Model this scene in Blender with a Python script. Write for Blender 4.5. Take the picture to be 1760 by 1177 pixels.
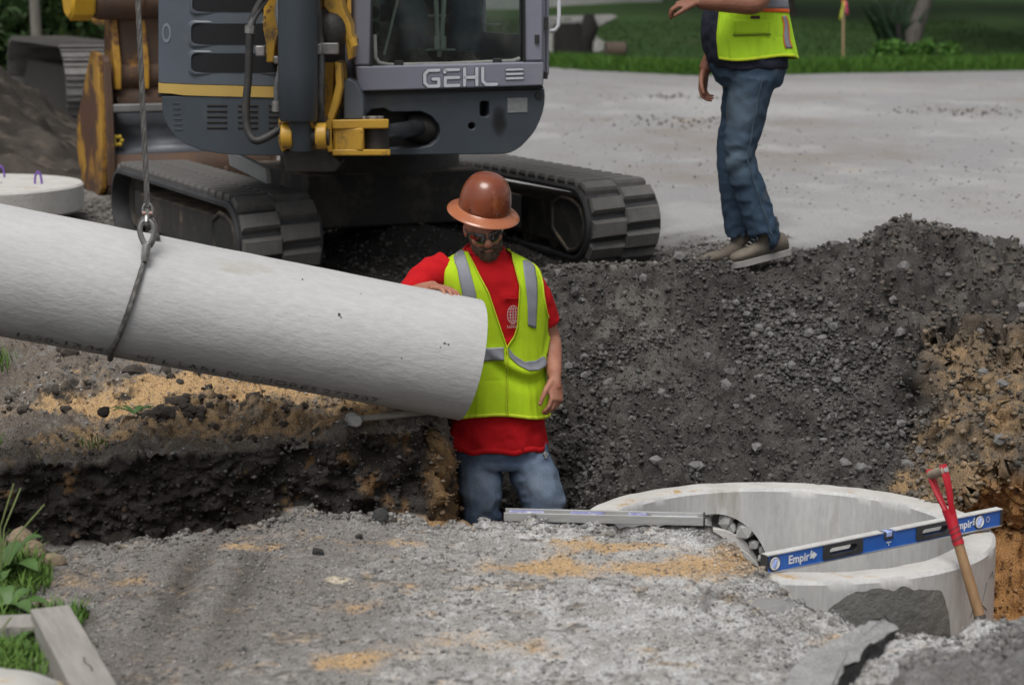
import bpy, bmesh, math, random
import numpy as np
from mathutils import Vector, Matrix, Quaternion

for o in list(bpy.data.objects):
    bpy.data.objects.remove(o)
S = bpy.context.scene
COL = S.collection
R = math.radians
PI = math.pi
rnd = random.Random(11)

# ------------------------------------------------------------------ camera
CAMZ = 1.93
PITCH = R(9.89)
FPX = 3422.0            # focal length in pixels of the 1760 px wide photograph
cd = bpy.data.cameras.new('camera')
cd.lens = 70.0
cd.sensor_width = 36.0
cd.clip_end = 600
cd.clip_start = 0.05
cd.dof.use_dof = True
cd.dof.focus_distance = 7.9
cd.dof.aperture_fstop = 3.2
cam = bpy.data.objects.new('camera', cd)
COL.objects.link(cam)
cam.location = (0, 0, CAMZ)
cam.rotation_euler = (PI / 2 - PITCH, 0, 0)
S.camera = cam

# ------------------------------------------------------------------ light
SUN_EL, SUN_AZ = R(62), R(200)
w = bpy.data.worlds.new('World')
S.world = w
w.use_nodes = True
nt = w.node_tree
for n in list(nt.nodes):
    nt.nodes.remove(n)
sky = nt.nodes.new('ShaderNodeTexSky')
sky.sky_type = 'NISHITA'
sky.sun_disc = False
sky.sun_elevation = SUN_EL
sky.sun_rotation = SUN_AZ
sky.air_density = 1.0
sky.dust_density = 4.0
hs = nt.nodes.new('ShaderNodeHueSaturation')
hs.inputs['Saturation'].default_value = 0.22      # overcast: nearly white sky
bg = nt.nodes.new('ShaderNodeBackground')
bg.inputs['Strength'].default_value = 0.088
wo = nt.nodes.new('ShaderNodeOutputWorld')
nt.links.new(sky.outputs[0], hs.inputs['Color'])
nt.links.new(hs.outputs[0], bg.inputs['Color'])
nt.links.new(bg.outputs[0], wo.inputs['Surface'])
sd = bpy.data.lights.new('sun', 'SUN')
sd.energy = 1.5
sd.angle = R(32)
sd.color = (1.0, 0.97, 0.92)
sun = bpy.data.objects.new('sun', sd)
COL.objects.link(sun)
# light travels from the sun: azimuth measured like the sky texture (rotation about z from +Y)
sdir = Vector((math.sin(SUN_AZ) * math.cos(SUN_EL), math.cos(SUN_AZ) * math.cos(SUN_EL), math.sin(SUN_EL)))
sun.rotation_euler = sdir.to_track_quat('Z', 'Y').to_euler()
S.view_settings.view_transform = 'Standard'
S.view_settings.look = 'None'
S.view_settings.gamma = 1.0
S.view_settings.use_curve_mapping = False
S.view_settings.exposure = 0.42

# ------------------------------------------------------------------ helpers
CP, SP = math.cos(PITCH), math.sin(PITCH)

def at(px, py, Y):
    """world point seen at photo pixel (px,py) at the distance Y from the camera"""
    u = (px - 880.0) / FPX
    v = (588.5 - py) / FPX
    d = Vector((u, CP + v * SP, -SP + v * CP))
    return Vector((0, 0, CAMZ)) + d * (Y / d.y)

def atz(px, py, z):
    u = (px - 880.0) / FPX
    v = (588.5 - py) / FPX
    d = Vector((u, CP + v * SP, -SP + v * CP))
    return Vector((0, 0, CAMZ)) + d * ((z - CAMZ) / d.z)

ROOTM = {}

def tag(o, label=None, cat=None, group=None, kind=None):
    if label: o['label'] = label
    if cat: o['category'] = cat
    if group: o['group'] = group
    if kind: o['kind'] = kind
    return o

def empty(name, loc, label=None, cat=None, group=None, rotz=0.0, mat4=None, kind=None):
    o = bpy.data.objects.new(name, None)
    o.empty_display_size = 0.2
    COL.objects.link(o)
    m = mat4 if mat4 is not None else Matrix.Translation(Vector(loc)) @ Matrix.Rotation(rotz, 4, 'Z')
    o.matrix_basis = m
    ROOTM[o.name] = m.copy()
    tag(o, label, cat, group, kind)
    return o

def rootm(o):
    m = ROOTM.get(o.name)
    if m is None:
        m = o.matrix_basis.copy()
    if o.parent is not None:
        m = rootm(o.parent) @ o.matrix_basis
    return m

class MB:
    """collects polygons; build() links them as ONE mesh object"""
    def __init__(s):
        s.v = []; s.f = []
    def add(s, vs, fs):
        k = len(s.v)
        s.v += [tuple(p) for p in vs]
        s.f += [tuple(i + k for i in f) for f in fs]
        return s
    def box(s, c, size, m=None):
        hx, hy, hz = size[0] / 2, size[1] / 2, size[2] / 2
        c = Vector(c)
        vs = [Vector((x, y, z)) for x in (-hx, hx) for y in (-hy, hy) for z in (-hz, hz)]
        if m is not None:
            vs = [m @ p for p in vs]
        vs = [c + p for p in vs]
        return s.add(vs, [(0, 1, 3, 2), (4, 6, 7, 5), (0, 4, 5, 1), (2, 3, 7, 6), (0, 2, 6, 4), (1, 5, 7, 3)])
    def bar(s, p0, p1, wx, wy, up=(0, 0, 1)):
        p0, p1 = Vector(p0), Vector(p1)
        d = (p1 - p0)
        z = d.normalized()
        up = Vector(up)
        if abs(z.dot(up)) > 0.98: up = Vector((0, 1, 0))
        x = up.cross(z).normalized(); y = z.cross(x)
        vs = []
        for p in (p0, p1):
            for a, b in ((-1, -1), (1, -1), (1, 1), (-1, 1)):
                vs.append(p + x * (a * wx / 2) + y * (b * wy / 2))
        return s.add(vs, [(3, 2, 1, 0), (4, 5, 6, 7), (0, 1, 5, 4), (1, 2, 6, 5), (2, 3, 7, 6), (3, 0, 4, 7)])
    def ring_loft(s, rings, cap=True, closed=False):
        n = len(rings[0]); k = len(s.v)
        for r in rings: s.v += [tuple(p) for p in r]
        m = len(rings)
        for i in range(m if closed else m - 1):
            a = k + i * n; b = k + ((i + 1) % m) * n
            for j in range(n):
                j2 = (j + 1) % n
                s.f.append((a + j, a + j2, b + j2, b + j))
        if cap and not closed:
            s.f.append(tuple(k + j for j in reversed(range(n))))
            s.f.append(tuple(k + (m - 1) * n + j for j in range(n)))
        return s
    def tube(s, pts, r, n=10, cap=True, closed=False, flat=1.0, up=None):
        pts = [Vector(p) for p in pts]; m = len(pts)
        rs = list(r) if hasattr(r, '__len__') else [r] * m
        rings = []; ref = None
        for i in range(m):
            if closed:
                t = pts[(i + 1) % m] - pts[(i - 1) % m]
            else:
                t = pts[min(i + 1, m - 1)] - pts[max(i - 1, 0)]
            t.normalize()
            if ref is None:
                ref = Vector(up) if up is not None else Vector((0, 0, 1))
                if abs(t.dot(ref)) > 0.95: ref = Vector((0, 1, 0)) if abs(t.y) < 0.9 else Vector((1, 0, 0))
            x = (ref - t * ref.dot(t)).normalized(); y = t.cross(x); ref = x
            rr = rs[i]
            ra, rb = rr if hasattr(rr, '__len__') else (rr, rr * flat)
            rings.append([pts[i] + x * (ra * math.cos(2 * PI * j / n)) + y * (rb * math.sin(2 * PI * j / n)) for j in range(n)])
        return s.ring_loft(rings, cap, closed)
    def cyl(s, p0, p1, r0, r1=None, n=20):
        return s.tube([p0, p1], [r0, r0 if r1 is None else r1], n)
    def capsule(s, p0, p1, r0, r1, n=12, k=4):
        p0, p1 = Vector(p0), Vector(p1); d = (p1 - p0).normalized()
        pts = []; rs = []
        for i in range(k):
            a = PI / 2 * (1 - i / k)
            pts.append(p0 - d * r0 * math.sin(a)); rs.append(max(r0 * math.cos(a), r0 * 0.08))
        pts.append(p0); rs.append(r0); pts.append(p1); rs.append(r1)
        for i in range(1, k + 1):
            a = PI / 2 * i / k
            pts.append(p1 + d * r1 * math.sin(a)); rs.append(max(r1 * math.cos(a), r1 * 0.08))
        return s.tube(pts, rs, n)
    def ball(s, c, r, nu=16, nv=10, m=None):
        c = Vector(c)
        if not hasattr(r, '__len__'): r = (r, r, r)
        rings = []
        for i in range(nv + 1):
            a = -PI / 2 + PI * i / nv
            ca = max(math.cos(a), 0.02)
            ring = []
            for j in range(nu):
                b = 2 * PI * j / nu
                p = Vector((r[0] * ca * math.cos(b), r[1] * ca * math.sin(b), r[2] * math.sin(a)))
                if m is not None: p = m @ p
                ring.append(c + p)
            rings.append(ring)
        return s.ring_loft(rings)
    def prism(s, outline, origin, ax, ay, an, depth):
        """outline 2D polygon in axes ax, ay at origin, extruded by depth along an"""
        o = Vector(origin); ax, ay, an = Vector(ax), Vector(ay), Vector(an)
        a = [o + ax * p[0] + ay * p[1] for p in outline]
        b = [p + an * depth for p in a]
        n = len(a)
        fs = [tuple(range(n)), tuple(reversed(range(n, 2 * n)))]
        fs += [(i, i + n, (i + 1) % n + n, (i + 1) % n) for i in range(n)]
        return s.add(a + b, fs)
    def lathe(s, prof, origin, axis=(0, 0, 1), n=32, ref=None, closed=True):
        """prof: list of (r, h) ; closed profile ring swept round the axis"""
        o = Vector(origin); z = Vector(axis).normalized()
        x = Vector(ref) if ref is not None else (Vector((1, 0, 0)) if abs(z.x) < 0.9 else Vector((0, 1, 0)))
        x = (x - z * x.dot(z)).normalized(); y = z.cross(x)
        k = len(s.v); m = len(prof)
        for j in range(n):
            c, sn = math.cos(2 * PI * j / n), math.sin(2 * PI * j / n)
            for r, h in prof:
                s.v.append(tuple(o + (x * c + y * sn) * r + z * h))
        for j in range(n):
            j2 = (j + 1) % n
            for i in range(m if closed else m - 1):
                i2 = (i + 1) % m
                s.f.append((k + j * m + i, k + j2 * m + i, k + j2 * m + i2, k + j * m + i2))
        return s
    def grid(s, P, wrap=False):
        """P[i][j] grid of points"""
        k = len(s.v); m = len(P); n = len(P[0])
        for r in P: s.v += [tuple(p) for p in r]
        for i in range(m - 1):
            for j in range(n if wrap else n - 1):
                j2 = (j + 1) % n
                s.f.append((k + i * n + j, k + i * n + j2, k + (i + 1) * n + j2, k + (i + 1) * n + j))
        return s
    def mesh(s, name, M=None):
        me = bpy.data.meshes.new(name)
        vs = s.v
        if M is not None:
            vs = [M @ Vector(p) for p in vs]
        me.from_pydata([tuple(p) for p in vs], [], s.f)
        me.validate()
        return me
    def build(s, name, mat=None, parent=None, smooth=35, bevel=0.0, local=False, solid=0.0, normals=True, seg=2):
        M = None
        if parent is not None and not local:
            M = rootm(parent).inverted()
        me = s.mesh(name, M)
        if normals:
            b = bmesh.new(); b.from_mesh(me)
            bmesh.ops.recalc_face_normals(b, faces=b.faces)
            b.to_mesh(me); b.free()
        return link(name, me, mat, parent, smooth, bevel, solid, seg)

def link(name, me, mat=None, parent=None, smooth=35, bevel=0.0, solid=0.0, seg=2):
    if smooth:
        me.polygons.foreach_set('use_smooth', [True] * len(me.polygons))
        if smooth < 180:
            try: me.set_sharp_from_angle(angle=R(smooth))
            except Exception: pass
    if mat is not None: me.materials.append(mat)
    o = bpy.data.objects.new(name, me)
    COL.objects.link(o)
    if parent is not None: o.parent = parent
    if solid:
        md = o.modifiers.new('thickness', 'SOLIDIFY'); md.thickness = solid; md.offset = 0
    if bevel:
        md = o.modifiers.new('edges', 'BEVEL'); md.width = bevel; md.segments = seg
        md.limit_method = 'ANGLE'; md.angle_limit = R(40)
    return o

def dup(o, parent=None):
    c = o.copy(); COL.objects.link(c)
    if parent is not None: c.parent = parent
    return c

def copy_tree(o, parent=None):
    c = dup(o, parent)
    for ch in [q for q in bpy.data.objects if q.parent == o]:
        copy_tree(ch, c)
    return c

def fuse(mb, voxel, smooth=4, fac=0.5):
    """union of overlapping closed shapes -> one continuous skin"""
    me = mb.mesh('fuse_tmp')
    b = bmesh.new(); b.from_mesh(me)
    bmesh.ops.recalc_face_normals(b, faces=b.faces)
    b.to_mesh(me); b.free()
    o = bpy.data.objects.new('fuse_tmp', me); COL.objects.link(o)
    md = o.modifiers.new('r', 'REMESH'); md.mode = 'VOXEL'; md.voxel_size = voxel
    if smooth:
        sm = o.modifiers.new('s', 'SMOOTH'); sm.iterations = smooth; sm.factor = fac
    dg = bpy.context.evaluated_depsgraph_get()
    out = bpy.data.meshes.new_from_object(o.evaluated_get(dg), depsgraph=dg)
    bpy.data.objects.remove(o); bpy.data.meshes.remove(me)
    out.materials.clear()
    return out

def mverts(me):
    a = np.empty(len(me.vertices) * 3, dtype=np.float32)
    me.vertices.foreach_get('co', a)
    return a.reshape(-1, 3).astype(np.float64)

def mnormals(me):
    a = np.empty(len(me.vertices) * 3, dtype=np.float32)
    me.vertices.foreach_get('normal', a)
    return a.reshape(-1, 3).astype(np.float64)

def set_verts(me, a):
    me.vertices.foreach_set('co', a.astype(np.float32).ravel()); me.update()

# numpy noise -------------------------------------------------------
def _h(ix, iy, iz, seed):
    h = (ix * 374761393 + iy * 668265263 + iz * 2147483647 + seed * 1274126177) & 0xFFFFFFFF
    h = ((h ^ (h >> 13)) * 1274126177) & 0xFFFFFFFF
    h = ((h ^ (h >> 16)) * 2246822519) & 0xFFFFFFFF
    h = h ^ (h >> 15)
    return (h & 0xFFFF) / 32767.5 - 1.0

def vn(p, seed=0):
    p = np.asarray(p, dtype=np.float64)
    i = np.floor(p).astype(np.int64); f = p - i
    u = f * f * f * (f * (f * 6 - 15) + 10)
    out = 0
    for dx in (0, 1):
        wx = u[:, 0] if dx else 1 - u[:, 0]
        for dy in (0, 1):
            wy = u[:, 1] if dy else 1 - u[:, 1]
            for dz in (0, 1):
                wz = u[:, 2] if dz else 1 - u[:, 2]
                out = out + wx * wy * wz * _h(i[:, 0] + dx, i[:, 1] + dy, i[:, 2] + dz, seed)
    return out

def fbm(p, freq, octv=4, seed=0, gain=0.5):
    p = np.asarray(p, dtype=np.float64)
    out = np.zeros(len(p)); a = 1.0; t = 0
    for k in range(octv):
        out += a * vn(p * freq + 17.3 * k, seed + k * 7); t += a
        a *= gain; freq *= 2.03
    return out / t

def sstep(a, b, x):
    t = np.clip((x - a) / (b - a), 0, 1)
    return t * t * (3 - 2 * t)

def color_attr(me, cols, name='Col'):
    at_ = me.color_attributes.new(name, 'FLOAT_COLOR', 'POINT')
    c = np.ones((len(me.vertices), 4), dtype=np.float32)
    c[:, :3] = cols
    at_.data.foreach_set('color', c.ravel())

# ------------------------------------------------------------------ materials
MATS = {}

def pmat(name, col, col2=None, scale=6.0, rough=0.6, metal=0.0, bump=0.0, bscale=80.0, wear=None, coat=0.0,
         spec=0.5, stretch=None, attr=None, speck=None, rvar=0.0, bdist=0.01, detail=6.0, dirt=None):
    m = bpy.data.materials.new(name); m.use_nodes = True
    t = m.node_tree; N = t.nodes; L = t.links
    b = N['Principled BSDF']
    tc = N.new('ShaderNodeTexCoord')
    vec = tc.outputs['Object']
    if stretch:
        mp = N.new('ShaderNodeMapping'); mp.inputs['Scale'].default_value = stretch
        L.new(vec, mp.inputs['Vector']); vec = mp.outputs['Vector']
    def noise(sc, det=detail, rg=0.6):
        n = N.new('ShaderNodeTexNoise'); n.inputs['Scale'].default_value = sc
        n.inputs['Detail'].default_value = det; n.inputs['Roughness'].default_value = rg
        L.new(vec, n.inputs['Vector']); return n.outputs['Fac']
    def ramp(src, lo, hi, c0=(0, 0, 0, 1), c1=(1, 1, 1, 1)):
        r = N.new('ShaderNodeValToRGB'); L.new(src, r.inputs['Fac'])
        r.color_ramp.elements[0].position = lo; r.color_ramp.elements[1].position = hi
        r.color_ramp.elements[0].color = c0; r.color_ramp.elements[1].color = c1
        return r.outputs['Color']
    def mix(fac, a, bb, typ='MIX'):
        x = N.new('ShaderNodeMix'); x.data_type = 'RGBA'; x.blend_type = typ
        if hasattr(fac, 'links') or hasattr(fac, 'is_linked'): L.new(fac, x.inputs[0])
        else: x.inputs[0].default_value = fac
        for sk, v in ((x.inputs[6], a), (x.inputs[7], bb)):
            if isinstance(v, tuple): sk.default_value = v + (1,) if len(v) == 3 else v
            else: L.new(v, sk)
        return x.outputs[2]
    if attr:
        an = N.new('ShaderNodeAttribute'); an.attribute_name = attr
        cur = an.outputs['Color']
    else:
        cur = tuple(col)
    if col2 is not None:
        f = ramp(noise(scale), 0.32, 0.68)
        cur = mix(f, cur, tuple(col2)) if not attr else mix(f, cur, mix(1.0, cur, tuple(col2), 'MULTIPLY'))
    if speck:     # (scale, dark multiplier, light multiplier)
        n = noise(speck[0], 3.0, 0.7)
        g = ramp(n, 0.30, 0.72, (speck[1],) * 3 + (1,), (speck[2],) * 3 + (1,))
        cur = mix(1.0, cur, g, 'MULTIPLY')
    for wr in ([wear] if wear and not isinstance(wear, list) else (wear or [])):
        # (colour, scale, threshold, softness)
        f = ramp(noise(wr[1], 8.0, 0.68), wr[2], min(wr[2] + wr[3], 1.0))
        cur = mix(f, cur, tuple(wr[0]))
    if dirt:      # dust settled on the upward faces: (colour, amount)
        ge = N.new('ShaderNodeNewGeometry'); sx = N.new('ShaderNodeSeparateXYZ')
        L.new(ge.outputs['Normal'], sx.inputs[0])
        up = ramp(sx.outputs['Z'], 0.35, 0.95)
        nn = ramp(noise(9.0), 0.35, 0.75)
        mu = N.new('ShaderNodeMath'); mu.operation = 'MULTIPLY'
        L.new(up, mu.inputs[0]); L.new(nn, mu.inputs[1])
        m2 = N.new('ShaderNodeMath'); m2.operation = 'MULTIPLY'; m2.inputs[1].default_value = dirt[1]
        L.new(mu.outputs[0], m2.inputs[0])
        cur = mix(m2.outputs[0], cur, tuple(dirt[0]))
    if isinstance(cur, tuple): b.inputs['Base Color'].default_value = cur + (1,)
    else: L.new(cur, b.inputs['Base Color'])
    b.inputs['Roughness'].default_value = rough
    if rvar:
        mr = N.new('ShaderNodeMapRange'); L.new(noise(scale * 2.3), mr.inputs['Value'])
        mr.inputs['From Min'].default_value = 0.3; mr.inputs['From Max'].default_value = 0.7
        mr.inputs['To Min'].default_value = max(rough - rvar, 0.05); mr.inputs['To Max'].default_value = min(rough + rvar, 1)
        L.new(mr.outputs[0], b.inputs['Roughness'])
    b.inputs['Metallic'].default_value = metal
    b.inputs['Specular IOR Level'].default_value = spec
    b.inputs['Coat Weight'].default_value = coat
    b.inputs['Coat Roughness'].default_value = 0.15
    if bump:
        bp = N.new('ShaderNodeBump'); bp.inputs['Strength'].default_value = bump; bp.inputs['Distance'].default_value = bdist
        n1 = noise(bscale, 8.0, 0.65)
        L.new(n1, bp.inputs['Height']); L.new(bp.outputs[0], b.inputs['Normal'])
    MATS[name] = m
    return m

def addmesh(name, V, F, mat, parent=None, smooth=35, cols=None, kind=None):
    me = bpy.data.meshes.new(name)
    V = np.asarray(V, dtype=np.float32); F = np.asarray(F, dtype=np.int32)
    k = F.shape[1]
    me.vertices.add(len(V)); me.vertices.foreach_set('co', V.ravel())
    me.loops.add(F.size); me.loops.foreach_set('vertex_index', F.ravel())
    me.polygons.add(len(F)); me.polygons.foreach_set('loop_start', np.arange(0, F.size, k, dtype=np.int32))
    me.update(calc_edges=True)
    if cols is not None: color_attr(me, cols)
    o = link(name, me, mat, parent, smooth)
    if kind: o['kind'] = kind
    return o

def text_mb(txt, size, f, spacing=1.0, depth=0.0, bold=0.0):
    """flat lettering; f maps (x, y) -> world point"""
    cu = bpy.data.curves.new('txt', 'FONT'); cu.body = txt; cu.size = size; cu.space_character = spacing
    cu.resolution_u = 2; cu.offset = bold
    o = bpy.data.objects.new('txt', cu); COL.objects.link(o)
    dg = bpy.context.evaluated_depsgraph_get()
    me = bpy.data.meshes.new_from_object(o.evaluated_get(dg), depsgraph=dg)
    bpy.data.objects.remove(o)
    b = bmesh.new(); b.from_mesh(me)
    bmesh.ops.triangulate(b, faces=b.faces)
    bmesh.ops.subdivide_edges(b, edges=[e for e in b.edges if e.calc_length() > size * 0.25], cuts=1)
    mb = MB()
    b.verts.ensure_lookup_table()
    mb.add([f(v.co.x, v.co.y) for v in b.verts], [tuple(v.index for v in fc.verts) for fc in b.faces])
    b.free(); bpy.data.meshes.remove(me)
    return mb

def strokes_mb(polys, th, f, n=6):
    """rounded flat strokes; polys in 2D, f maps (x, y, layer) -> world"""
    mb = MB()
    for pl in polys:
        for i in range(len(pl) - 1):
            a = Vector(pl[i]); b_ = Vector(pl[i + 1]); d = (b_ - a)
            if d.length < 1e-6: continue
            an = math.atan2(d.y, d.x); ring = []
            for k in range(n + 1):
                q = an + PI / 2 + PI * k / n
                ring.append((a.x + th / 2 * math.cos(q), a.y + th / 2 * math.sin(q)))
            for k in range(n + 1):
                q = an - PI / 2 + PI * k / n
                ring.append((b_.x + th / 2 * math.cos(q), b_.y + th / 2 * math.sin(q)))
            lo = [f(x, y, 0) for x, y in ring]; hi = [f(x, y, 1 + 0.08 * (i % 5)) for x, y in ring]
            m = len(ring)
            mb.add(lo + hi, [tuple(range(m, 2 * m))] + [(j, (j + 1) % m, (j + 1) % m + m, j + m) for j in range(m)])
    return mb
# ------------------------------------------------------------------ the ground: road level, trench, pit, mound
ROADZ = 0.56
MHC = (1.0, 7.12); MHR = 0.765; MHI = 0.635          # manhole ring

gmat = pmat('soil', (0.2, 0.2, 0.2), attr='Col', speck=(170, 0.45, 1.75), rough=0.95, bump=0.9, bscale=140, bdist=0.012, spec=0.25)
rmat = pmat('road_dust', (0.3, 0.3, 0.3), attr='Col', speck=(60, 0.8, 1.2), rough=0.9, bump=0.4, bscale=60, bdist=0.01, spec=0.3)

NX = 580
xs = np.concatenate([np.linspace(-7.2, -3.25, 31)[:-1], np.linspace(-3.25, 3.25, 520), np.linspace(3.25, 7.2, 31)[1:]])
def ip(pts):
    a = np.array(pts, dtype=float)
    return np.interp(xs, a[:, 0], a[:, 1])
def n1(f, seed, amp):
    return amp * fbm(np.stack([xs, xs * 0, xs * 0 + seed], 1), f, 4, seed)
Yn = ip([(-3.25, 5.95), (-1.44, 6.10), (-1.0, 6.28), (-0.80, 6.42), (-0.72, 6.56), (-0.3, 6.50), (-0.08, 6.40), (0.3, 6.38), (0.64, 6.36), (0.70, 6.15),
         (0.76, 5.82), (0.86, 5.48), (1.0, 5.28), (1.4, 5.2), (2.0, 5.25), (3.25, 5.3)]) + n1(6, 3, 0.07) + n1(30, 4, 0.03)
ring = np.clip(MHR ** 2 - (xs - MHC[0]) ** 2, 0, None)
inr = (np.abs(xs - MHC[0]) < MHR)
far_ring = MHC[1] + np.sqrt(ring)
# left trench wall top and right slope
zl = ip([(-3.25, 0.0), (-1.9, 0.08), (-1.2, 0.14), (-0.7, 0.20), (-0.28, 0.25), (0, 0.25)]) + n1(9, 21, 0.03)
k = sstep(-0.30, -0.20, xs)                    # 0 = trench on the left, 1 = open pit
kr = sstep(0.08, 0.60, xs)                     # 1 = beside the manhole
kb = sstep(1.62, 1.82, xs)                     # 1 = sandy bank on the far right
nl = n1(5, 31, 0.05) + n1(22, 32, 0.03)
def mixp(a, b, t): return a * (1 - t) + b * t
def chain(l, p, m, b):
    return mixp(mixp(mixp(l, p, k), m, kr), b, kb)
one = np.ones(NX)
P3Y = chain(7.69 + nl, 8.20 * one, far_ring - 0.10, 7.16 + nl); P3Z = chain(-0.62 * one, -0.62 * one, -0.95 * one, -0.8 * one)
P4Y = chain(7.72 + nl, 8.34 * one, far_ring - 0.06, 7.62 + nl); P4Z = chain(-0.2 * one, -0.50 * one, -0.4 * one, -0.13 + 0.6 * nl)
P5Y = chain(7.70 + nl, 8.52 * one, far_ring + 0.015, 7.44 + 1.4 * nl); P5Z = chain(zl, -0.34 * one, -0.03 + n1(12, 33, 0.03), 0.05 + 0.7 * nl)
P6Y = chain(8.7 * one, 9.15 * one, 8.75 + 0 * one, 8.45 * one); P6Z = chain(zl + 0.17, 0.20 * one, 0.27 + n1(3, 35, 0.05), 0.42 + n1(3, 36, 0.05))
crest = ip([(-3.25, .46), (-0.9, .45), (-0.3, .50), (0.0, 0.58), (0.35, 0.605), (0.75, 0.62), (0.92, 0.625), (1.18, 0.60), (1.36, .615), (1.5, 0.70), (1.64, 0.70),
            (1.84, 0.79), (1.96, 0.85), (2.13, 0.81), (2.36, 0.74), (2.8, 0.62), (3.25, 0.56)]) + n1(7, 37, 0.03)
P7Y = chain(9.8 * one, 9.72 * one, 9.75 * one, 9.85 * one); P7Z = crest
P8Y = 10.6 + n1(2, 38, 0.4); P8Z = .445 + (ROADZ + .01 - .445) * sstep(0.7, 1.25, xs)
P9Y = 14.6 * one; P9Z = (ROADZ - 0.008) * one
P1Z = 0.2 + 0 * xs
PY = [4.2 * one, Yn, Yn + 0.05, P3Y - 0.05, P4Y * 0 + P3Y, P4Y, P5Y, P6Y, P7Y, P8Y, P9Y]
PZ = [P1Z, P1Z, -0.66 * one, -0.66 * one, P3Z, P4Z, P5Z, P6Z, P7Z, P8Z, P9Z]
fill = sstep(3.25, 5.0, np.abs(xs))            # the digging closes beyond the picture
for i_ in range(2, 7):
    t_ = (PY[i_] - Yn) / (P7Y - Yn)
    PZ[i_] = PZ[i_] * (1 - fill) + (0.2 + (crest - 0.2) * np.clip(t_, 0, 1)) * fill
rows = [230, 14, 8, 3, 40, 34, 100, 90, 60, 70]
GY, GZ, GS, GT = [], [], [], []
for i, n in enumerate(rows):
    for j in range(n + (1 if i == len(rows) - 1 else 0)):
        t = j / n
        if i == 6: t = t                      # slope above the wall
        GY.append(PY[i] * (1 - t) + PY[i + 1] * t)
        GZ.append(PZ[i] * (1 - t) + PZ[i + 1] * t)
        GS.append(np.full(NX, i)); GT.append(np.full(NX, t))
GY = np.array(GY); GZ = np.array(GZ); GS = np.array(GS); GT = np.array(GT)
NR = GY.shape[0]
GX = np.tile(xs, (NR, 1))
# smooth the corners of the profiles (not the asphalt edge)
for _ in range(5):
    z2 = GZ.copy(); y2 = GY.copy()
    z2[1:-1] = (GZ[:-2] + GZ[1:-1] * 2 + GZ[2:]) / 4; y2[1:-1] = (GY[:-2] + GY[1:-1] * 2 + GY[2:]) / 4
    m = GS >= 5
    m &= ~((GS <= 6) & inr[None, :] & (np.abs(GS - 5.5) < 1))
    m &= ~((GS <= 6) & (k < .5)[None, :])
    GZ = np.where(m, z2, GZ); GY = np.where(m, y2, GY)
P = np.stack([GX.ravel(), GY.ravel(), GZ.ravel()], 1)
seg = GS.ravel(); tt = GT.ravel()
X, Y, Z = P[:, 0].copy(), P[:, 1].copy(), P[:, 2].copy()

def gauss(cx, cy, rx, ry):
    return np.exp(-(((X - cx) / rx) ** 2 + ((Y - cy) / ry) ** 2))
near = seg == 0
Kc = np.interp(X, xs, k); KR = np.interp(X, xs, kr); KB = np.interp(X, xs, kb)
# spoil pile in the near right corner, wheel ruts, crumbling left verge
pile = sstep(0.0, 0.5, (X - 0.86) + (4.88 - Y) * 0.95 + 0.1 * fbm(P, 4, 3, 5)) * near
Z += 0.17 * pile * (0.7 + 0.5 * fbm(P, 5, 3, 6))
Z += (seg >= 8) * .20 * gauss(-.55, 11.4, .42, .9)
Z += near * (0.025 * fbm(P, 2.2, 3, 50))
Z -= near * 0.022 * gauss(-0.98, 5.75, 0.035, 0.55)
Z -= near * 0.016 * gauss(-0.80, 5.7, 0.035, 0.5)
# heap crumbs at the end of the sandy ledge, small ledges of the bank, tyre lug ridges of the crest
up = (seg >= 6)
Z += up * (1 - Kc) * 0.05 * fbm(P, 3.0, 4, 52)
for (cx, cy, r, h) in ((-1.24, 8.05, .16, .07), (-1.05, 8.02, .14, .05), (-1.42, 7.92, .18, .05), (-1.62, 8.5, .12, .04), (-1.9, 8.6, .2, .06), (-0.95, 7.98, .1, .04)):
    Z += up * (1 - Kc) * h * gauss(cx, cy, r, r * 0.7) * (1 + 0.8 * fbm(P, 14, 3, 53))
slope = up & (seg <= 7)
Z += slope * Kc * 0.055 * fbm(P, 2.6, 4, 54)
Z += slope * KB * (1 - sstep(8.6, 9.2, Y)) * (0.22 * (np.abs(fbm(P, 2.6, 4, 55)) - 0.2) + .05 * np.round(2.2 * fbm(P, 3.0, 2, 56)))
Z += slope * KR * 0.03 * gauss(2.2, 9.3, .35, .5) * np.sin((X * 0.6 + Y) * 34)
# a shallow tracked groove down the mound
gr = X - 0.55 - (9.4 - Y) * -0.28
Z -= slope * 0.05 * np.exp(-(gr / 0.05) ** 2) * sstep(8.4, 8.8, Y) * (1 - sstep(9.3, 9.5, Y))
ck = near * sstep(.15, .5, X) * np.exp(-(fbm(P, 2.0, 3, 57) / .016) ** 2) * (1 - pile)
Z -= .014 * ck
P = np.stack([X, Y, Z], 1)
# lumps: displace along rough normals
D = P.reshape(NR, NX, 3)
du = np.zeros_like(D); dv = np.zeros_like(D)
du[:, 1:-1] = D[:, 2:] - D[:, :-2]; du[:, 0] = D[:, 1] - D[:, 0]; du[:, -1] = D[:, -1] - D[:, -2]
dv[1:-1] = D[2:] - D[:-2]; dv[0] = D[1] - D[0]; dv[-1] = D[-1] - D[-2]
nrm = np.cross(du, dv).reshape(-1, 3)
nrm /= np.linalg.norm(nrm, axis=1)[:, None] + 1e-9
wall = ((seg >= 1) & (seg <= 5)).astype(float)
a_big = 0.006 + 0.045 * wall * (1 - KR * (1 - KB)) + 0.03 * (slope & (KB > 0.3)) + 0.012 * slope
a_mid = 0.004 + 0.016 * wall * (1 - KR * (1 - KB)) + 0.016 * slope * Kc + 0.005 * (up & (Kc < .5)) + 0.012 * pile
a_fin = 0.0035 + 0.012 * wall + 0.009 * slope + 0.004 * up
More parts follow.
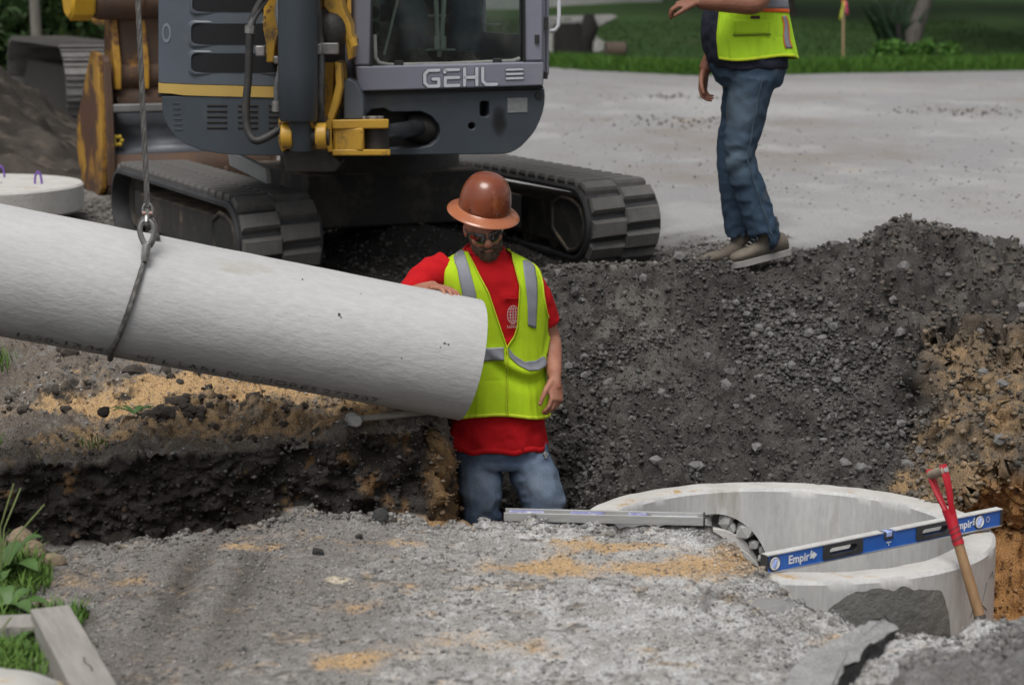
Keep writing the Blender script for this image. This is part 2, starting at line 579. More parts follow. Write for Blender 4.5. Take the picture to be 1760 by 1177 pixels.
farfade = 1 - 0.9 * sstep(10.2, 11.0, Y) * (seg >= 8)
rid = 1 - 2 * np.abs(vn(P * 21, 60))
disp = (a_big * fbm(P, 7, 3, 61) * 2 + a_mid * (fbm(P, 19, 3, 62) * 1.2 + 0.5 * rid) * 1.2 + a_fin * fbm(P, 62, 3, 63) * 2.0) * farfade
P = P + nrm * disp[:, None]
# broken lip of the asphalt
lip = np.exp(-((Y - np.interp(X, xs, Yn)) / 0.10) ** 2) * near
P[:, 2] += lip * (0.03 * fbm(P, 11, 3, 70) + 0.012 * fbm(P, 40, 2, 71))

# ---- what lies where (base colours of the materials)
def A(*c): return np.array(c)
def blend(c, col, m):
    m = np.clip(m, 0, 1)[:, None]
    return c * (1 - m) + np.asarray(col) * m
n_a = fbm(P, 3.0, 4, 80); n_b = fbm(P, 9.0, 4, 81); n_c = fbm(P, 28, 3, 82); n_d = fbm(P, 1.3, 3, 83)
n_e = fbm(P, 75, 2, 84); n_f = fbm(P, 16, 4, 85)
C = np.tile(A(0.355, 0.342, 0.324), (len(P), 1))
# asphalt, dusted grey-white to the right, brown soil to the left
C = blend(C, A(0.53, 0.53, 0.525), near * sstep(-0.18, 0.34, n_b * .55 + n_c * .35 + n_e * .45 + n_f * .3 + 0.16 * (X + 0.1)))
C = blend(C, A(0.10, 0.095, 0.09), near * .85 * sstep(0.12, 0.45, n_f * .6 - n_e * .5 + n_a * .3 - 0.06 * X))
C = blend(C, A(0.125, 0.108, 0.094), near * sstep(0.15, -0.75, X + 0.5 * n_a + .3 * n_f - (Y - 6) * 0.15) * 0.66)
C = blend(C, A(0.085, 0.074, 0.064), near * np.maximum(gauss(-0.98, 5.75, 0.05, 0.55), .8 * gauss(-0.80, 5.7, 0.05, 0.5)) * .8)
C = blend(C, A(.10, .095, .09), ck * .75)
sand = A(0.50, 0.335, 0.175)
def sp(px, py, rx, ry, z=0.2):
    q = atz(px, py, z)
    return np.exp(-(((X - q.x) / rx) ** 2 + ((Y - q.y) / ry) ** 2))
sm = (sp(930, 975, .17, .10) + .9 * sp(1040, 940, .18, .07) + .8 * sp(1170, 975, .2, .12) + .9 * sp(1290, 960, .13, .14) + .7 * sp(610, 1140, .12, .08) + .5 * sp(610, 1040, .10, .09)
      + .5 * sp(650, 935, .2, .06) + .5 * sp(430, 935, .1, .05) + .35 * sp(820, 1110, .3, .1) + .35 * sp(700, 1010, .3, .06) + .3 * sp(170, 1000, .2, .1) + .5 * sp(1450, 1100, .1, .06))
C = blend(C, sand, near * sstep(0.20, 0.85, 1.25 * sm + 0.45 * n_b + 0.35 * n_f + 0.35 * n_e) * .95)
C = blend(C, A(.36, .27, .17), near * sstep(.22, .55, n_f * .7 + n_e * .3 + .25 * n_a) * .6)
C = blend(C, A(0.60, 0.52, 0.40), near * sstep(0.55, 0.8, sp(580, 998, .06, .06) + 0.25 * n_b))
C = blend(C, A(0.13, 0.125, 0.12), pile * 0.9)
C = blend(C, A(0.24, 0.235, 0.23), pile * sstep(0.05, 0.4, n_c + n_b * .4) * .6)
# walls of the trench
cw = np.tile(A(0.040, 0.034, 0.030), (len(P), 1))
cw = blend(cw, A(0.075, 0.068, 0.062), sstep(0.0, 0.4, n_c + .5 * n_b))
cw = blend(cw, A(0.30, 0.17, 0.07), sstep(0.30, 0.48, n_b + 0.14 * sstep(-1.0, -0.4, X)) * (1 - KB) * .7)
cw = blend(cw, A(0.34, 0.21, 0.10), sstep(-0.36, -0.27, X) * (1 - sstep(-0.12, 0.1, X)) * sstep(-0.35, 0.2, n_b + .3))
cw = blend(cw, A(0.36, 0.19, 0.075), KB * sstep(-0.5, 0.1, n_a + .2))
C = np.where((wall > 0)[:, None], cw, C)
# sandy ledge to the left
cl = np.tile(A(0.165, 0.142, 0.118), (len(P), 1))
cl = blend(cl, A(0.23, 0.22, 0.21), sstep(0.0, 0.4, n_c + .6 * n_b) * .7)
ls = (1.15 * gauss(-1.05, 8.45, .55, .26) + .9 * gauss(-1.75, 8.35, .5, .12) + .5 * gauss(-0.55, 8.05, .25, .14) + .4 * gauss(-1.5, 8.05, .4, .14) + .5 * gauss(-2.0, 8.75, .15, .05) + .3 * gauss(-0.7, 7.85, .3, .12) + .42 * gauss(-1.3, 7.9, 1.0, .16))
cl = blend(cl, sand, sstep(0.24, 0.95, ls * 1.15 + 0.40 * n_b + 0.28 * n_f + .3 * n_e))
cl = blend(cl, A(.33, .23, .13), sstep(.2, .5, n_f * .6 + n_e * .3 + n_a * .3) * .6)
cl = blend(cl, A(0.05, 0.045, 0.04), sstep(0.18, 0.42, n_b * .8 - n_c * .3 - .1 + .25 * gauss(-1.2, 8.02, .25, .14)))
# mound of dark fill
cm = np.tile(A(0.056, 0.051, 0.047), (len(P), 1))
cm = blend(cm, A(0.092, 0.086, 0.08), sstep(-0.1, 0.45, n_b + .5 * n_c))
cm = blend(cm, A(0.035, 0.032, 0.03), sstep(0.1, 0.4, -n_b * .6 - n_c * .6))
cm = blend(cm, A(0.17, 0.155, 0.14), gauss(0.55, 9.15, .16, .35) * sstep(-.3, .3, n_b) * .8)
bk = (1 - .93 * sstep(8.2, 8.75, Y + .25 * n_a)) * sstep(-0.1, 0.30, (X - 1.72) * 1.6 + (8.2 - Y) * 0.45 + 0.35 * n_a + 0.30 * n_b)
cm = blend(cm, A(0.235, 0.165, 0.098), bk * (1 - 0.95 * sstep(8.25, 8.95, Y + .3 * n_a)))
cm = blend(cm, A(0.11, 0.095, 0.08), bk * sstep(0.0, 0.4, n_c * .6 + fbm(P, 5, 3, 90)))
cm = blend(cm, A(0.36, 0.235, 0.12), bk * sstep(0.22, 0.45, n_b + .2 * n_c) * .7)
C = np.where((seg >= 6)[:, None], cl * (1 - Kc[:, None]) + cm * Kc[:, None], C)
# upper road, with soil scattered on it
def roadcol(P):
    a = fbm(P * np.array([1, .45, 1]), 0.35, 5, 100); b = fbm(P * np.array([1, .5, 1]), 0.9, 5, 101); c = fbm(P * np.array([1, .5, 1]), 2.6, 4, 102)
    c0 = np.tile(A(0.295, 0.293, 0.295), (len(P), 1))
    c0 = blend(c0, A(0.365, 0.36, 0.355), sstep(0.0, 0.45, a))
    c0 = blend(c0, A(0.25, 0.22, 0.195), sstep(0.02, 0.40, b * .8 - a * .4) * .75)
    c0 = blend(c0, A(0.41, 0.405, 0.40), sstep(0.05, 0.4, -b * .6 + c * .6) * .6)
    c0 = blend(c0, A(0.40, 0.29, 0.17), sstep(0.36, 0.52, b * .5 + c * .6) * .55)
    c0 = blend(c0, A(0.235, 0.23, 0.235), sstep(26, 37, P[:, 1]) * .8)
    return c0
cr = roadcol(P)
dm = sstep(12.1, 10.3, Y + 1.5 * n_a + 0.6 * n_b + 1.6 * sstep(1.15, 1.9, X) - 1.5 * sstep(0.4, -0.6, X))
dm = np.maximum(dm, sstep(0.1, -0.9, X + .5 * n_a) * sstep(15.5, 13.4, Y + n_a))
cd_ = blend(np.tile(A(0.105, 0.095, 0.085), (len(P), 1)), A(0.19, 0.18, 0.165), sstep(0, .4, n_b + n_c))
C = np.where((seg >= 8)[:, None], cr * (1 - dm[:, None]) + cd_ * dm[:, None], C)
uc = sstep(1.3, .8, np.hypot((X + .45) / 1.3, (Y - 11.2) / 1.6)) * (seg >= 8)  # dark earth below the excavator, with its shade painted into the colour
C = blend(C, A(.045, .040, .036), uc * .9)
C = np.clip(C, 0.01, 0.8)
ii = np.arange(NR * NX).reshape(NR, NX)
F = np.stack([ii[:-1, :-1], ii[:-1, 1:], ii[1:, 1:], ii[1:, :-1]], -1).reshape(-1, 4)
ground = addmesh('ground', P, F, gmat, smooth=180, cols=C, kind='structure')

GP = P.reshape(NR, NX, 3); GN = nrm.reshape(NR, NX, 3); SEG = GS
def ground_z(x, y):
    """height of the top surface at x, y"""
    j = int(np.argmin(np.abs(xs - x)))
    col = GP[:, j]
    if y > P8Y[j] + 4: return ROADZ
    d = np.abs(col[:, 1] - y) - col[:, 2] * 0.02
    return float(col[int(np.argmin(d)), 2])

# road beyond
def sheet(name, x0, x1, nx, y0, y1, ny, zf, mat, colf, kind='structure'):
    gx = np.linspace(x0, x1, nx); gy = np.linspace(y0, y1, ny)
    A_, B_ = np.meshgrid(gx, gy)
    Q = np.stack([A_.ravel(), B_.ravel(), np.zeros(A_.size)], 1)
    Q[:, 2] = zf(Q)
    i2 = np.arange(nx * ny).reshape(ny, nx)
    F2 = np.stack([i2[:-1, :-1], i2[:-1, 1:], i2[1:, 1:], i2[1:, :-1]], -1).reshape(-1, 4)
    return addmesh(name, Q, F2, mat, smooth=180, cols=colf(Q), kind=kind)
sheet('road', -40, 40, 900, 10.9, 40, 420, lambda Q: ROADZ - 0.012 + 0.012 * fbm(Q, .7, 3, 110) - 0.30 * sstep(7.1, 6.9, np.abs(Q[:, 0])) * sstep(14.2, 13.8, Q[:, 1]), gmat, roadcol)
sheet('side_ground', -60, -7.0, 60, -4, 14, 60, lambda Q: np.where(Q[:, 1] < 9, 0.2 + sstep(7, 10, Q[:, 1]) * .33, ROADZ - .04) - 0.03, gmat, lambda Q: np.tile(A(.10, .095, .08), (len(Q), 1)))
sheet('near_ground', -7.2, 7.2, 60, -6, 4.3, 60, lambda Q: 0.19 + 0 * Q[:, 0], gmat, lambda Q: np.tile(A(.2, .19, .18), (len(Q), 1)))
sheet('side_ground', 7.0, 60, 60, -4, 14, 60, lambda Q: np.where(Q[:, 1] < 9, 0.2 + sstep(7, 10, Q[:, 1]) * .33, ROADZ - .04) - 0.03, gmat, lambda Q: np.tile(A(.13, .12, .11), (len(Q), 1)))

# lawn on the far side, rising gently
def lawn_edge(x):
    return np.interp(x, [-60, -5, 0.8, 2.2, 3.3, 5.0, 7.0, 9.6, 14, 60], [44, 41, 38.6, 36.2, 34.9, 35.4, 36.4, 37.4, 38.5, 44])
def lawn_z(Q):
    e = Q[:, 1] - lawn_edge(Q[:, 0]) + 0.15 * fbm(Q, 1.5, 3, 120)
    return ROADZ - 0.06 + 0.13 * sstep(-0.1, 0.35, e) + 0.050 * np.clip(e, 0, None) + 0.03 * fbm(Q, 0.8, 3, 121)
def lawncol(Q):
    a = fbm(Q * np.array([.6, .25, 1]), 0.5, 3, 122); b = fbm(Q, 3, 3, 123)
    c = np.tile(A(0.025, 0.053, 0.012), (len(Q), 1))
    c = blend(c, A(0.034, 0.075, 0.014), sstep(-.1, .4, a + b * .4))
    c = blend(c, A(0.06, 0.055, 0.035), sstep(.3, .55, -a * .6 + b * .7) * .6)
    return c
lmat = pmat('lawn_grass', (.05, .1, .02), attr='Col', speck=(25, .5, 1.5), rough=0.95, bump=0.7, bscale=18, bdist=.05, spec=.2)
sheet('lawn', -70, 70, 420, 34, 140, 330, lawn_z, lmat, lawncol)
sheet('terrain', -300, 300, 30, 130, 420, 20, lambda Q: 4.9 + .02 * (Q[:, 1] - 130), lmat, lambda Q: np.tile(A(.03, .06, .015), (len(Q), 1)))
def lawn_pt(px, py, lift=0.0):
    Yv = 34.0
    for _ in range(200):
        q = at(px, py, Yv)
        z = lawn_z(np.array([[q.x, q.y, 0.0]]))[0]
        if q.z <= z + lift: break
        Yv += 0.3
    return Vector((q.x, q.y, z))
# ------------------------------------------------------------------ loose stones
rs = np.random.RandomState(5)
smat = pmat('loose_stone', (.2, .2, .2), attr='Col', speck=(90, .7, 1.3), rough=0.9, bump=0.3, bscale=120, bdist=.004, spec=.3)
ICO = bmesh.new(); bmesh.ops.create_icosphere(ICO, subdivisions=1, radius=1.0)
ICO_V = np.array([v.co[:] for v in ICO.verts]); ICO_F = np.array([[v.index for v in f.verts] for f in ICO.faces]); ICO.free()
ICO = bmesh.new(); bmesh.ops.create_icosphere(ICO, subdivisions=2, radius=1.0)
IC2_V = np.array([v.co[:] for v in ICO.verts]); IC2_F = np.array([[v.index for v in f.verts] for f in ICO.faces]); ICO.free()
OCT_V = np.array([[1, 0, 0], [0, 1, 0], [-1, 0, 0], [0, -1, 0], [0.1, 0, 1], [0, 0.1, -1]], dtype=float)
OCT_F = np.array([[0, 1, 4], [1, 2, 4], [2, 3, 4], [3, 0, 4], [1, 0, 5], [2, 1, 5], [3, 2, 5], [0, 3, 5]])

def rockcloud(pos, size, col, base_v, base_f, flat=0.65):
    n = len(pos); nv = len(base_v)
    j = 1 + 0.38 * rs.uniform(-1, 1, (n, nv, 1)) + 0.12 * rs.uniform(-1, 1, (n, nv, 3))
    v = base_v[None] * j
    sc = np.stack([rs.uniform(.75, 1.25, n), rs.uniform(.65, 1.1, n), rs.uniform(flat - .2, flat + .25, n)], 1)
    v = v * sc[:, None]
    a = rs.uniform(0, 2 * PI, n); b = rs.uniform(-.6, .6, n)
    ca, sa, cb, sb = np.cos(a), np.sin(a), np.cos(b), np.sin(b)
    x = v[..., 0]; y = v[..., 1] * cb[:, None] - v[..., 2] * sb[:, None]; z = v[..., 1] * sb[:, None] + v[..., 2] * cb[:, None]
    v = np.stack([x * ca[:, None] - y * sa[:, None], x * sa[:, None] + y * ca[:, None], z], -1)
    v = v * size[:, None, None] + pos[:, None]
    f = base_f[None] + (np.arange(n) * nv)[:, None, None]
    c = np.repeat(col, nv, 0)
    return v.reshape(-1, 3), f.reshape(-1, 3), c

flatP = GP.reshape(-1, 3); flatN = GN.reshape(-1, 3); flatS = SEG.ravel()
# area of each grid vertex, for an even scatter
e1 = np.linalg.norm(np.diff(GP, axis=0, append=GP[-1:]), axis=2); e2 = np.linalg.norm(np.diff(GP, axis=1, append=GP[:, -1:]), axis=2)
area = (e1 * e2).ravel()
def scatter(mask, n):
    wgt = area * mask; wgt = wgt / wgt.sum()
    idx = rs.choice(len(wgt), n, p=wgt)
    p = flatP[idx] + rs.uniform(-.006, .006, (n, 3)) * np.array([1, 1, 0])
    return p, flatN[idx], C[idx]
fx, fy = flatP[:, 0], flatP[:, 1]
inview = (np.abs(fx) < fy * 0.275 + 0.1) & (fy > 4.7) & (fy < 14)
parts_ = []
def add_cloud(mask, n, smin, smax, tint, base=('o'), sink=0.15, power=2.5, jit=0.35):
    p, nn, c = scatter(mask.astype(float), n)
    s = smin + (smax - smin) * rs.uniform(0, 1, n) ** power
    p = p + nn * (s * (0.5 - sink))[:, None]
    t = np.asarray(tint)
    g = rs.uniform(1 - jit, 1 + jit, (n, 1))
    cc = np.clip((c * t[3] + t[:3] * (1 - t[3])) * g, .015, .6)
    bv, bf = (OCT_V, OCT_F) if base == 'o' else (ICO_V, ICO_F)
    parts_.append(rockcloud(p, s, cc, bv, bf))
Kf = Kc; KBf = KB
m_slope = inview & (flatS >= 6) & (flatS <= 7) & (Kf > .5)
m_crest = inview & (flatS == 8) & (Kf > .5) & (fy < 10.6)
m_left = inview & (flatS >= 6) & (flatS <= 7) & (Kf < .5)
m_near = inview & (flatS == 0)
m_wall = inview & (flatS >= 3) & (flatS <= 5)
f3 = fbm(flatP, 3.2, 3, 140)
dense = sstep(-.05, .75, f3 * .6 + .6 * np.exp(-(((fx - 1.28) / .28) ** 2 + ((fy - 8.9) / .55) ** 2)))
add_cloud(m_slope * (0.15 + .85 * dense), 12000, .004, .018, (.07, .072, .066, .35))
add_cloud(m_slope * (dense * .9 + .1) * (KBf < .6), 6000, .006, .017, (.115, .11, .104, .35), base='i', power=2.6)
add_cloud(m_slope * (KBf < .6), 9000, .003, .009, (.08, .075, .07, .5))
add_cloud(m_slope * (KBf > .3), 2200, .005, .020, (.15, .125, .10, .6), base='i')
add_cloud(m_crest, 5000, .005, .022, (.09, .084, .078, .5))
add_cloud(m_left, 8000, .002, .009, (.16, .15, .14, .45))
add_cloud(m_left, 420, .007, .018, (.06, .053, .047, .1), base='i')
add_cloud(m_left, 1500, .004, .011, (.36, .355, .35, 0))
add_cloud(m_near * (0.3 + .7 * sstep(-.2, .3, f3)), 15000, .002, .007, (.33, .325, .32, .6))
add_cloud(m_near, 3500, .003, .008, (.13, .125, .12, .3))
add_cloud(m_near * (fx > -.5), 3000, .002, .006, (.44, .44, .43, .3))
add_cloud(m_near * (lip > .3), 900, .004, .014, (.11, .105, .10, .3), base='i')
add_cloud(inview * (pile > .3) * near, 6000, .004, .018, (.13, .125, .12, .3), base='i')
add_cloud(m_wall * (1 - KR * (1 - KBf)), 5000, .004, .015, (.055, .05, .046, .5), base='i')
add_cloud(m_wall * (Kf < .5) * (fx > -1.2), 800, .005, .014, (.16, .15, .14, .3))
m_back = inview & (flatS >= 8) & (dm > .25) & (fy < 13.8)
add_cloud(m_back, 9000, .006, .022, (.14, .13, .12, .5))
n_r = 6500; yr = 12 + 24 * rs.uniform(0, 1, n_r) ** 1.6; xr = rs.uniform(-.28, .30, n_r) * yr
keep = (yr > 14.2) | (xr > 1.6)
pr_ = np.stack([xr, yr, np.full(n_r, ROADZ)], 1)[keep]; sr_ = .004 + .012 * rs.uniform(0, 1, len(pr_)) ** 3
gr_ = rs.uniform(.16, .42, (len(pr_), 1)); parts_.append(rockcloud(pr_, sr_, np.concatenate([gr_ * 1.03, gr_, gr_ * .95], 1), OCT_V, OCT_F))
cr2 = np.array([[2.35, 27.5], [1.9, 22.0], [5.4, 24.0]])
for (cx_, cy_) in cr2:
    q_ = np.stack([cx_ + rs.normal(size=90) * .45, cy_ + rs.normal(size=90) * .5, np.full(90, ROADZ)], 1)
    parts_.append(rockcloud(q_, rs.uniform(.008, .022, 90), np.tile(np.array([[.085, .07, .055]]), (90, 1)) * rs.uniform(.6, 1.5, (90, 1)), OCT_V, OCT_F))
off = 0; VV, FF, CC = [], [], []
for v, f, c in parts_:
    VV.append(v); FF.append(f + off); CC.append(c); off += len(v)
addmesh('gravel', np.concatenate(VV), np.concatenate(FF), smat, smooth=0, cols=np.concatenate(CC), kind='stuff')

# single stones and clods that can be told apart
def rock_mesh(name, seed, mat, fine=False):
    r2 = np.random.RandomState(seed)
    bv, bf = (IC2_V, IC2_F) if fine else (ICO_V, ICO_F)
    v = bv * (1 + .28 * fbm(bv * 1.0, 1.3, 2, seed)[:, None] * 1.6) + r2.uniform(-.13, .13, bv.shape) * (.5 if fine else 1)
    v = v * np.array([1.0, r2.uniform(.75, 1), r2.uniform(.65, .95)])
    me = bpy.data.meshes.new(name); me.from_pydata([tuple(p) for p in v], [], [tuple(f) for f in bf]); me.materials.append(mat)
    return me
stone_m = pmat('grey_stone', (.22, .215, .21), (.14, .136, .132), scale=1.5, rough=.9, bump=.4, bscale=9, bdist=.2, spec=.3)
clod_m = pmat('dark_clod', (.098, .084, .073), (.058, .050, .044), scale=2, rough=.97, bump=.35, bscale=7, bdist=.3, spec=.15)
tan_m = pmat('tan_stone', (.34, .26, .17), (.22, .18, .14), scale=1.5, rough=.95, bump=.5, bscale=8, bdist=.2, spec=.2)
stone_me = [rock_mesh('grey_stone', 200 + i, stone_m) for i in range(7)]
lump_m = pmat('dark_asphalt_lump', (.10, .098, .096), (.06, .06, .06), scale=2, rough=.9, bump=.7, bscale=8, bdist=.2, spec=.25)
lump_me = [rock_mesh('asphalt_lump', 350 + i, lump_m, True) for i in range(3)]
clod_me = [rock_mesh('dark_clod', 300 + i, clod_m, True) for i in range(6)]
tan_me = [rock_mesh('tan_stone', 400 + i, tan_m, True) for i in range(3)]
def put_rock(name, me, p, s, label, cat, group, sink=.35):
    o = bpy.data.objects.new(name, me); COL.objects.link(o)
    o.location = (p[0], p[1], p[2] + s * (0.5 - sink)); o.scale = (s, s, s)
    o.rotation_euler = (rnd.uniform(-.4, .4), rnd.uniform(-.4, .4), rnd.uniform(0, 6.28))
    return tag(o, label, cat, group)
p, nn, _ = scatter((m_slope & (KBf < .5)) * (dense + .12), 150)
for q in p:
    put_rock('grey_stone', rnd.choice(stone_me), q, rnd.uniform(.015, .032), 'pale grey broken stone lying on the dark gravel mound', 'stone', 'broken stones on the gravel mound')
p, nn, _ = scatter((m_slope & (KBf > .5)).astype(float), 36)
for q in p:
    put_rock('grey_stone', rnd.choice(stone_me), q, rnd.uniform(.014, .034), 'grey stone sticking out of the sandy brown bank', 'stone', 'stones in the sandy bank')
p, nn, _ = scatter((m_left & (fy < 9.2)).astype(float), 60)
for q in p:
    put_rock('dark_clod', rnd.choice(clod_me), q, rnd.uniform(.012, .03), 'black clod of earth on the sandy ground beyond the trench', 'clod', 'black clods beyond the trench')
cp = atz(270, 745, .2)
for i in range(40):
    a, b = rnd.gauss(0, .12), rnd.gauss(0, .05)
    q = at(275, 735, 8.02)
    x, y = q.x + a + .05, 8.0 + b
    put_rock('dark_clod', rnd.choice(clod_me), (x, y, ground_z(x, y)), rnd.uniform(.014, .034) * (1.25 if abs(a) < .08 else .9), 'black clod in the heap of crumbled earth on the trench edge', 'clod', 'clods heaped on the trench edge')
for (px, py, s, lb) in ((178, 705, .03, 'dark grey rounded stone left of the sand patch'), (457, 683, .024, 'black lump lying on the sand close under the pipe'), (386, 691, .02, 'small black lump alone in the middle of the sand patch'),
                        (230, 640, .05, 'big brown black clod under the wire rope sling'), (118, 605, .05, 'tall black clod between the tufts and the sling')):
    q = atz(px, py + 6, .2); z = None
    for _ in range(8):
        z = ground_z(q.x, q.y); q = atz(px, py + 6, z)
    put_rock('dark_clod', clod_me[rnd.randint(0, 5)], (q.x, q.y, z), s, lb, 'clod', None, .3)
for (px, py, s, lb, ml, nm) in ((655, 878, .045, 'dark grey jagged lump of asphalt on the broken trench edge', lump_me, 'asphalt_lump'), (547, 945, .02, 'small dark stone beside a smear of sand on the asphalt', lump_me, 'dark_stone'),
                            (415, 1107, .016, 'pale grey flat pebble in the brown wheel rut area', stone_me, 'pale_pebble'), (617, 915, .014, 'small black crumb on the pale asphalt near the trench', lump_me, 'dark_stone'),
                            (95, 952, .035, 'tan stone with a flat face on the left trench rim', tan_me, 'tan_stone'), (30, 935, .06, 'large tan stone behind the weeds on the trench rim', tan_me, 'tan_stone'),
                            (55, 942, .05, 'pinkish brown stone between two tan ones on the rim', tan_me, 'tan_stone'), (75, 965, .03, 'small tan stone in front of the rim stones', tan_me, 'tan_stone')):
    q = atz(px, py + 4, .21); z = ground_z(q.x, min(q.y, float(np.interp(q.x, xs, Yn)) - .03))
    put_rock(nm, ml[rnd.randint(0, len(ml) - 1)], (q.x, q.y, max(z, .17)), s, lb, 'stone', None, .3)
# ------------------------------------------------------------------ manhole ring
conc = pmat('precast_concrete', (.56, .56, .55), (.45, .45, .445), scale=5, rough=.85, bump=.35, bscale=70, bdist=.006, wear=[((.34, .31, .26), 3.0, .60, .12)], stretch=(1, 1, .22), speck=(60, .88, 1.1), spec=.3)
conc_top = pmat('dusty_concrete_rim', (.56, .55, .53), (.47, .455, .43), scale=9, rough=.95, bump=.5, bscale=60, bdist=.01, wear=[((.45, .30, .15), 8.0, .60, .08), ((.2, .19, .18), 30.0, .68, .05)], spec=.2)
mortar = pmat('wet_mortar', (.135, .137, .127), (.205, .205, .19), scale=4, rough=.75, bump=.7, bscale=22, bdist=.02, spec=.35, wear=((.30, .30, .285), 5, .60, .14))
mh = empty('manhole_ring', (MHC[0], MHC[1], -1.2), 'large pale precast concrete manhole ring set in the excavated pit', 'manhole ring')
NA = 160
hole_a = R(109); hole_z = -0.37; hole_r = 0.275        # pipe opening in the back left of the wall
def ringpt(r, a, z): return Vector((MHC[0] + r * math.cos(a), MHC[1] + r * math.sin(a), z))
b = bmesh.new()
outer, inner = [], []
zl_ = [0.0, -0.012] + [-0.012 - 1.15 * i / 46 for i in range(1, 47)]
def inhole(a, z):
    return math.hypot((((a - hole_a + PI) % (2 * PI)) - PI) * 0.7, z - hole_z) < hole_r
def snap(a, z):
    """pull grid points near the opening onto its edge so the cut is round"""
    da = (((a - hole_a + PI) % (2 * PI)) - PI) * 0.7; dz = z - hole_z
    d = math.hypot(da, dz)
    if 1e-6 < d < hole_r + 0.022 and d > hole_r - 0.022:
        q = hole_r / d
        return hole_a + da * q / 0.7, hole_z + dz * q
    return a, z
mb = MB()
rim_n = lambda a, s: 0.0022 * vn(np.array([[math.cos(a) * 9, math.sin(a) * 9, s]]), 150)[0]
for (r, rr, zt) in ((MHR, 'o', 0), (MHI, 'i', 0)):
    P_ = []
    for iz, z in enumerate(zl_):
        row = []
        for j in range(NA):
            a = 2 * PI * j / NA
            zz = z
            a2, z2 = snap(a, z) if iz > 2 else (a, z)
            ro = r + (0.012 if rr == 'i' else -0.012) * (1 if iz == 0 else 0) + rim_n(a, iz if iz < 2 else 5) * (1 if iz < 2 else .3)
            row.append(ringpt(ro, a2, z2 + (rim_n(a, 9) if iz == 0 else 0)))
        P_.append(row)
    base = len(mb.v)
    for row in P_: mb.v += [tuple(q) for q in row]
    for i in range(len(zl_) - 1):
        for j in range(NA):
            j2 = (j + 1) % NA
            am = 2 * PI * (j + .5) / NA; zm = (zl_[i] + zl_[i + 1]) / 2
            if inhole(am, zm): continue
            q = (base + i * NA + j, base + i * NA + j2, base + (i + 1) * NA + j2, base + (i + 1) * NA + j)
            mb.f.append(q if rr == 'o' else tuple(reversed(q)))
wall_o = mb.build('wall', conc, mh, smooth=40, normals=False)
# top face, dusty with sand
mb = MB(); ks = [MHI + .012, MHI + .04, MHI + .07, MHI + .10, MHR - .012]
P_ = []
for r in ks:
    P_.append([ringpt(r + (rim_n(2 * PI * j / NA, 0) if r in (ks[0], ks[-1]) else 0), 2 * PI * j / NA, rim_n(2 * PI * j / NA, 9) + (0 if r in (ks[0], ks[-1]) else .003 + .003 * vn(np.array([[r * 30, j * .4, 3.]]), 151)[0])) for j in range(NA)])
mb.grid([[P_[i][j] for j in list(range(NA)) + [0]] for i in range(len(ks))])
mb.build('rim', conc_top, mh, smooth=60)
# lining of the opening
mb = MB(); P_ = []
for r in (MHI - .002, MHI + .06, MHR + .002):
    P_.append([ringpt(r, hole_a + hole_r * math.cos(t) / .7, hole_z + hole_r * math.sin(t)) for t in [2 * PI * i / 48 for i in range(49)]])
mb.grid(P_); mb.build('opening', conc, mh, smooth=60)
# base slab inside
mb = MB(); mb.lathe([(0.001, -1.16), (MHI + .05, -1.16), (MHI + .05, -1.2), (0.001, -1.2)], (MHC[0], MHC[1], 0), n=48); mb.build('base_slab', conc, mh)
# lifting hole, small marks
mb = MB(); a = R(152); q = ringpt(MHI - .001, a, -.10); nrm_ = Vector((-math.cos(a), -math.sin(a), 0))
mb.cyl(q - nrm_ * .02, q + nrm_ * .001, .017, n=16); mb.build('lifting_hole', pmat('dark_hole', (.05, .05, .05), rough=.9), mh)
# mortar patch on the front of the wall: raised uneven skin with a cavity
def patch(name, pts_fn, mat, parent, r0, thick):
    mb = MB(); P_ = []
    nu, nv_ = 70, 44
    for i in range(nv_):
        row = []
        for j in range(nu):
            u = j / (nu - 1); v = i / (nv_ - 1)
            a, z, h = pts_fn(u, v)
            row.append(ringpt(r0 + thick * h, a, z))
        P_.append(row)
    mb.grid(P_)
    return mb.build(name, mat, parent, smooth=80)
def front_patch(u, v):
    px = 1372 + (1628 - 1372) * u
    topy = np.interp(px, [1372, 1395, 1440, 1480, 1530, 1575, 1600, 1618, 1628], [1045, 1022, 1000, 1006, 1000, 1022, 1035, 1062, 1090])
    ang = R(289) + (u - .5) * 0.78
    zt_ = np.interp(px, [1372, 1395, 1440, 1480, 1530, 1575, 1600, 1618, 1628], [-.30, -.18, -.09, -.085, -.075, -.11, -.125, -.20, -.32])
    zt_ += 0.045 + 0.012 * vn(np.array([[u * 22, 0, 1.]]), 160)[0]
    z = zt_ + (-.75 - zt_) * v
    nse = fbm(np.array([[u * 9, v * 7, 0.]]), 1, 3, 161)[0]
    h = 0.6 + 0.8 * nse
    e = min(u, 1 - u) * 9; e = min(1, e) * min(1, v * 10)
    cav = math.exp(-(((u - .5) / .30) ** 2 + ((v - .52) / .36) ** 2))
    return ang, z, e * h - 1.6 * cav * 0.35
patch('mortar_patch', front_patch, mortar, mh, MHR + .002, .006)
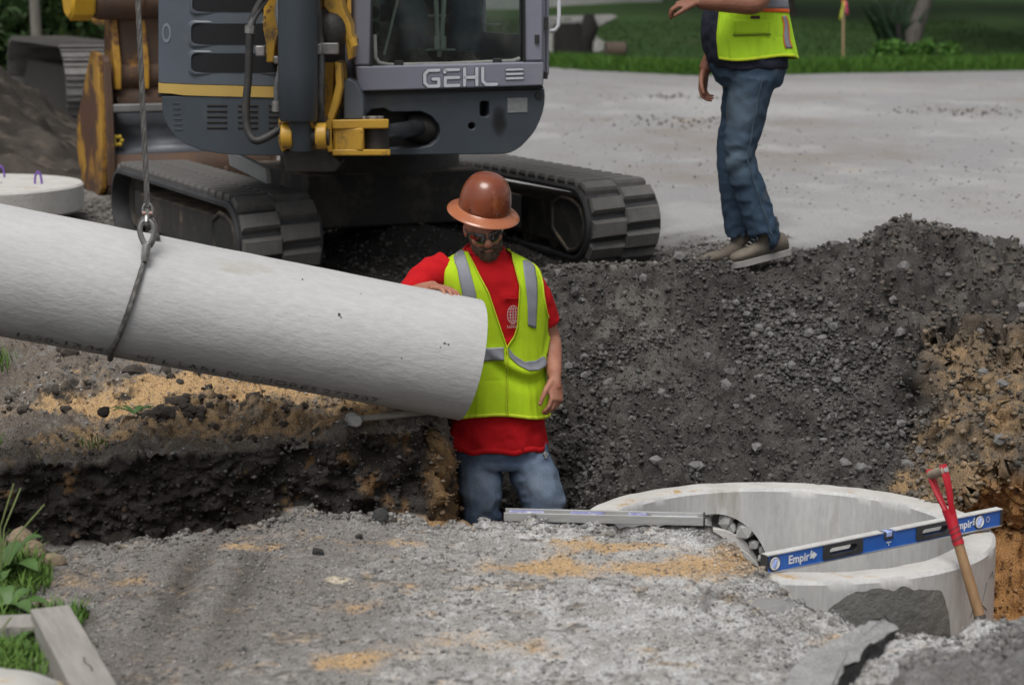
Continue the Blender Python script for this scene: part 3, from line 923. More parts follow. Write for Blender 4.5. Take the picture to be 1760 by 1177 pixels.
# scrawled crayon marks on the wall
def wallmark(polys, a0, z0, th, name, mat, r=MHR):
    f = lambda x, y, l: ringpt(r + .0012 + .0006 * l, a0 + x / r, z0 + y)
    strokes_mb(polys, th, f).build(name, mat, mh, smooth=0)
pencil = pmat('pencil_mark', (.16, .16, .16), rough=.9)
wallmark([[(-.08, .05), (.0, .03), (.07, -.01)], [(-.05, -.02), (.09, -.06)], [(.06, .09), (-.05, -.08)], [(-.08, .0), (-.03, .08)], [(.10, .1), (.15, .11), (.17, .08)]], R(326), -.20, .005, 'pencil_mark', pencil)
mh.matrix_basis = Matrix.Translation((MHC[0], MHC[1] - .028, -1.2)) @ Matrix.Rotation(R(-1.4), 4, 'X')
# incoming pipe and broken stones mortared round it, in the opening
ip_ = Vector((math.cos(hole_a), math.sin(hole_a), 0))
stub = empty('inlet_pipe', ringpt(MHI, hole_a, hole_z), 'short pale concrete pipe end entering the manhole through the back wall', 'pipe')
mb = MB(); c0 = ringpt(MHI - .10, hole_a + .02, hole_z - .045); c1 = c0 + ip_ * .5
mb.lathe([(.205, 0), (.205, .5), (.165, .5), (.165, 0)], c0, ip_, n=40); mb.build('pipe_wall', conc_top, stub, smooth=40, bevel=.004)
mb = MB()
q0 = c0 + ip_ * .10
for t in range(0, 40):
    pass
mb.lathe([(.245, .10), (.245, .20), (.20, .20), (.20, .10)], c0, ip_, n=40); mb.build('bell', conc_top, stub, smooth=40, bevel=.006)
rub = pmat('rubble_stone', (.50, .50, .485), (.38, .38, .365), scale=8, rough=.9, bump=.5, bscale=50, bdist=.01)
side_ = Vector((-ip_.y, ip_.x, 0))
pack = empty('mortar_packing', ringpt(MHI + .03, hole_a, hole_z), 'rough dark mortar and broken stones packed round the inlet pipe', 'mortar')
mb = MB(); P_ = []
for i in range(14):
    r = .10 + .19 * i / 13
    P_.append([ringpt(MHI + .055 - .02 * vn(np.array([[r * 40, t * 5, 0.]]), 170)[0], hole_a + r * math.cos(t) / .7, hole_z + r * math.sin(t)) for t in [2 * PI * q / 60 for q in range(61)]])
mb.grid(P_); mb.build('mortar_bed', mortar, pack, smooth=60)
for i, (t, r, s) in enumerate(((101, .215, .066), (71, .240, .040), (60, .218, .030), (47, .244, .046), (29, .240, .026), (21, .262, .020), (132, .222, .058), (160, .22, .05), (14, .25, .022), (88, .262, .024), (117, .262, .022), (64, .262, .018), (47, .265, .016), (90, .198, .022), (62, .212, .02))):
    c_ = ringpt(MHI + .025, hole_a - r * math.cos(R(t)) / .7, hole_z + r * math.sin(R(t)))
    me = rock_mesh('broken_stone', 500 + i, rub)
    o = bpy.data.objects.new('broken_stone', me); COL.objects.link(o); o.parent = pack
    o.matrix_basis = rootm(pack).inverted() @ Matrix.Translation(c_) @ Matrix.Rotation(hole_a, 4, 'Z') @ Matrix.Diagonal((s * .8, s * 1.1, s * 1.2, 1))

# ------------------------------------------------------------------ blue level across the ring
blue = pmat('blue_anodised', (.022, .135, .52), (.018, .11, .44), scale=14, rough=.38, bump=.05, bscale=90, wear=[((.35, .37, .40), 30, .66, .05), ((.20, .16, .11), 9, .70, .06)], spec=.5)
dustw = pmat('dusty_white_aluminium', (.62, .62, .61), (.48, .47, .44), scale=16, rough=.6, wear=((.25, .25, .24), 40, .64, .06))
blackp = pmat('black_rubber_grip', (.028, .028, .03), (.06, .06, .06), scale=12, rough=.7, bump=.15, bscale=90)
whitep = pmat('white_print', (.80, .82, .84), (.62, .66, .72), scale=25, rough=.5)
vialm = pmat('vial_liquid', (.25, .35, .75), (.45, .55, .85), scale=30, rough=.15)
chrome = pmat('bright_aluminium', (.62, .62, .62), (.5, .5, .5), scale=12, rough=.35, metal=.7)
q0 = Vector((0.850, 6.42, .025)); q1 = Vector((1.80, 7.08, .014))
ax = (q1 - q0).normalized(); an = Vector((-ax.y, ax.x, 0)).normalized() * -1; az = Vector((0, 0, 1))
if an.y > 0: an = -an
LN = 1.15; LH = .066; LT = .026
lv = empty('blue_level', q0, 'long blue box level with white end vials lying across the manhole ring', 'spirit level')
def lp(x, y, d=0.0):       # point on the front face
    return q0 + ax * x + az * y + an * d
mb = MB()
# web with two grip openings and end holes: front skin cut as strips
def face_prism(x0, x1, y0, y1, d0, d1, mb_):
    mb_.add([lp(x0, y0, d0), lp(x1, y0, d0), lp(x1, y1, d0), lp(x0, y1, d0), lp(x0, y0, d1), lp(x1, y0, d1), lp(x1, y1, d1), lp(x0, y1, d1)],
            [(0, 1, 2, 3), (7, 6, 5, 4), (0, 4, 5, 1), (1, 5, 6, 2), (2, 6, 7, 3), (3, 7, 4, 0)])
g1 = (.285, .415); g2 = (.735, .865); GY0, GY1 = .022, .047
for (a_, c_) in ((0, g1[0]), (g1[1], g2[0]), (g2[1], LN)):
    face_prism(a_, c_, .004, LH - .004, -LT + .002, -.002, mb)
for g in (g1, g2):
    face_prism(g[0], g[1], .004, GY0, -LT + .002, -.002, mb); face_prism(g[0], g[1], GY1, LH - .004, -LT + .002, -.002, mb)
mb.build('web', blue, lv, smooth=0)
mb = MB(); face_prism(0, LN, 0, .004, -LT - .003, .003, mb); mb.build('bottom_edge', chrome, lv, smooth=0)
mb = MB(); face_prism(0, .54, LH - .004, LH, -LT - .003, .003, mb); face_prism(.60, LN, LH - .004, LH, -LT - .003, .003, mb); mb.build('top_edge', dustw, lv, smooth=0)
for g in (g1, g2):
    mb = MB()
    o_ = []
    def rr(x0, x1, y0, y1, r, n=6):
        pts = []
        for (cx, cy, a0) in ((x1 - r, y1 - r, 0), (x0 + r, y1 - r, 90), (x0 + r, y0 + r, 180), (x1 - r, y0 + r, 270)):
            for i in range(n + 1):
                t = R(a0 + 90 * i / n); pts.append((cx + r * math.cos(t), cy + r * math.sin(t)))
        return pts
    A1 = rr(g[0] - .028, g[1] + .028, .009, .059, .006); B1 = rr(g[0], g[1], GY0, GY1, .012)
    ringsv = [[lp(x, y, .0035) for x, y in A1], [lp(x, y, .0035) for x, y in B1], [lp(x, y, -LT - .0035) for x, y in B1], [lp(x, y, -LT - .0035) for x, y in A1]]
    mb.ring_loft(ringsv, cap=False, closed=True); mb.build('grip_frame', blackp, lv, smooth=30)
for (xc, yc) in ((.035, .032), (LN - .12, .033)):
    mb = MB(); mb.lathe([(.0265, .0), (.0265, .003), (.022, .005), (.019, .001), (.0, .001)], lp(xc, yc, -.002), an, n=32, closed=False); h_ = mb.build('vial_housing', blackp, lv, smooth=40)
    mb = MB(); mb.lathe([(.0225, .0035), (.0205, .0055), (.016, .002), (.014, .002), (.0, .002)], lp(xc, yc, -.001), an, n=32, closed=False); mb.build('vial_ring', whitep, h_, smooth=40)
    mb = MB(); mb.capsule(lp(xc - .003, yc - .010, .003), lp(xc + .003, yc + .010, .003), .0055, .0055); mb.build('vial', vialm, h_, smooth=180)
mb = MB(); face_prism(.548, .592, .036, LH - .002, -LT - .001, .002, mb); h_ = mb.build('top_vial_block', blackp, lv, bevel=.002)
mb = MB(); face_prism(.556, .584, .045, LH - .001, -LT - .002, .0035, mb); mb.build('vial', vialm, h_, bevel=.003)
mb = MB(); face_prism(LN - .008, LN + .004, .001, LH - .001, -LT - .002, .002, mb); mb.build('end_cap', blackp, lv, bevel=.002)
mb = MB(); face_prism(-.004, .006, .001, LH - .001, -LT - .002, .002, mb); mb.build('end_cap', blackp, lv, bevel=.002)
for x0 in (.085, .885):
    text_mb('Empir', .040, lambda x, y: lp(x0 + .012 + x, .021 + y, .0008), bold=.0012).build('lettering', whitep, lv, smooth=0)
    f_ = lambda x, y, l: lp(x0 + .108 + x, .034 + y, .0008)
    mb = MB()
    mb.add([f_(0, -.009, 0), f_(.018, -.009, 0), f_(.018, -.014, 0), f_(.036, .0, 0), f_(.018, .014, 0), f_(.018, .009, 0), f_(0, .009, 0), f_(.006, 0, 0)], [(0, 1, 5, 6, 7), (2, 3, 4, 5, 1)])
    mb.add([f_(.004, .011, 0), f_(.014, .011, 0), f_(.009, .021, 0)], [(0, 1, 2)])
    mb.build('arrow_emblem', whitep, lv, smooth=0)
mb = MB(); f_ = lambda x, y, l: lp(.57 + x, .02 + y, .0008)
strokes_mb([[(-.01, .006), (.01, .006)], [(0, -.006), (0, .006)]], .004, f_).build('emblem', whitep, lv, smooth=0)
circ = [(.008 * math.cos(t * PI / 8), .010 * math.sin(t * PI / 8)) for t in range(17)]
strokes_mb([circ], .003, lambda x, y, l: lp(LN - .075 + x, .036 + y, .0008)).build('circle_mark', whitep, lv, smooth=0)

# ------------------------------------------------------------------ aluminium level lying on the asphalt edge
q0 = at(866, 914, 6.42); q1 = at(1209, 909, 6.36)
gz_ = max(ground_z(q0.x + .05, q0.y), ground_z(q0.x + .3, q0.y - .02)) + .002
q0.z = q1.z = gz_
ax = (q1 - q0).normalized(); an = Vector((ax.y, -ax.x, 0)); 
alu = pmat('dull_aluminium', (.40, .40, .39), (.30, .30, .29), scale=10, rough=.5, metal=.25, stretch=(1, 8, 8), wear=((.2, .19, .17), 25, .66, .08), bump=.08, bscale=120)
purp = pmat('purple_label', (.16, .15, .36), (.38, .40, .60), scale=22, rough=.4, wear=((.62, .64, .66), 40, .56, .03))
al = empty('aluminium_level', q0, 'dull grey aluminium level lying flat on the broken asphalt beside the worker', 'spirit level')
AL = (q1 - q0).length
def ap(x, y, d): return q0 + ax * x + az * y - an * d
def abox(x0, x1, y0, y1, d0, d1, mb_):
    mb_.add([ap(x, y, d) for x in (x0, x1) for y in (y0, y1) for d in (d0, d1)], [(0, 1, 3, 2), (4, 6, 7, 5), (0, 4, 5, 1), (2, 3, 7, 6), (0, 2, 6, 4), (1, 5, 7, 3)])
mb = MB(); abox(0, AL, 0, .030, 0, .006, mb); mb.build('front_flange', alu, al, bevel=.002)
mb = MB(); abox(0, AL, 0, .030, .056, .062, mb); mb.build('back_flange', alu, al, bevel=.002)
mb = MB(); abox(0, AL, .012, .016, .006, .056, mb); mb.build('web', alu, al)
for (x0, x1) in ((.02, .2), (.33, .5), (.62, .72)):
    x0 *= AL; x1 *= AL
    mb = MB(); abox(x0, x1, .0165, .027, .012, .052, mb); o = mb.build('vial_block', purp, al, bevel=.003)
mb = MB(); abox(.74 * AL, .97 * AL, .0162, .0185, .010, .054, mb); mb.build('sticker', whitep, al)
mb = MB(); abox(AL - .001, AL + .006, -.001, .031, -.001, .063, mb); mb.build('end_cap', blackp, al, bevel=.002)

# ------------------------------------------------------------------ shovel standing against the ring
redp = pmat('red_plastic', (.50, .012, .028), (.40, .010, .022), scale=12, rough=.42, wear=((.30, .05, .05), 14, .64, .1), bump=.06, bscale=60)
woodh = pmat('worn_ash_wood', (.33, .20, .10), (.22, .13, .065), scale=5, rough=.6, stretch=(6, 6, .6), bump=.15, bscale=30, wear=((.12, .08, .05), 8, .66, .1))
greyh = pmat('grip_wood', (.36, .30, .23), (.25, .2, .15), scale=20, rough=.7, bump=.2, bscale=50)
ironm = pmat('dark_socket', (.04, .038, .036), (.08, .06, .05), scale=14, rough=.7, bump=.3, bscale=60)
t0 = at(1610, 806, 6.62); t1 = at(1690, 1080, 6.44)
sh = empty('shovel', t1, 'shovel with red D handle and wooden shaft leaning in front of the manhole ring', 'shovel')
d = (t1 - t0); sh_l = d.length; d.normalize()
cx = Vector((0, 0, 1)).cross(d).normalized(); cx = Vector((0.36, -0.93, 0)); cx = (cx - d * cx.dot(d)).normalized(); cy = d.cross(cx)
def shp(s, a=0, b_=0): return t0 + d * s + cx * a + cy * b_
mb = MB(); mb.cyl(shp(.012, -.052), shp(.012, .052), .0165, n=18); mb.build('grip', greyh, sh, bevel=.003)
for sg in (-1, 1):
    mb = MB()
    ring_s = []
    for s, a, wd, th in ((-.008, .047, .030, .012), (.03, .047, .030, .012), (.08, .040, .026, .014), (.13, .024, .022, .018), (.165, .014, .020, .016)):
        c = shp(s, a * sg)
        ring_s.append([c + cx * (th / 2 * math.cos(t)) + cy * (wd / 2 * math.sin(t)) for t in [2 * PI * i / 12 for i in range(12)]])
    mb.ring_loft(ring_s); mb.build('yoke_arm', redp, sh, smooth=50)
    mb = MB(); mb.cyl(shp(.012, .050 * sg), shp(.012, .0565 * sg), .008, n=14); mb.build('rivet', chrome, sh)
mb = MB(); mb.tube([shp(.14), shp(.17), shp(.20), shp(.265)], [(.026, .02), (.022, .019), (.0185, .0185), (.0195, .0195)], 18); mb.build('handle_sleeve', redp, sh, smooth=60)
mb = MB()
for s in (.205, .222, .240, .246): mb.tube([shp(s + .006 * math.sin(t), .0192 * math.cos(t), .0192 * math.sin(t)) for t in [2 * PI * i / 20 for i in range(20)]], .0016, 6, closed=True)
mb.build('black_band', blackp, sh)
mb = MB(); mb.tube([shp(.262), shp(.40), shp(.56)], [.0172, .0185, .0185], 18); mb.build('shaft', woodh, sh, smooth=60)
mb = MB(); mb.tube([shp(.51), shp(.515), shp(.62), shp(.72)], [.0188, .0205, .0215, .024], 18); mb.build('socket', ironm, sh, smooth=60)
mb = MB()
P_ = []
for i in range(10):
    s = .70 + .30 * i / 9; wd = .035 + .085 * min(1, i / 2.5) - (.10 * max(0, (i - 5) / 4) ** 2)
    P_.append([shp(s, wd * q, -.02 * (q * q) + .02) for q in (-1, -.6, -.2, .2, .6, 1)])
mb.grid(P_); mb.build('blade', ironm, sh, solid=.003, smooth=60)
# ------------------------------------------------------------------ concrete pipe in its wire rope sling
PR = 0.243
pa = at(806, 618, 7.76); pb = at(0, 464, 7.36)
axd = (pa - pb).normalized()
up_ = (Vector((0, 0, 1)) - axd * axd.z).normalized()
fr_ = up_.cross(axd).normalized()
if fr_.y > 0: fr_ = -fr_                       # towards the camera
PL = (pa - pb).length + 1.0
pbase = pa - axd * PL
pm = Matrix(((axd.x, fr_.x, up_.x, pbase.x), (axd.y, fr_.y, up_.y, pbase.y), (axd.z, fr_.z, up_.z, pbase.z), (0, 0, 0, 1)))
pipe_m = pmat('cast_concrete_pipe', (.52, .522, .525), (.455, .455, .455), scale=2.5, rough=.8, bump=.52, bscale=46, bdist=.0075, stretch=(.42, 1.0, 1.0), speck=(45, .93, 1.06), wear=[((.40, .39, .36), 2.2, .645, .06), ((.22, .21, .19), 6.0, .725, .03)], spec=.3, detail=8)
pipe = empty('concrete_pipe', pbase, 'long pale concrete pipe hanging tilted in a wire rope sling', 'concrete pipe', mat4=pm)
def pp(s, a, r=PR):          # s along the pipe, a angle from the top towards the camera
    return pbase + axd * s + up_ * (r * math.cos(a)) + fr_ * (r * math.sin(a))
mb = MB(); NS = 150
rowsP = []
for i in range(NS + 1):
    s = PL * i / NS
    rr_ = PR
    rowsP.append([pp(s, 2 * PI * j / 96, rr_ + .0012 * vn(np.array([[s * 9, math.cos(2 * PI * j / 96) * 4, math.sin(2 * PI * j / 96) * 4]]), 180)[0]) for j in range(96)])
ri = PR - .055
rowsP.append([pp(PL + .002, 2 * PI * j / 96, PR - .006) for j in range(96)])
rowsP.append([pp(PL + .002, 2 * PI * j / 96, ri + .004) for j in range(96)])
for s in (PL, PL * .5, 0): rowsP.append([pp(s, 2 * PI * j / 96, ri) for j in range(96)])
mb.ring_loft(rowsP, cap=False, closed=True)
mb.build('pipe_wall', pipe_m, pipe, smooth=40)
sten = pmat('black_stencil_ink', (.06, .06, .06), (.16, .16, .16), scale=60, rough=.85, wear=((.42, .42, .42), 55, .46, .12))
def px_to_s(px): return PL - (pa - pb).length * (806 - px) / 806.0
vdir = Vector((0, CP, -SP))
asil = math.atan2(-(Vector((0, 0, 1)) - vdir * vdir.z).dot(up_) * -1, 1)
a_bot = R(180 - 12)           # lower limb seen from the camera
for (txt, px) in (('CL', -18), ('1230-17', 40), ('1840', 140), ('HI', 240), ('L LARL', 282), ('N: SHORES', 390), ('273307', 556)):
    s0 = px_to_s(px)
    text_mb(txt, .062, lambda x, y: pp(s0 + x * 1.05, a_bot - R(15) - y / PR, PR + .0016), spacing=1.15, bold=.0012).build('stencil_lettering', sten, pipe, smooth=0)
dark_spot = pmat('tar_spot', (.07, .065, .06), rough=.9)
for (px, py, s) in ((583, 541, .006), (586, 545, .004), (520, 480, .004), (765, 590, .006), (771, 592, .004), (757, 597, .003), (690, 615, .003), (620, 505, .003)):
    u_ = (at(px, py, 7.4) - Vector((0, 0, CAMZ))).normalized(); o_ = Vector((0, 0, CAMZ))
    # intersect the sight line with the pipe surface
    w0 = o_ - pbase; dp = u_ - axd * u_.dot(axd); wp = w0 - axd * w0.dot(axd)
    aa, bb, cc = dp.dot(dp), 2 * dp.dot(wp), wp.dot(wp) - (PR + .0015) ** 2
    dsc = bb * bb - 4 * aa * cc
    if dsc < 0: continue
    q = o_ + u_ * ((-bb - math.sqrt(dsc)) / (2 * aa)); nq = (wp + dp * ((-bb - math.sqrt(dsc)) / (2 * aa))).normalized()
    mb = MB(); ring_ = []
    t1_ = axd; t2_ = nq.cross(axd)
    for k_ in range(9): ring_.append(q + (t1_ * math.cos(k_ * 2 * PI / 9) + t2_ * math.sin(k_ * 2 * PI / 9)) * s * rnd.uniform(.5, 1.4))
    mb.add(ring_, [tuple(range(9))]); mb.build('pit_mark', dark_spot, pipe, smooth=0)

def pipe_hit(px, py, rad):
    u_ = (at(px, py, 7.4) - Vector((0, 0, CAMZ))).normalized(); o_ = Vector((0, 0, CAMZ))
    w0 = o_ - pbase; dp = u_ - axd * u_.dot(axd); wp = w0 - axd * w0.dot(axd)
    aa, bb, cc = dp.dot(dp), 2 * dp.dot(wp), wp.dot(wp) - rad ** 2
    t = (-bb - math.sqrt(max(bb * bb - 4 * aa * cc, 0))) / (2 * aa)
    q = o_ + u_ * t - pbase
    return q.dot(axd), math.atan2(q.dot(fr_), q.dot(up_))
def ghit(px, py):
    t = 5.0
    while t < 14:
        q = at(px, py, t)
        if q.z <= ground_z(q.x, q.y): break
        t += .02
    return q
rope_m = pmat('wire_rope', (.20, .195, .185), (.11, .105, .10), scale=40, rough=.55, metal=.55)
steel_m = pmat('worn_galvanised', (.36, .36, .35), (.24, .24, .235), scale=30, rough=.4, metal=.7, wear=((.14, .10, .08), 30, .62, .1))
rustred = pmat('red_brown_steel', (.20, .09, .07), (.30, .24, .22), scale=40, rough=.55, metal=.4)
def wire_rope(mb, path, rad, pitch=.075, n=6, k=5):
    # resample
    L_ = [0]
    for i in range(1, len(path)): L_.append(L_[-1] + (path[i] - path[i - 1]).length)
    m = int(L_[-1] / (pitch / 9)) + 2
    pts = []
    for i in range(m):
        d = L_[-1] * i / (m - 1); j = 0
        while j < len(L_) - 2 and L_[j + 1] < d: j += 1
        t = (d - L_[j]) / max(L_[j + 1] - L_[j], 1e-9); pts.append(path[j].lerp(path[j + 1], t))
    ref = None; fr = []
    for i in range(m):
        t = (pts[min(i + 1, m - 1)] - pts[max(i - 1, 0)]).normalized()
        if ref is None: ref = Vector((1, 0, 0)) if abs(t.x) < .8 else Vector((0, 1, 0))
        x = (ref - t * ref.dot(t)).normalized(); ref = x; fr.append((x, t.cross(x)))
    sr = rad * .42; hr = rad * .62
    for q in range(n):
        sp_ = []
        for i in range(m):
            a = 2 * PI * (q / n + L_[-1] * i / (m - 1) / pitch)
            sp_.append(pts[i] + fr[i][0] * (hr * math.cos(a)) + fr[i][1] * (hr * math.sin(a)))
        mb.tube(sp_, sr, k)
    mb.tube(pts[::4] + [pts[-1]], hr * .8, 6)
sl = empty('wire_rope_sling', pp(px_to_s(250), 0), 'twisted steel wire rope sling choked round the concrete pipe', 'rope sling')
s_a, a_a = pipe_hit(249, 446, PR + .012); s_b, a_b = pipe_hit(190, 606, PR + .012)
ctop = pp(s_a, a_a, PR + .014)
path = []
for i in range(61):
    t = i / 60; a = a_a + (2 * PI - R(30)) * t
    if a <= a_b: s = s_a + (s_b - s_a) * (a - a_a) / (a_b - a_a)
    else: s = s_b + (s_a + .05 - s_b) * (a - a_b) / (a_a + 2 * PI - a_b)
    path.append(pp(s, a, PR + .0105))
mb = MB(); wire_rope(mb, path, .0105, .06); mb.build('rope', rope_m, sl, smooth=60)
fer0 = ctop; eye = at(253, 397, ctop.y + .02)
mb = MB(); f0 = at(249, 450, ctop.y - .012); f1 = at(252, 420, ctop.y)
mb.tube([f0, f0.lerp(f1, .15), f0.lerp(f1, .8), f1], [.012, .0165, .0165, .015], 14); mb.build('ferrule', steel_m, sl, smooth=60)
th = []
for i in range(25):
    t = 2 * PI * i / 24
    w_ = .026 * math.sin(t) * (1 - .55 * (1 - math.cos(t)) / 2 * 0 - .35 * (1 + math.cos(t)) / 2 * (-1) * 0)
    yy = math.cos(t)
    ww = .030 * math.sin(t) * (.62 + .38 * (yy * .5 + .5))
    th.append(eye + Vector((ww, 0, .045 * yy - .004)))
mb = MB(); mb.tube(th[:-1], .0085, 10, closed=True); mb.build('thimble', steel_m, sl, smooth=60)
th2 = [eye + (p - eye) * 1.28 + Vector((0, .004, 0)) for p in th]
mb = MB(); wire_rope(mb, th2, .007, .05); mb.build('eye_rope', rope_m, sl, smooth=60)
cb = empty('lifting_cable', at(253, 355, 7.5), 'vertical steel lifting cable with a shackle above the pipe', 'lifting cable')
yE = eye.y
mb = MB(); lk = []
lc = at(254, 366, yE)
for i in range(24):
    t = 2 * PI * i / 24; lk.append(lc + Vector((.0105 * math.cos(t) * 1.0, .004 * math.sin(t), .030 * math.sin(t) - .012)))
mb.tube([at(254, 366, yE) + Vector((0, .0, .016)), at(254, 372, yE), eye + Vector((.0, -.002, .052)), eye + Vector((0, -.012, .040)), eye + Vector((0, .004, .030))], [.010, .011, .011, .011, .010], 10); mb.build('hook', steel_m, cb, smooth=60)
sk = []
for i in range(25):
    t = 2 * PI * i / 24
    sk.append(at(254, 361, yE) + Vector((.0175 * math.cos(t), 0, .024 * math.sin(t))))
mb = MB(); mb.tube(sk[:-1], .0055, 10, closed=True); mb.build('shackle', steel_m, cb, smooth=60)
mb = MB(); c_ = at(254, 369, yE); mb.cyl(c_ + Vector((-.019, 0, .004)), c_ + Vector((.019, 0, .004)), .010, n=12); mb.build('collar', rustred, cb, smooth=50)
c0_ = at(253.5, 356, yE); c1_ = at(237, 0, yE + .02); dirc = (c1_ - c0_).normalized()
CABTOP = c0_ + dirc * (1.9 / dirc.z)
mb = MB(); wire_rope(mb, [c0_, c1_, CABTOP], .0105, .08); mb.build('cable', rope_m, cb, smooth=60)

# ------------------------------------------------------------------ sledge hammer lying behind the pipe
hm = ghit(608, 733); hz = hm.z; HYy = hm.y
ham = empty('sledge_hammer', (hm.x, HYy, hz), 'dusty grey sledge hammer lying on the gravel under the pipe', 'hammer')
dustg = pmat('cement_dusted_steel', (.46, .46, .45), (.36, .36, .35), scale=25, rough=.85, bump=.2, bscale=90)
h0 = Vector((hm.x, HYy, hz + .028)); h1 = Vector((hm.x + .40, HYy + .10, hz + .05))
mb = MB(); hd = Vector((.25, -.95, .12)).normalized()
mb.tube([h0 - hd * .062, h0 - hd * .05, h0 + hd * .05, h0 + hd * .062], [.022, .028, .028, .022], 8); mb.build('head', dustg, ham, smooth=0)
mb = MB(); mb.tube([h0 - Vector((.03, 0, 0)), h0 + (h1 - h0) * .3, h1], [(.012, .015), (.013, .016), (.015, .019)], 12); mb.build('handle', pmat('dusty_hickory', (.42, .40, .36), (.34, .31, .26), scale=15, rough=.7), ham, smooth=60)
q = at(640, 700, 8.35); z = ground_z(q.x, 8.3)
mb = MB(); P_ = [[Vector((q.x + .06 * (i - 2) * .5, 8.3 + .02 * j, z + .012 + .012 * math.sin(i * 1.7 + j))) for i in range(5)] for j in range(4)]
mb.grid(P_); tag(mb.build('plastic_scrap', pmat('blue_plastic', (.10, .22, .42), rough=.5), None, solid=.004), 'small blue plastic scrap on the gravel behind the pipe', 'scrap')

# ------------------------------------------------------------------ timbers, cement bag, weeds in the near left corner
oldw = pmat('weathered_timber', (.33, .31, .285), (.24, .225, .205), scale=7, rough=.9, bump=.35, bscale=26, bdist=.006, stretch=(7, .8, 7), wear=[((.12, .11, .10), 3.2, .67, .05), ((.36, .27, .15), 5, .68, .08)])
t0 = atz(86, 1042, .29)
tt_ = atz(162, 1177, .29)
d = (tt_ - t0).normalized(); sd_ = Vector((d.y, -d.x, 0)).normalized()
if sd_.x < 0: sd_ = -sd_
tm_ = Matrix(((sd_.x, d.x, 0, t0.x), (sd_.y, d.y, 0, t0.y), (0, 0, 1, .2), (0, 0, 0, 1)))
tb = MB(); 
tb.box((0, .8, .045), (.106, 1.6, .09))
P_ = tb
o = tb.build('timber', oldw, None, bevel=.004, local=True); o.matrix_basis = tm_
tag(o, 'long weathered grey timber lying at the edge of the grass', 'timber')
mb = MB()
crk = pmat('timber_crack', (.06, .055, .05), rough=.9)
strokes_mb([[(.012, .46), (.008, .50), (.016, .535), (.014, .57)]], .004, lambda x, y, l: (x, y, .0902 + l * .0006)).build('crack', crk, o, smooth=0, local=True)
t2 = at(18, 1085, 5.45)
o = MB().box((0, 0, .035), (.34, .11, .07)).build('timber', oldw, None, bevel=.004, local=True)
q = atz(48, 1066, .26); o.location = (q.x - .06, q.y, .19); o.rotation_euler = (0, 0, R(8)); tag(o, 'short weathered timber block butted against the left of the long timber', 'timber')
bagm = pmat('paper_bag', (.50, .49, .46), (.42, .41, .38), scale=6, rough=.85, bump=.3, bscale=18, bdist=.02, wear=[((.48, .37, .22), 2.4, .56, .02), ((.13, .14, .16), 3.3, .655, .015)], stretch=(1, 2.2, 1))
q = atz(2, 1200, .28)
mb = MB(); P_ = []
for i in range(31):
    row = []
    for j in range(40):
        u = -1 + 2 * i / 30; a = 2 * PI * j / 40
        e = (1 - abs(u) ** 4) ** .5
        row.append(Vector((q.x - .13 + .26 * u, q.y - .02 + .20 * math.copysign(abs(math.cos(a)) ** .8, math.cos(a)) * (.75 + .25 * e), .25 + .085 * math.sin(a) * e + .008 * vn(np.array([[u * 4, a * 2, 0.]]), 190)[0])))
    P_.append(row)
mb.ring_loft(P_); tag(mb.build('cement_bag', bagm, None, smooth=80), 'pale paper bag with tan and dark print on the grass in the near left corner', 'bag')

grassm = pmat('grass_blade', (.075, .16, .025), (.12, .20, .04), scale=3, rough=.6, spec=.3)
leafm = pmat('broad_leaf', (.050, .11, .025), (.085, .155, .045), scale=14, rough=.5, bump=.3, bscale=22, spec=.4)
stemm = pmat('seed_stalk', (.16, .20, .07), rough=.7)
def blades(mb, n, fn, hmin, hmax, wd=.003):
    for i in range(n):
        x, y, z = fn(); h = rnd.uniform(hmin, hmax); a = rnd.uniform(0, 6.28); l = rnd.uniform(.1, .9) * h
        dx, dy = math.cos(a) * l, math.sin(a) * l; px_, py_ = -math.sin(a) * wd, math.cos(a) * wd
        b0 = Vector((x - px_, y - py_, z)); b1 = Vector((x + px_, y + py_, z)); m0 = Vector((x + dx * .35 - px_ * .8, y + dy * .35 - py_ * .8, z + h * .6)); m1 = Vector((x + dx * .35 + px_ * .8, y + dy * .35 + py_ * .8, z + h * .6)); t = Vector((x + dx, y + dy, z + h * rnd.uniform(.75, 1)))
        mb.add([b0, b1, m1, m0, t], [(0, 1, 2, 3), (3, 2, 4)])
def verge():
    while True:
        x = rnd.uniform(-1.75, -1.18); y = rnd.uniform(4.6, 6.15)
        lim = -1.30 - .16 * (y - 5.0) + .04 * math.sin(y * 9)
        if x < lim: return x, y, .18
mb = MB(); blades(mb, 5200, verge, .03, .10)
def verge2():
    x = rnd.uniform(-1.36, -1.2); y = rnd.uniform(4.8, 5.45); return x, y, .185
blades(mb, 1400, verge2, .03, .085)
def verge3():
    return rnd.gauss(-2.42, .07), rnd.gauss(8.75, .25), .27
blades(mb, 600, verge3, .03, .10)
def verge4():
    return rnd.gauss(-1.62, .10), rnd.gauss(7.93, .04), .12
blades(mb, 110, verge4, .02, .05)
def verge5():
    return rnd.gauss(-2.2, .1), rnd.gauss(7.9, .08), .08
blades(mb, 500, verge5, .03, .09)
o = mb.build('grass', grassm, None, smooth=0, normals=False); o['kind'] = 'stuff'
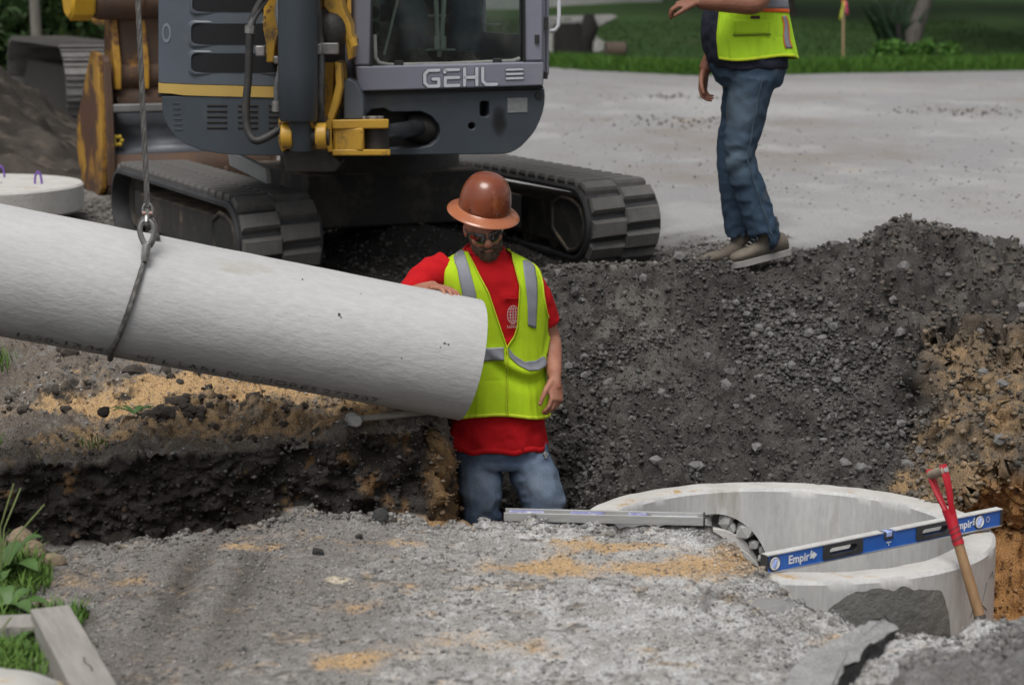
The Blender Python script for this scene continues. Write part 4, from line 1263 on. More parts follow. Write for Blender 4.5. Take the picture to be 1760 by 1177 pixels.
def leaf(mb, base, dr, L_, W_, rise, droop):
    dr = Vector(dr).normalized(); sdv = Vector((-dr.y, dr.x, 0)).normalized(); P_ = []
    for i in range(9):
        t = i / 8; w_ = W_ * (math.sin(PI * min(1, t * .92 + .06)) ** .7) * (1 if i < 8 else .1)
        c = Vector(base) + dr * (L_ * t) + Vector((0, 0, rise * math.sin(t * PI * .6) - droop * t * t))
        P_.append([c + sdv * (w_ * q) + Vector((0, 0, .25 * abs(q) * w_ + .06 * w_ * math.sin(t * 20) * abs(q))) for q in (-1, -.5, 0, .5, 1)])
    mb.grid(P_)
def weed(px, py, Yv, leaves, stalks, label):
    q = atz(px, py, .19)
    r_ = empty('broad_leaf_weed', q, label, 'weed')
    for (ang, L_, W_, rise, droop) in leaves:
        mb = MB(); leaf(mb, q + Vector((0, 0, .01)), (math.cos(R(ang)), math.sin(R(ang)), 0), L_ * .8, W_ * .8, rise, droop); mb.build('leaf', leafm, r_, smooth=80)
    for (ang, H_, ln) in stalks:
        mb = MB(); b_ = q; e_ = q + Vector((math.cos(R(ang)) * ln, math.sin(R(ang)) * ln, H_)); md_ = b_.lerp(e_, .5) + Vector((-.02, 0, .02))
        mb.tube([b_, md_, e_.lerp(md_, .4), e_], [.0025, .002, .003, .0022], 6); mb.build('stalk', stemm, r_, smooth=80)
weed(2, 1000, 5.85, [(10, .16, .045, .11, -.02), (-30, .19, .05, .08, .03), (60, .13, .035, .09, 0), (150, .15, .04, .07, .03), (220, .15, .04, .06, .03), (-75, .16, .04, .06, .03)], [(20, .30, .05), (60, .27, .10), (120, .22, .03), (0, .24, .14)], 'large broad leaved weed with seed stalks at the trench end')
weed(8, 1060, 5.6, [(5, .17, .04, .05, .03), (-40, .15, .04, .06, .03), (40, .12, .03, .06, .01), (100, .12, .03, .07, .02), (170, .14, .04, .05, .03), (250, .14, .04, .05, .02)], [], 'low flat leaved weed between the tall weed and the timber block')
weed(15, 1125, 5.25, [(30, .10, .028, .05, .01), (80, .10, .03, .05, .02), (140, .10, .03, .05, .02), (-30, .10, .03, .04, .02), (200, .10, .03, .05, .02)], [(70, .10, .02)], 'small pale weed in the grass behind the paper bag')
q = at(232, 722, 8.05)
r_ = empty('uprooted_weed', (q.x, 8.05, ground_z(q.x, 8.05)), 'uprooted green weed wilting beside the black clods', 'weed')
for (ang, L_, W_) in ((10, .08, .02), (60, .07, .018), (140, .11, .012), (170, .13, .01), (190, .10, .014), (30, .10, .016)):
    mb = MB(); leaf(mb, Vector((q.x, 8.05, ground_z(q.x, 8.05) + .02)), (math.cos(R(ang)), math.sin(R(ang)), 0), L_, W_, .035, .02); mb.build('leaf', leafm, r_, smooth=80)

# ------------------------------------------------------------------ broken slab of asphalt in the near right
aspt = pmat('asphalt_top', (.24, .24, .235), (.33, .33, .325), scale=14, rough=.95, bump=.6, bscale=90, bdist=.008, speck=(140, .6, 1.4))
bitm = pmat('fresh_asphalt_break', (.018, .018, .02), (.05, .05, .052), scale=30, rough=.6, bump=.9, bscale=45, bdist=.03, spec=.5)
sl_pts = [at(1330, 1185, 4.68), at(1395, 1118, 4.95), at(1470, 1080, 5.12), at(1522, 1056, 5.24), at(1542, 1078, 5.18), at(1500, 1108, 5.0), at(1455, 1150, 4.8), at(1420, 1190, 4.62)]
slab = empty('asphalt_slab', (sl_pts[3].x, sl_pts[3].y, .15), 'tilted broken asphalt slab with a black edge in the near right', 'asphalt slab')
n_ = len(sl_pts)
from mathutils import geometry as _g
def slabz(p, up=True): return p.z
tp, bt = [], []
den = []
for i in range(n_):
    for j in range(5):
        p_ = sl_pts[i].lerp(sl_pts[(i + 1) % n_], j / 5)
        e = Vector((vn(np.array([[p_.x * 40, p_.y * 40, 1.]]), 201)[0], vn(np.array([[p_.x * 40, p_.y * 40, 2.]]), 202)[0], 0)) * .012
        den.append(p_ + e)
cen = sum(den, Vector()) / len(den)
nn_ = len(den)
mb = MB(); P_ = [[cen.lerp(p_, t) + Vector((0, 0, .008 * vn(np.array([[p_.x * 30 * t, p_.y * 30 * t, t * 9]]), 203)[0])) for p_ in den + [den[0]]] for t in (.02, .35, .7, .9, 1.0)]
mb.grid(P_); mb.build('top', aspt, slab, smooth=70)
mb = MB(); P_ = []
for i in range(7):
    t = i / 6
    P_.append([p_ + (p_ - cen) * (-.10 * t) + Vector((0, 0, -.085 * t - .001)) + Vector([.012 * q_ for q_ in (vn(np.array([[p_.x * 50, p_.y * 50, t * 5]]), 204)[0], vn(np.array([[p_.x * 50, p_.y * 50, t * 5]]), 205)[0], 0)]) * (t > 0) for p_ in den])
mb.ring_loft(P_, cap=False); mb.build('broken_edge', bitm, slab, smooth=40)
for (px, py, Yv, sx, sy, sz_, rz, lb) in ((1405, 1050, 5.62, .085, .06, .030, 20, 'flat grey chunk of asphalt about to break off beside the ring'), (1330, 1048, 5.5, .06, .05, .012, -10, 'thin cracked flake of asphalt on the pale surface')):
    q = at(px, py, Yv); me = rock_mesh('asphalt_chunk', int(px), aspt, True)
    o = bpy.data.objects.new('asphalt_chunk', me); COL.objects.link(o); o.location = (q.x, q.y, ground_z(q.x, q.y) + sz_ * .3); o.scale = (sx, sy, sz_ * 1.4); o.rotation_euler = (.1, .08, R(rz)); tag(o, lb, 'asphalt chunk')
# ------------------------------------------------------------------ grey compact excavator
EZ = 0.455
bodyg = pmat('slate_grey_paint', (.092, .112, .136), (.074, .092, .113), scale=3, rough=.42, bump=.06, bscale=120, wear=[((.115, .12, .12), 3.5, .56, .22), ((.03, .03, .03), 8, .68, .06)], coat=.1, dirt=((.16, .15, .14), .35))
skirtg = pmat('dark_slate_paint', (.050, .064, .080), (.040, .051, .064), scale=4, rough=.5, bump=.08, bscale=100, wear=[((.075, .075, .07), 3.5, .54, .2), ((.012, .012, .013), 9, .66, .06), ((.18, .16, .13), 18, .72, .06)], dirt=((.14, .13, .12), .3))
cabg = pmat('lavender_grey_paint', (.235, .24, .30), (.20, .205, .26), scale=3, rough=.42, bump=.05, bscale=120, wear=[((.28, .275, .28), 4, .54, .2), ((.11, .10, .095), 11, .67, .05)], coat=.1)
yel = pmat('excavator_yellow', (.56, .325, .035), (.45, .25, .03), scale=6, rough=.45, bump=.08, bscale=80, wear=[((.11, .055, .03), 11, .57, .06), ((.05, .045, .04), 6, .55, .12)], coat=.1)
stripey = pmat('yellow_stripe', (.52, .36, .10), (.44, .30, .08), scale=6, rough=.5, wear=((.2, .16, .1), 9, .68, .1))
blackm = pmat('dark_interior', (.012, .012, .013), (.02, .02, .02), scale=8, rough=.8)
grime = pmat('greasy_black', (.018, .017, .016), (.035, .032, .028), scale=14, rough=.55, bump=.4, bscale=40)
hosem = pmat('rubber_hose', (.022, .022, .024), (.05, .048, .045), scale=20, rough=.6, bump=.1, bscale=80)
hosegr = pmat('grey_sheathed_hose', (.12, .125, .13), (.07, .072, .075), scale=18, rough=.55, bump=.15, bscale=60)
fitm = pmat('hose_fitting', (.32, .32, .31), (.18, .17, .16), scale=30, rough=.45, metal=.5)
cylg = pmat('cylinder_paint', (.040, .052, .064), (.033, .042, .052), scale=4, rough=.45, wear=[((.12, .06, .035), 6, .645, .1), ((.02, .02, .02), 4, .66, .08)], bump=.08, bscale=90, stretch=(1, 1, .45))
rubber = pmat('track_rubber', (.020, .021, .024), (.038, .039, .042), scale=9, rough=.62, bump=.25, bscale=50, wear=((.10, .098, .095), 14, .66, .1), dirt=((.09, .088, .085), .3), spec=.5)
lugm = pmat('worn_track_lug', (.125, .12, .113), (.07, .068, .066), scale=10, rough=.8, bump=.4, bscale=60, wear=((.13, .125, .115), 12, .60, .15), dirt=((.13, .124, .116), .5))
frm = pmat('muddy_frame', (.022, .023, .024), (.042, .038, .033), scale=5, rough=.8, bump=.35, bscale=40, wear=[((.12, .10, .08), 3, .52, .2), ((.24, .17, .10), 4.5, .62, .06)], dirt=((.30, .22, .14), 1.0))
cleanm = pmat('pale_guard', (.42, .43, .44), (.34, .35, .36), scale=9, rough=.5)
glass = bpy.data.materials.new('cab_glass'); glass.use_nodes = True
_t = glass.node_tree; _t.nodes.remove(_t.nodes['Principled BSDF'])
_tr = _t.nodes.new('ShaderNodeBsdfTransparent'); _tr.inputs[0].default_value = (.80, .86, .83, 1)
_gl = _t.nodes.new('ShaderNodeBsdfGlossy'); _gl.inputs['Roughness'].default_value = .03
_df = _t.nodes.new('ShaderNodeBsdfDiffuse'); _df.inputs[0].default_value = (.4, .4, .38, 1)
_nz = _t.nodes.new('ShaderNodeTexNoise'); _nz.inputs['Scale'].default_value = 3; _nz.inputs['Detail'].default_value = 8
_rp = _t.nodes.new('ShaderNodeMapRange'); _rp.inputs[1].default_value = .45; _rp.inputs[2].default_value = .8; _rp.inputs[3].default_value = .02; _rp.inputs[4].default_value = .16
_fr = _t.nodes.new('ShaderNodeFresnel'); _fr.inputs[0].default_value = 1.45
_m1 = _t.nodes.new('ShaderNodeMixShader'); _m2 = _t.nodes.new('ShaderNodeMixShader')
_t.links.new(_fr.outputs[0], _m1.inputs[0]); _t.links.new(_tr.outputs[0], _m1.inputs[1]); _t.links.new(_gl.outputs[0], _m1.inputs[2])
_t.links.new(_nz.outputs[0], _rp.inputs[0]); _t.links.new(_rp.outputs[0], _m2.inputs[0]); _t.links.new(_m1.outputs[0], _m2.inputs[1]); _t.links.new(_df.outputs[0], _m2.inputs[2])
_t.links.new(_m2.outputs[0], _t.nodes['Material Output'].inputs['Surface'])

TY = R(25)
tf = Vector((math.sin(TY), -math.cos(TY), 0)); tr_ = Vector((math.cos(TY), math.sin(TY), 0))
C0 = Vector((-1.345, 9.84, EZ))                  # front left ground corner of the tracks
TW = 0.46; TOTW = 2.43; TL = 2.2; RB = 0.208
ex = empty('compact_excavator', C0 + tr_ * (TOTW / 2) - tf * (TL / 2 + .28), 'slate grey compact excavator on rubber tracks with lavender grey cab', 'excavator', rotz=TY)
def T3(l, s, z): return C0 + tr_ * l + tf * (s - .28) + Vector((0, 0, z))   # s = 0 at the front idler axis
def loop_pt(d, rad):
    """point of the track loop (s, z, tangent) at arc length d measured on radius rad"""
    a_len = PI * rad; tot = 2 * TL + 2 * a_len; d = d % tot
    zc = RB + .026
    if d < TL:
        sag = -.022 * math.sin(PI * d / TL)
        return -TL + d, zc + rad + sag * 0, 0.0
    d -= TL
    if d < a_len:
        t = d / rad; return rad * math.sin(t), zc + rad * math.cos(t), t
    d -= a_len
    if d < TL: return -d, zc - rad, PI
    d -= TL
    t = d / rad; return -TL - rad * math.sin(t), zc - rad * math.cos(t), PI + t
lug_proto = [None]
def make_track(l0, name_side):
    mb = MB(); n = 120; tot = 2 * TL + 2 * PI * RB; rings = []
    for i in range(n):
        s, z, t = loop_pt(tot * i / n, RB); nx, nz_ = math.sin(t), math.cos(t)
        pr = []
        for (l, o) in ((0.0, -.012), (.012, 0), (TW - .012, 0), (TW, -.012), (TW, -.03), (0, -.03)):
            pr.append(T3(l0 + l, s + nx * o, z + nz_ * o))
        rings.append(pr)
    mb.ring_loft(rings, cap=False, closed=True)
    tk = mb.build('rubber_track', rubber, ex, smooth=40)
    nl = 45
    Mi = rootm(tk).inverted()
    for i in range(nl):
        for side in (0, 1):
            d = tot * (i + .5 * side) / nl
            s, z, t = loop_pt(d, RB)
            lc = .035 + .092 if side == 0 else TW - .035 - .092
            c = T3(l0 + lc, s, z)
            tang = tf * math.cos(t) - Vector((0, 0, 1)) * math.sin(t); nor = tf * math.sin(t) + Vector((0, 0, 1)) * math.cos(t)
            if lug_proto[0] is None:
                b_ = MB(); vs = []
                for (zz, sx, sy) in ((-.012, .102, .050), (.018, .099, .045), (.034, .090, .036)):
                    for (qx, qy) in ((-1, -1), (1, -1), (1, 1), (-1, 1)):
                        vs.append((qx * sx + (.006 if qx > 0 else -.006) * (zz > 0), qy * sy + .006 * qx, zz))
                b_.add(vs, [(3, 2, 1, 0), (8, 9, 10, 11)] + [(k0 + j, k0 + (j + 1) % 4, k0 + 4 + (j + 1) % 4, k0 + 4 + j) for k0 in (0, 4) for j in range(4)])
                me = b_.mesh('lug'); me.materials.append(lugm); lug_proto[0] = me
            o = bpy.data.objects.new('lug', lug_proto[0]); COL.objects.link(o); o.parent = tk
            x = tr_ * (1 if side == 0 else -1); y = nor.cross(x)
            o.matrix_basis = Mi @ Matrix(((x.x, y.x, nor.x, c.x), (x.y, y.y, nor.y, c.y), (x.z, y.z, nor.z, c.z), (0, 0, 0, 1)))
    # frame, idler, sprocket, rollers inside the loop
    zc = RB + .026
    for (s, r_, nm) in ((0, RB - .035, 'idler_wheel'), (-TL, RB - .03, 'drive_sprocket')):
        mb = MB(); mb.lathe([(.03, .12), (.13, .12), (.15, .10), (r_ - .03, .10), (r_, .12), (r_, .33), (r_ - .03, .35), (.15, .35), (.13, .33), (.03, .33)], T3(l0, s, zc), tr_, n=36)
        mb.build(nm, frm, ex, smooth=40)
    mb = MB()
    mb.prism([(-TL + .15, -.10), (-.22, -.12), (-.10, -.06), (-.10, .07), (-.24, .12), (-TL + .15, .10)], T3(l0 + .06, 0, zc - .02), tf, Vector((0, 0, 1)), tr_, .33)
    mb.build('track_frame', frm, ex, bevel=.012)
    # idler guard plate: rounded hexagon with a raised lip
    g = [(-.27, .09), (-.15, .135), (-.02, .13), (.08, .10), (.135, .02), (.125, -.07), (.05, -.14), (-.06, -.165), (-.19, -.10), (-.27, -.05)]
    mb = MB(); mb.prism(g, T3(l0 + .02, 0, zc), tf, Vector((0, 0, 1)), tr_, .04); gp = mb.build('idler_guard', frm, ex, bevel=.012)
    mb = MB(); pts = [T3(l0 + .02, 0, zc) + tf * p[0] * .97 + Vector((0, 0, p[1] * .97)) for p in g]
    mb.tube(pts, .014, 8, closed=True); mb.build('guard_lip', frm, gp, smooth=60)
    for i in range(5):
        mb = MB(); mb.lathe([(.02, .07), (.07, .07), (.08, .1), (.08, .35), (.07, .38), (.02, .38)], T3(l0, -.35 - i * .36, .125), tr_, n=24); mb.build('track_roller', frm, ex, smooth=40)
make_track(0.0, 'l'); make_track(TOTW - TW, 'r')
mb = MB()
Z = Vector((0, 0, 1))
mb.prism([(0, .14), (0, .34), (.45, .44), (1.05, .44), (TOTW - 2 * TW, .34), (TOTW - 2 * TW, .14), (1.1, .20), (.4, .20)], T3(TW, -.62, 0), tr_, Z, -tf, .30)
mb.prism([(0, .14), (0, .34), (.45, .44), (1.05, .44), (TOTW - 2 * TW, .34), (TOTW - 2 * TW, .14), (1.1, .20), (.4, .20)], T3(TW, -1.35, 0), tr_, Z, -tf, .30)
mb.prism([(.20, .20), (1.26, .20), (1.26, .50), (.20, .50)], T3(TW, -.60, 0.001), tr_, Z, -tf, 1.06)
mb.build('undercarriage', frm, ex, bevel=.012)
mb = MB(); cc = T3(TOTW / 2, -TL / 2, 0); mb.lathe([(.05, .48), (.52, .48), (.52, .64), (.05, .64)], cc, Z, n=48); mb.build('slew_ring', grime, ex, smooth=40)
mb = MB(); mb.bar(at(396, 270, 10.55), at(462, 303, 10.25), .09, .03, up=(0, 1, .3)); mb.build('pale_guard', cleanm, ex, bevel=.008)
# ---- upper structure; front surface with a rounded left corner
HY = R(15)
hx = Vector((math.cos(HY), math.sin(HY), 0)); hy = Vector((-math.sin(HY), math.cos(HY), 0))
HO = at(620, 150, 9.86); HO.z = 0
def hoff(x):           # how far the front surface recedes at local x
    if x > -.28: return .0
    t = min((-.28 - x) / .80, .999)
    return .42 * (1 - math.sqrt(1 - t * t))
def fp(px, py, d=0.0):
    u = (px - 880.0) / FPX; v = (588.5 - py) / FPX
    dr = Vector((u, CP + v * SP, -SP + v * CP)); o = Vector((0, 0, CAMZ)); off_ = 0.0
    for _ in range(12):
        t = ((HO - o).dot(hy) + off_) / dr.dot(hy)
        q = o + dr * t; off_ = .5 * off_ + .5 * hoff((q - HO).dot(hx))
    return q - hy * d
def cols(mb, cl, depth, d=0.0, inset=0.0):
    fr, bk = [], []
    for px, y0, y1 in cl:
        a, b_ = fp(px, y0, d), fp(px, y1, d)
        tq = min(1, max(0, (470 - px) / 190.0)); dv = hy * depth + hx * (depth * .50 * tq)
        fr.append((a, b_)); bk.append((a + dv, b_ + dv))
    vs = [p for pr in fr + bk for p in pr]; n = len(cl); fs = []
    for i in range(n - 1):
        a, b_, c, e = 2 * i, 2 * i + 1, 2 * i + 3, 2 * i + 2
        fs += [(a, b_, c, e), (2 * n + a, 2 * n + e, 2 * n + c, 2 * n + b_), (a, e, 2 * n + e, 2 * n + a), (b_, 2 * n + b_, 2 * n + c, c)]
    fs += [(0, 2 * n, 2 * n + 1, 1), (2 * n - 2, 2 * n - 1, 4 * n - 1, 4 * n - 2)]
    mb.add(vs, fs)
mb = MB()
sk_ = [(278, 166, 178), (280, 166, 196), (285, 166, 210), (293, 166, 224), (305, 166, 238), (322, 166, 249), (345, 166, 258), (375, 166, 264), (415, 166, 267), (470, 166, 268), (540, 165, 268), (588, 162, 268)]
cols(mb, sk_, 1.9); mb.build('skirt_panel', skirtg, ex, smooth=50, bevel=.006)
# front frame with the opening for the swing cylinder: built as a face with a hole
def holeface(outer, inner, depth, mat, name, d=0.0):
    b = bmesh.new(); fr = []; edges = []
    for loop in [outer] + inner:
        vs = [b.verts.new(fp(px, py, d)) for px, py in loop]
        for i in range(len(vs)): edges.append(b.edges.new((vs[i], vs[(i + 1) % len(vs)])))
    bmesh.ops.triangle_fill(b, edges=edges, use_beauty=True)
    r_ = bmesh.ops.extrude_face_region(b, geom=list(b.faces))
    vv = [g_ for g_ in r_['geom'] if isinstance(g_, bmesh.types.BMVert)]
    bmesh.ops.translate(b, verts=vv, vec=hy * depth)
    bmesh.ops.recalc_face_normals(b, faces=b.faces)
    me = bpy.data.meshes.new(name); b.to_mesh(me); b.free()
    me.transform(rootm(ex).inverted())
    return link(name, me, mat, ex, 40, .005)
def rrect(x0, x1, y0, y1, r, n=5):
    pts = []
    for (cx, cy, a0) in ((x1 - r, y0 + r, -90), (x1 - r, y1 - r, 0), (x0 + r, y1 - r, 90), (x0 + r, y0 + r, 180)):
        for i in range(n + 1):
            t = R(a0 + 90 * i / n); pts.append((cx + r * math.cos(t), cy + r * math.sin(t)))
    return pts
op = [(592, 206), (628, 200), (640, 188), (660, 186), (672, 193), (724, 192), (742, 200), (754, 214), (757, 226), (752, 240), (740, 250), (722, 254), (592, 256)]
outl = [(589, 160), (760, 157), (936, 153), (937, 166), (936, 180), (933, 194), (928, 208), (922, 221), (914, 233), (905, 243), (896, 252), (887, 258), (877, 263), (866, 265), (760, 266), (589, 268)]
holeface(outl, [op, rrect(825, 841, 174, 201, 6), [(811 + 6 * math.cos(t), 217 + 6 * math.sin(t)) for t in [2 * PI * i / 12 for i in range(12)]]], .10, skirtg, 'front_frame')
mb = MB(); cols(mb, [(589, 160, 268), (760, 157, 266), (876, 154, 262), (905, 153, 242), (925, 153, 215), (935, 153, 180)], 1.7, d=-.16); mb.build('main_frame', grime, ex)
placard = pmat('worn_placard', (.24, .25, .26), (.17, .175, .18), scale=60, rough=.6)
mb = MB(); cols(mb, [(872, 169, 194), (906, 168, 193)], .006, d=.004); mb.build('placard', placard, ex)
mb = MB(); mb.cyl(fp(925, 164, -.01), fp(925, 164, .012), .018, n=16); mb.build('bolt', grime, ex)
stainm = pmat('soot_stain', (.016, .015, .014), (.03, .03, .032), scale=20, rough=.8)
stn = bpy.data.materials.new('soot_stain'); stn.use_nodes = True
_t = stn.node_tree; _b = _t.nodes['Principled BSDF']; _b.inputs['Base Color'].default_value = (.014, .013, .012, 1); _b.inputs['Roughness'].default_value = .9
_a = _t.nodes.new('ShaderNodeAttribute'); _a.attribute_name = 'Col'; _s = _t.nodes.new('ShaderNodeSeparateColor'); _t.links.new(_a.outputs['Color'], _s.inputs[0]); _t.links.new(_s.outputs[0], _b.inputs['Alpha'])
V_, c_s = [], []
for q_ in (0, .35, .6, .8, 1.0):
    for i in range(28):
        t = 2 * PI * i / 28; V_.append(rootm(ex).inverted() @ fp(858 + 15 * q_ * math.cos(t) * (1 + .12 * math.sin(5 * t)), 209 + 29 * q_ * math.sin(t), .0015)); c_s.append([(1 - q_) ** .8 * .95 if q_ else .95] * 3)
F_ = [[r_ * 28 + j, r_ * 28 + (j + 1) % 28, (r_ + 1) * 28 + (j + 1) % 28, (r_ + 1) * 28 + j] for r_ in range(4) for j in range(28)]
addmesh('soot_stain', [tuple(p) for p in V_], F_, stn, ex, smooth=0, cols=np.array(c_s))
# hood on the left
mb = MB()
hd_ = [(272, -70, 142), (273, -75, 142.5), (276, -80, 143), (283, -84, 143.5), (295, -88, 144), (315, -92, 145), (345, -95, 146), (385, -96, 147), (430, -96, 148), (478, -96, 149)]
cols(mb, hd_, 1.75); hood = mb.build('hood', bodyg, ex, smooth=60, bevel=.01)
mb = MB(); cols(mb, [(x, b_ + .5, b_ + 19 if x > 300 else b_ + 17) for x, a, b_ in hd_], 1.7, d=.006); mb.build('stripe', stripey, ex, smooth=60)
mb = MB(); cols(mb, [(x, b_ + 19, 168) for x, a, b_ in hd_], 1.6, d=-.02); mb.build('shadow_gap', blackm, ex, smooth=60)
mb = MB(); cols(mb, [(470, -96, 262), (612, -96, 262)], 1.2, d=-.24); mb.build('boom_recess', grime, ex)
meshm = pmat('vent_mesh', (.016, .017, .019), (.03, .031, .034), scale=90, rough=.85, spec=.1, stretch=(1, 1, 6))
for (x0, x1, y0, y1) in ((330, 490, -40, 22), (328, 490, 40, 78), (328, 490, 91, 126)):
    mb = MB(); loop = rrect(x0, x1, y0, y1, 10)
    rg = []
    for (k_, d) in ((5.0, .000), (3.2, .010), (0, .010), (-2.2, -.004), (-3, -.025)):
        cxm, cym = (x0 + x1) / 2, (y0 + y1) / 2
        rg.append([fp(px + k_ * (1 if px > cxm else -1), py + k_ * (1 if py > cym else -1), d) for px, py in loop])
    mb.ring_loft(rg, cap=False); mb.build('vent_frame', bodyg, hood, smooth=60)
    mb = MB(); mb.grid([[fp(px, py, .0025) for px in np.linspace(x0 + 1, x1 - 1, 9)] for py in (y0 + 1, y1 - 1)]); mb.build('vent_grille', meshm, hood)
for gx in (353, 406, 459):
    for k_ in range(5):
        y = 180 + k_ * 9.5
        mb = MB(); mb.tube([fp(px, y + 2, .001) for px in np.linspace(gx + 3, gx + 37, 5)], [(.006, .0035)] * 5, 8, up=(0, 0, 1)); mb.build('louvre', blackm, ex, smooth=60)
for k_ in range(6):
    y = 178 + k_ * 9
    mb = MB(); mb.tube([fp(px, y, .001) for px in (297 + k_ * .5, 303 + k_ * .5, 309 + k_)], .003, 6); mb.build('louvre', skirtg, ex)
greyl = pmat('grey_lettering', (.20, .22, .25), (.17, .19, .22), scale=20, rough=.5)
ov = [(286 + 7.5 * math.cos(t), 57 + 17 * math.sin(t)) for t in [2 * PI * i / 28 for i in range(29)]]
mb = MB(); mb.grid([[fp(286 + (px - 286) * q, 57 + (py - 57) * q, .003) for px, py in ov] for q in (.68, 1.0)]); mb.build('letter_o', greyl, hood)
# cab -----------------------------------------------------------
def cpost(name, x0, x1, y0, y1, dep, mat, d=0.0, bev=.012, x2=None, x3=None):
    mb = MB(); fr = [fp(x0, y0, d), fp(x1, y0, d), fp(x1 if x3 is None else x3, y1, d), fp(x0 if x2 is None else x2, y1, d)]
    mb.add(fr + [p + hy * dep for p in fr], [(0, 1, 2, 3), (7, 6, 5, 4), (0, 4, 5, 1), (1, 5, 6, 2), (2, 6, 7, 3), (3, 7, 4, 0)])
    return mb.build(name, mat, ex, bevel=bev)
cpost('cab_pillar', 606, 640, -230, 113, .10, cabg, .05, .012, 606, 634)
cpost('cab_pillar', 896, 930, -230, 106, .12, cabg, .05, .012, 898, 930)
mb = MB(); f_ = [fp(608, 113.5, .05), fp(634.5, 113.5, .05), fp(897.5, 106.5, .05), fp(930, 106.5, .05), fp(930, 147, .05), fp(612, 157, .05)]
mb.add(f_ + [p + hy * .12 for p in f_], [tuple(range(6)), tuple(reversed(range(6, 12)))] + [(i, i + 6, (i + 1) % 6 + 6, (i + 1) % 6) for i in range(6)]); mb.build('cab_front_panel', cabg, ex, bevel=.008)
cpost('cab_roof', 600, 934, -260, -228, 1.45, cabg, .10)
mb = MB(); f_ = [fp(612, 157.5, .03), fp(930, 147.5, .03), fp(932, 152, .03), fp(612, 162, .03)]
mb.add(f_ + [p + hy * 1.2 for p in f_], [(0, 1, 2, 3), (7, 6, 5, 4), (0, 4, 5, 1), (1, 5, 6, 2), (2, 6, 7, 3), (3, 7, 4, 0)]); mb.build('cab_floor_gap', blackm, ex)
mb = MB(); f_ = [fp(618, 150, -.10), fp(925, 143, -.10)]; f_ = [f_[0], f_[1], f_[1] + hy * 1.2, f_[0] + hy * 1.2]
mb.add(f_ + [p - Z * .03 for p in f_], [(0, 1, 2, 3), (7, 6, 5, 4), (0, 4, 5, 1), (1, 5, 6, 2), (2, 6, 7, 3), (3, 7, 4, 0)]); mb.build('cab_floor', grime, ex)
# rear wall and side walls of the cab
mb = MB(); f_ = [fp(618, -225, 0), fp(925, -225, 0), fp(925, 143, 0), fp(618, 150, 0)]
bw = [p + hy * 1.25 for p in f_]
mid0 = fp(618, 30, 0); mid1 = fp(925, 25, 0)
mb.add([mid0 + hy * 1.25, mid1 + hy * 1.25, bw[2], bw[3]] + [p + hy * .04 for p in (mid0 + hy * 1.25, mid1 + hy * 1.25, bw[2], bw[3])], [(0, 1, 2, 3), (7, 6, 5, 4), (0, 4, 5, 1), (1, 5, 6, 2), (2, 6, 7, 3), (3, 7, 4, 0)]); mb.build('cab_rear_panel', grime, ex)
for px in (614, 928):
    mb = MB(); a, b_ = fp(px, -225, -.08), fp(px, 150, -.08); m_ = fp(px, 62, -.08)
    vs = [m_, b_, b_ + hy * 1.15, m_ + hy * 1.15]
    mb.add(vs, [(0, 1, 2, 3)]); mb.build('cab_side_panel', cabg, ex, solid=.03)
    mb = MB(); mb.bar(a + hy * 1.15, b_ + hy * 1.15, .06, .06, up=tuple(hy)); mb.build('cab_pillar', cabg, ex, bevel=.01)
winm = pmat('window_seal', (.016, .016, .018), rough=.6)
def pane(name, pts, mat, thick=.006):
    mb = MB(); mb.add(pts + [p + hy * thick for p in pts], [(0, 1, 2, 3), (7, 6, 5, 4), (0, 4, 5, 1), (1, 5, 6, 2), (2, 6, 7, 3), (3, 7, 4, 0)]); return mb.build(name, mat, ex)
wp = pane('windscreen', [fp(638, -225, .015), fp(894, -225, .015), fp(894, 109, .015), fp(638, 115, .015)], glass)
mb = MB(); 
for (a, b_, wd) in (((637, -225), (634.5, 118), .014), ((897, -225), (898, 110), .014)):
    mb.bar(fp(a[0], a[1], .022), fp(b_[0], b_[1], .022), wd, .05, up=tuple(hy))
mb.build('window_seal', winm, ex)
sillm = pmat('dusty_sill', (.30, .31, .29), (.16, .17, .15), scale=14, rough=.8)
mb = MB(); mb.tube([fp(643, 60, .012), fp(644, 98, .012), fp(650, 108, .012), fp(668, 112, .012), fp(770, 110, .012), fp(880, 105, .012), fp(892, 101, .012)], .011, 8); mb.build('window_gasket', sillm, ex, smooth=60)
for px, py in ((683, 109), (852, 105)):
    mb = MB(); c = fp(px, py, .03); mb.box(c, (.045, .02, .028)); mb.build('window_clip', winm, ex, bevel=.003)
# door frame, handrail and hinge on the right
cpost('door_frame', 931, 938, -230, 125, .09, cabg, .0, .006)
cpost('door_frame', 940.5, 946, -230, 130, .12, cabg, -.02, .006)
mb = MB(); mb.tube([fp(946, 54, .0), fp(953, 52, .02), fp(957, 44, .03), fp(958, 30, .03), fp(957.5, -60, .03), fp(946, -70, .0)], .010, 10); mb.build('handrail', pmat('white_rail', (.62, .64, .68), (.52, .54, .58), scale=8, rough=.4), ex, smooth=60)
mb = MB(); mb.cyl(fp(936, 30, .03), fp(936, 52, .03), .010, n=10); mb.cyl(fp(936, 125, .01), fp(936, 136, .01), .014, n=10); mb.build('hinge', grime, ex)
mb = MB(); mb.cyl(fp(918, 60, .052), fp(918, 74, .052), .012, n=10); mb.build('latch', grime, ex)
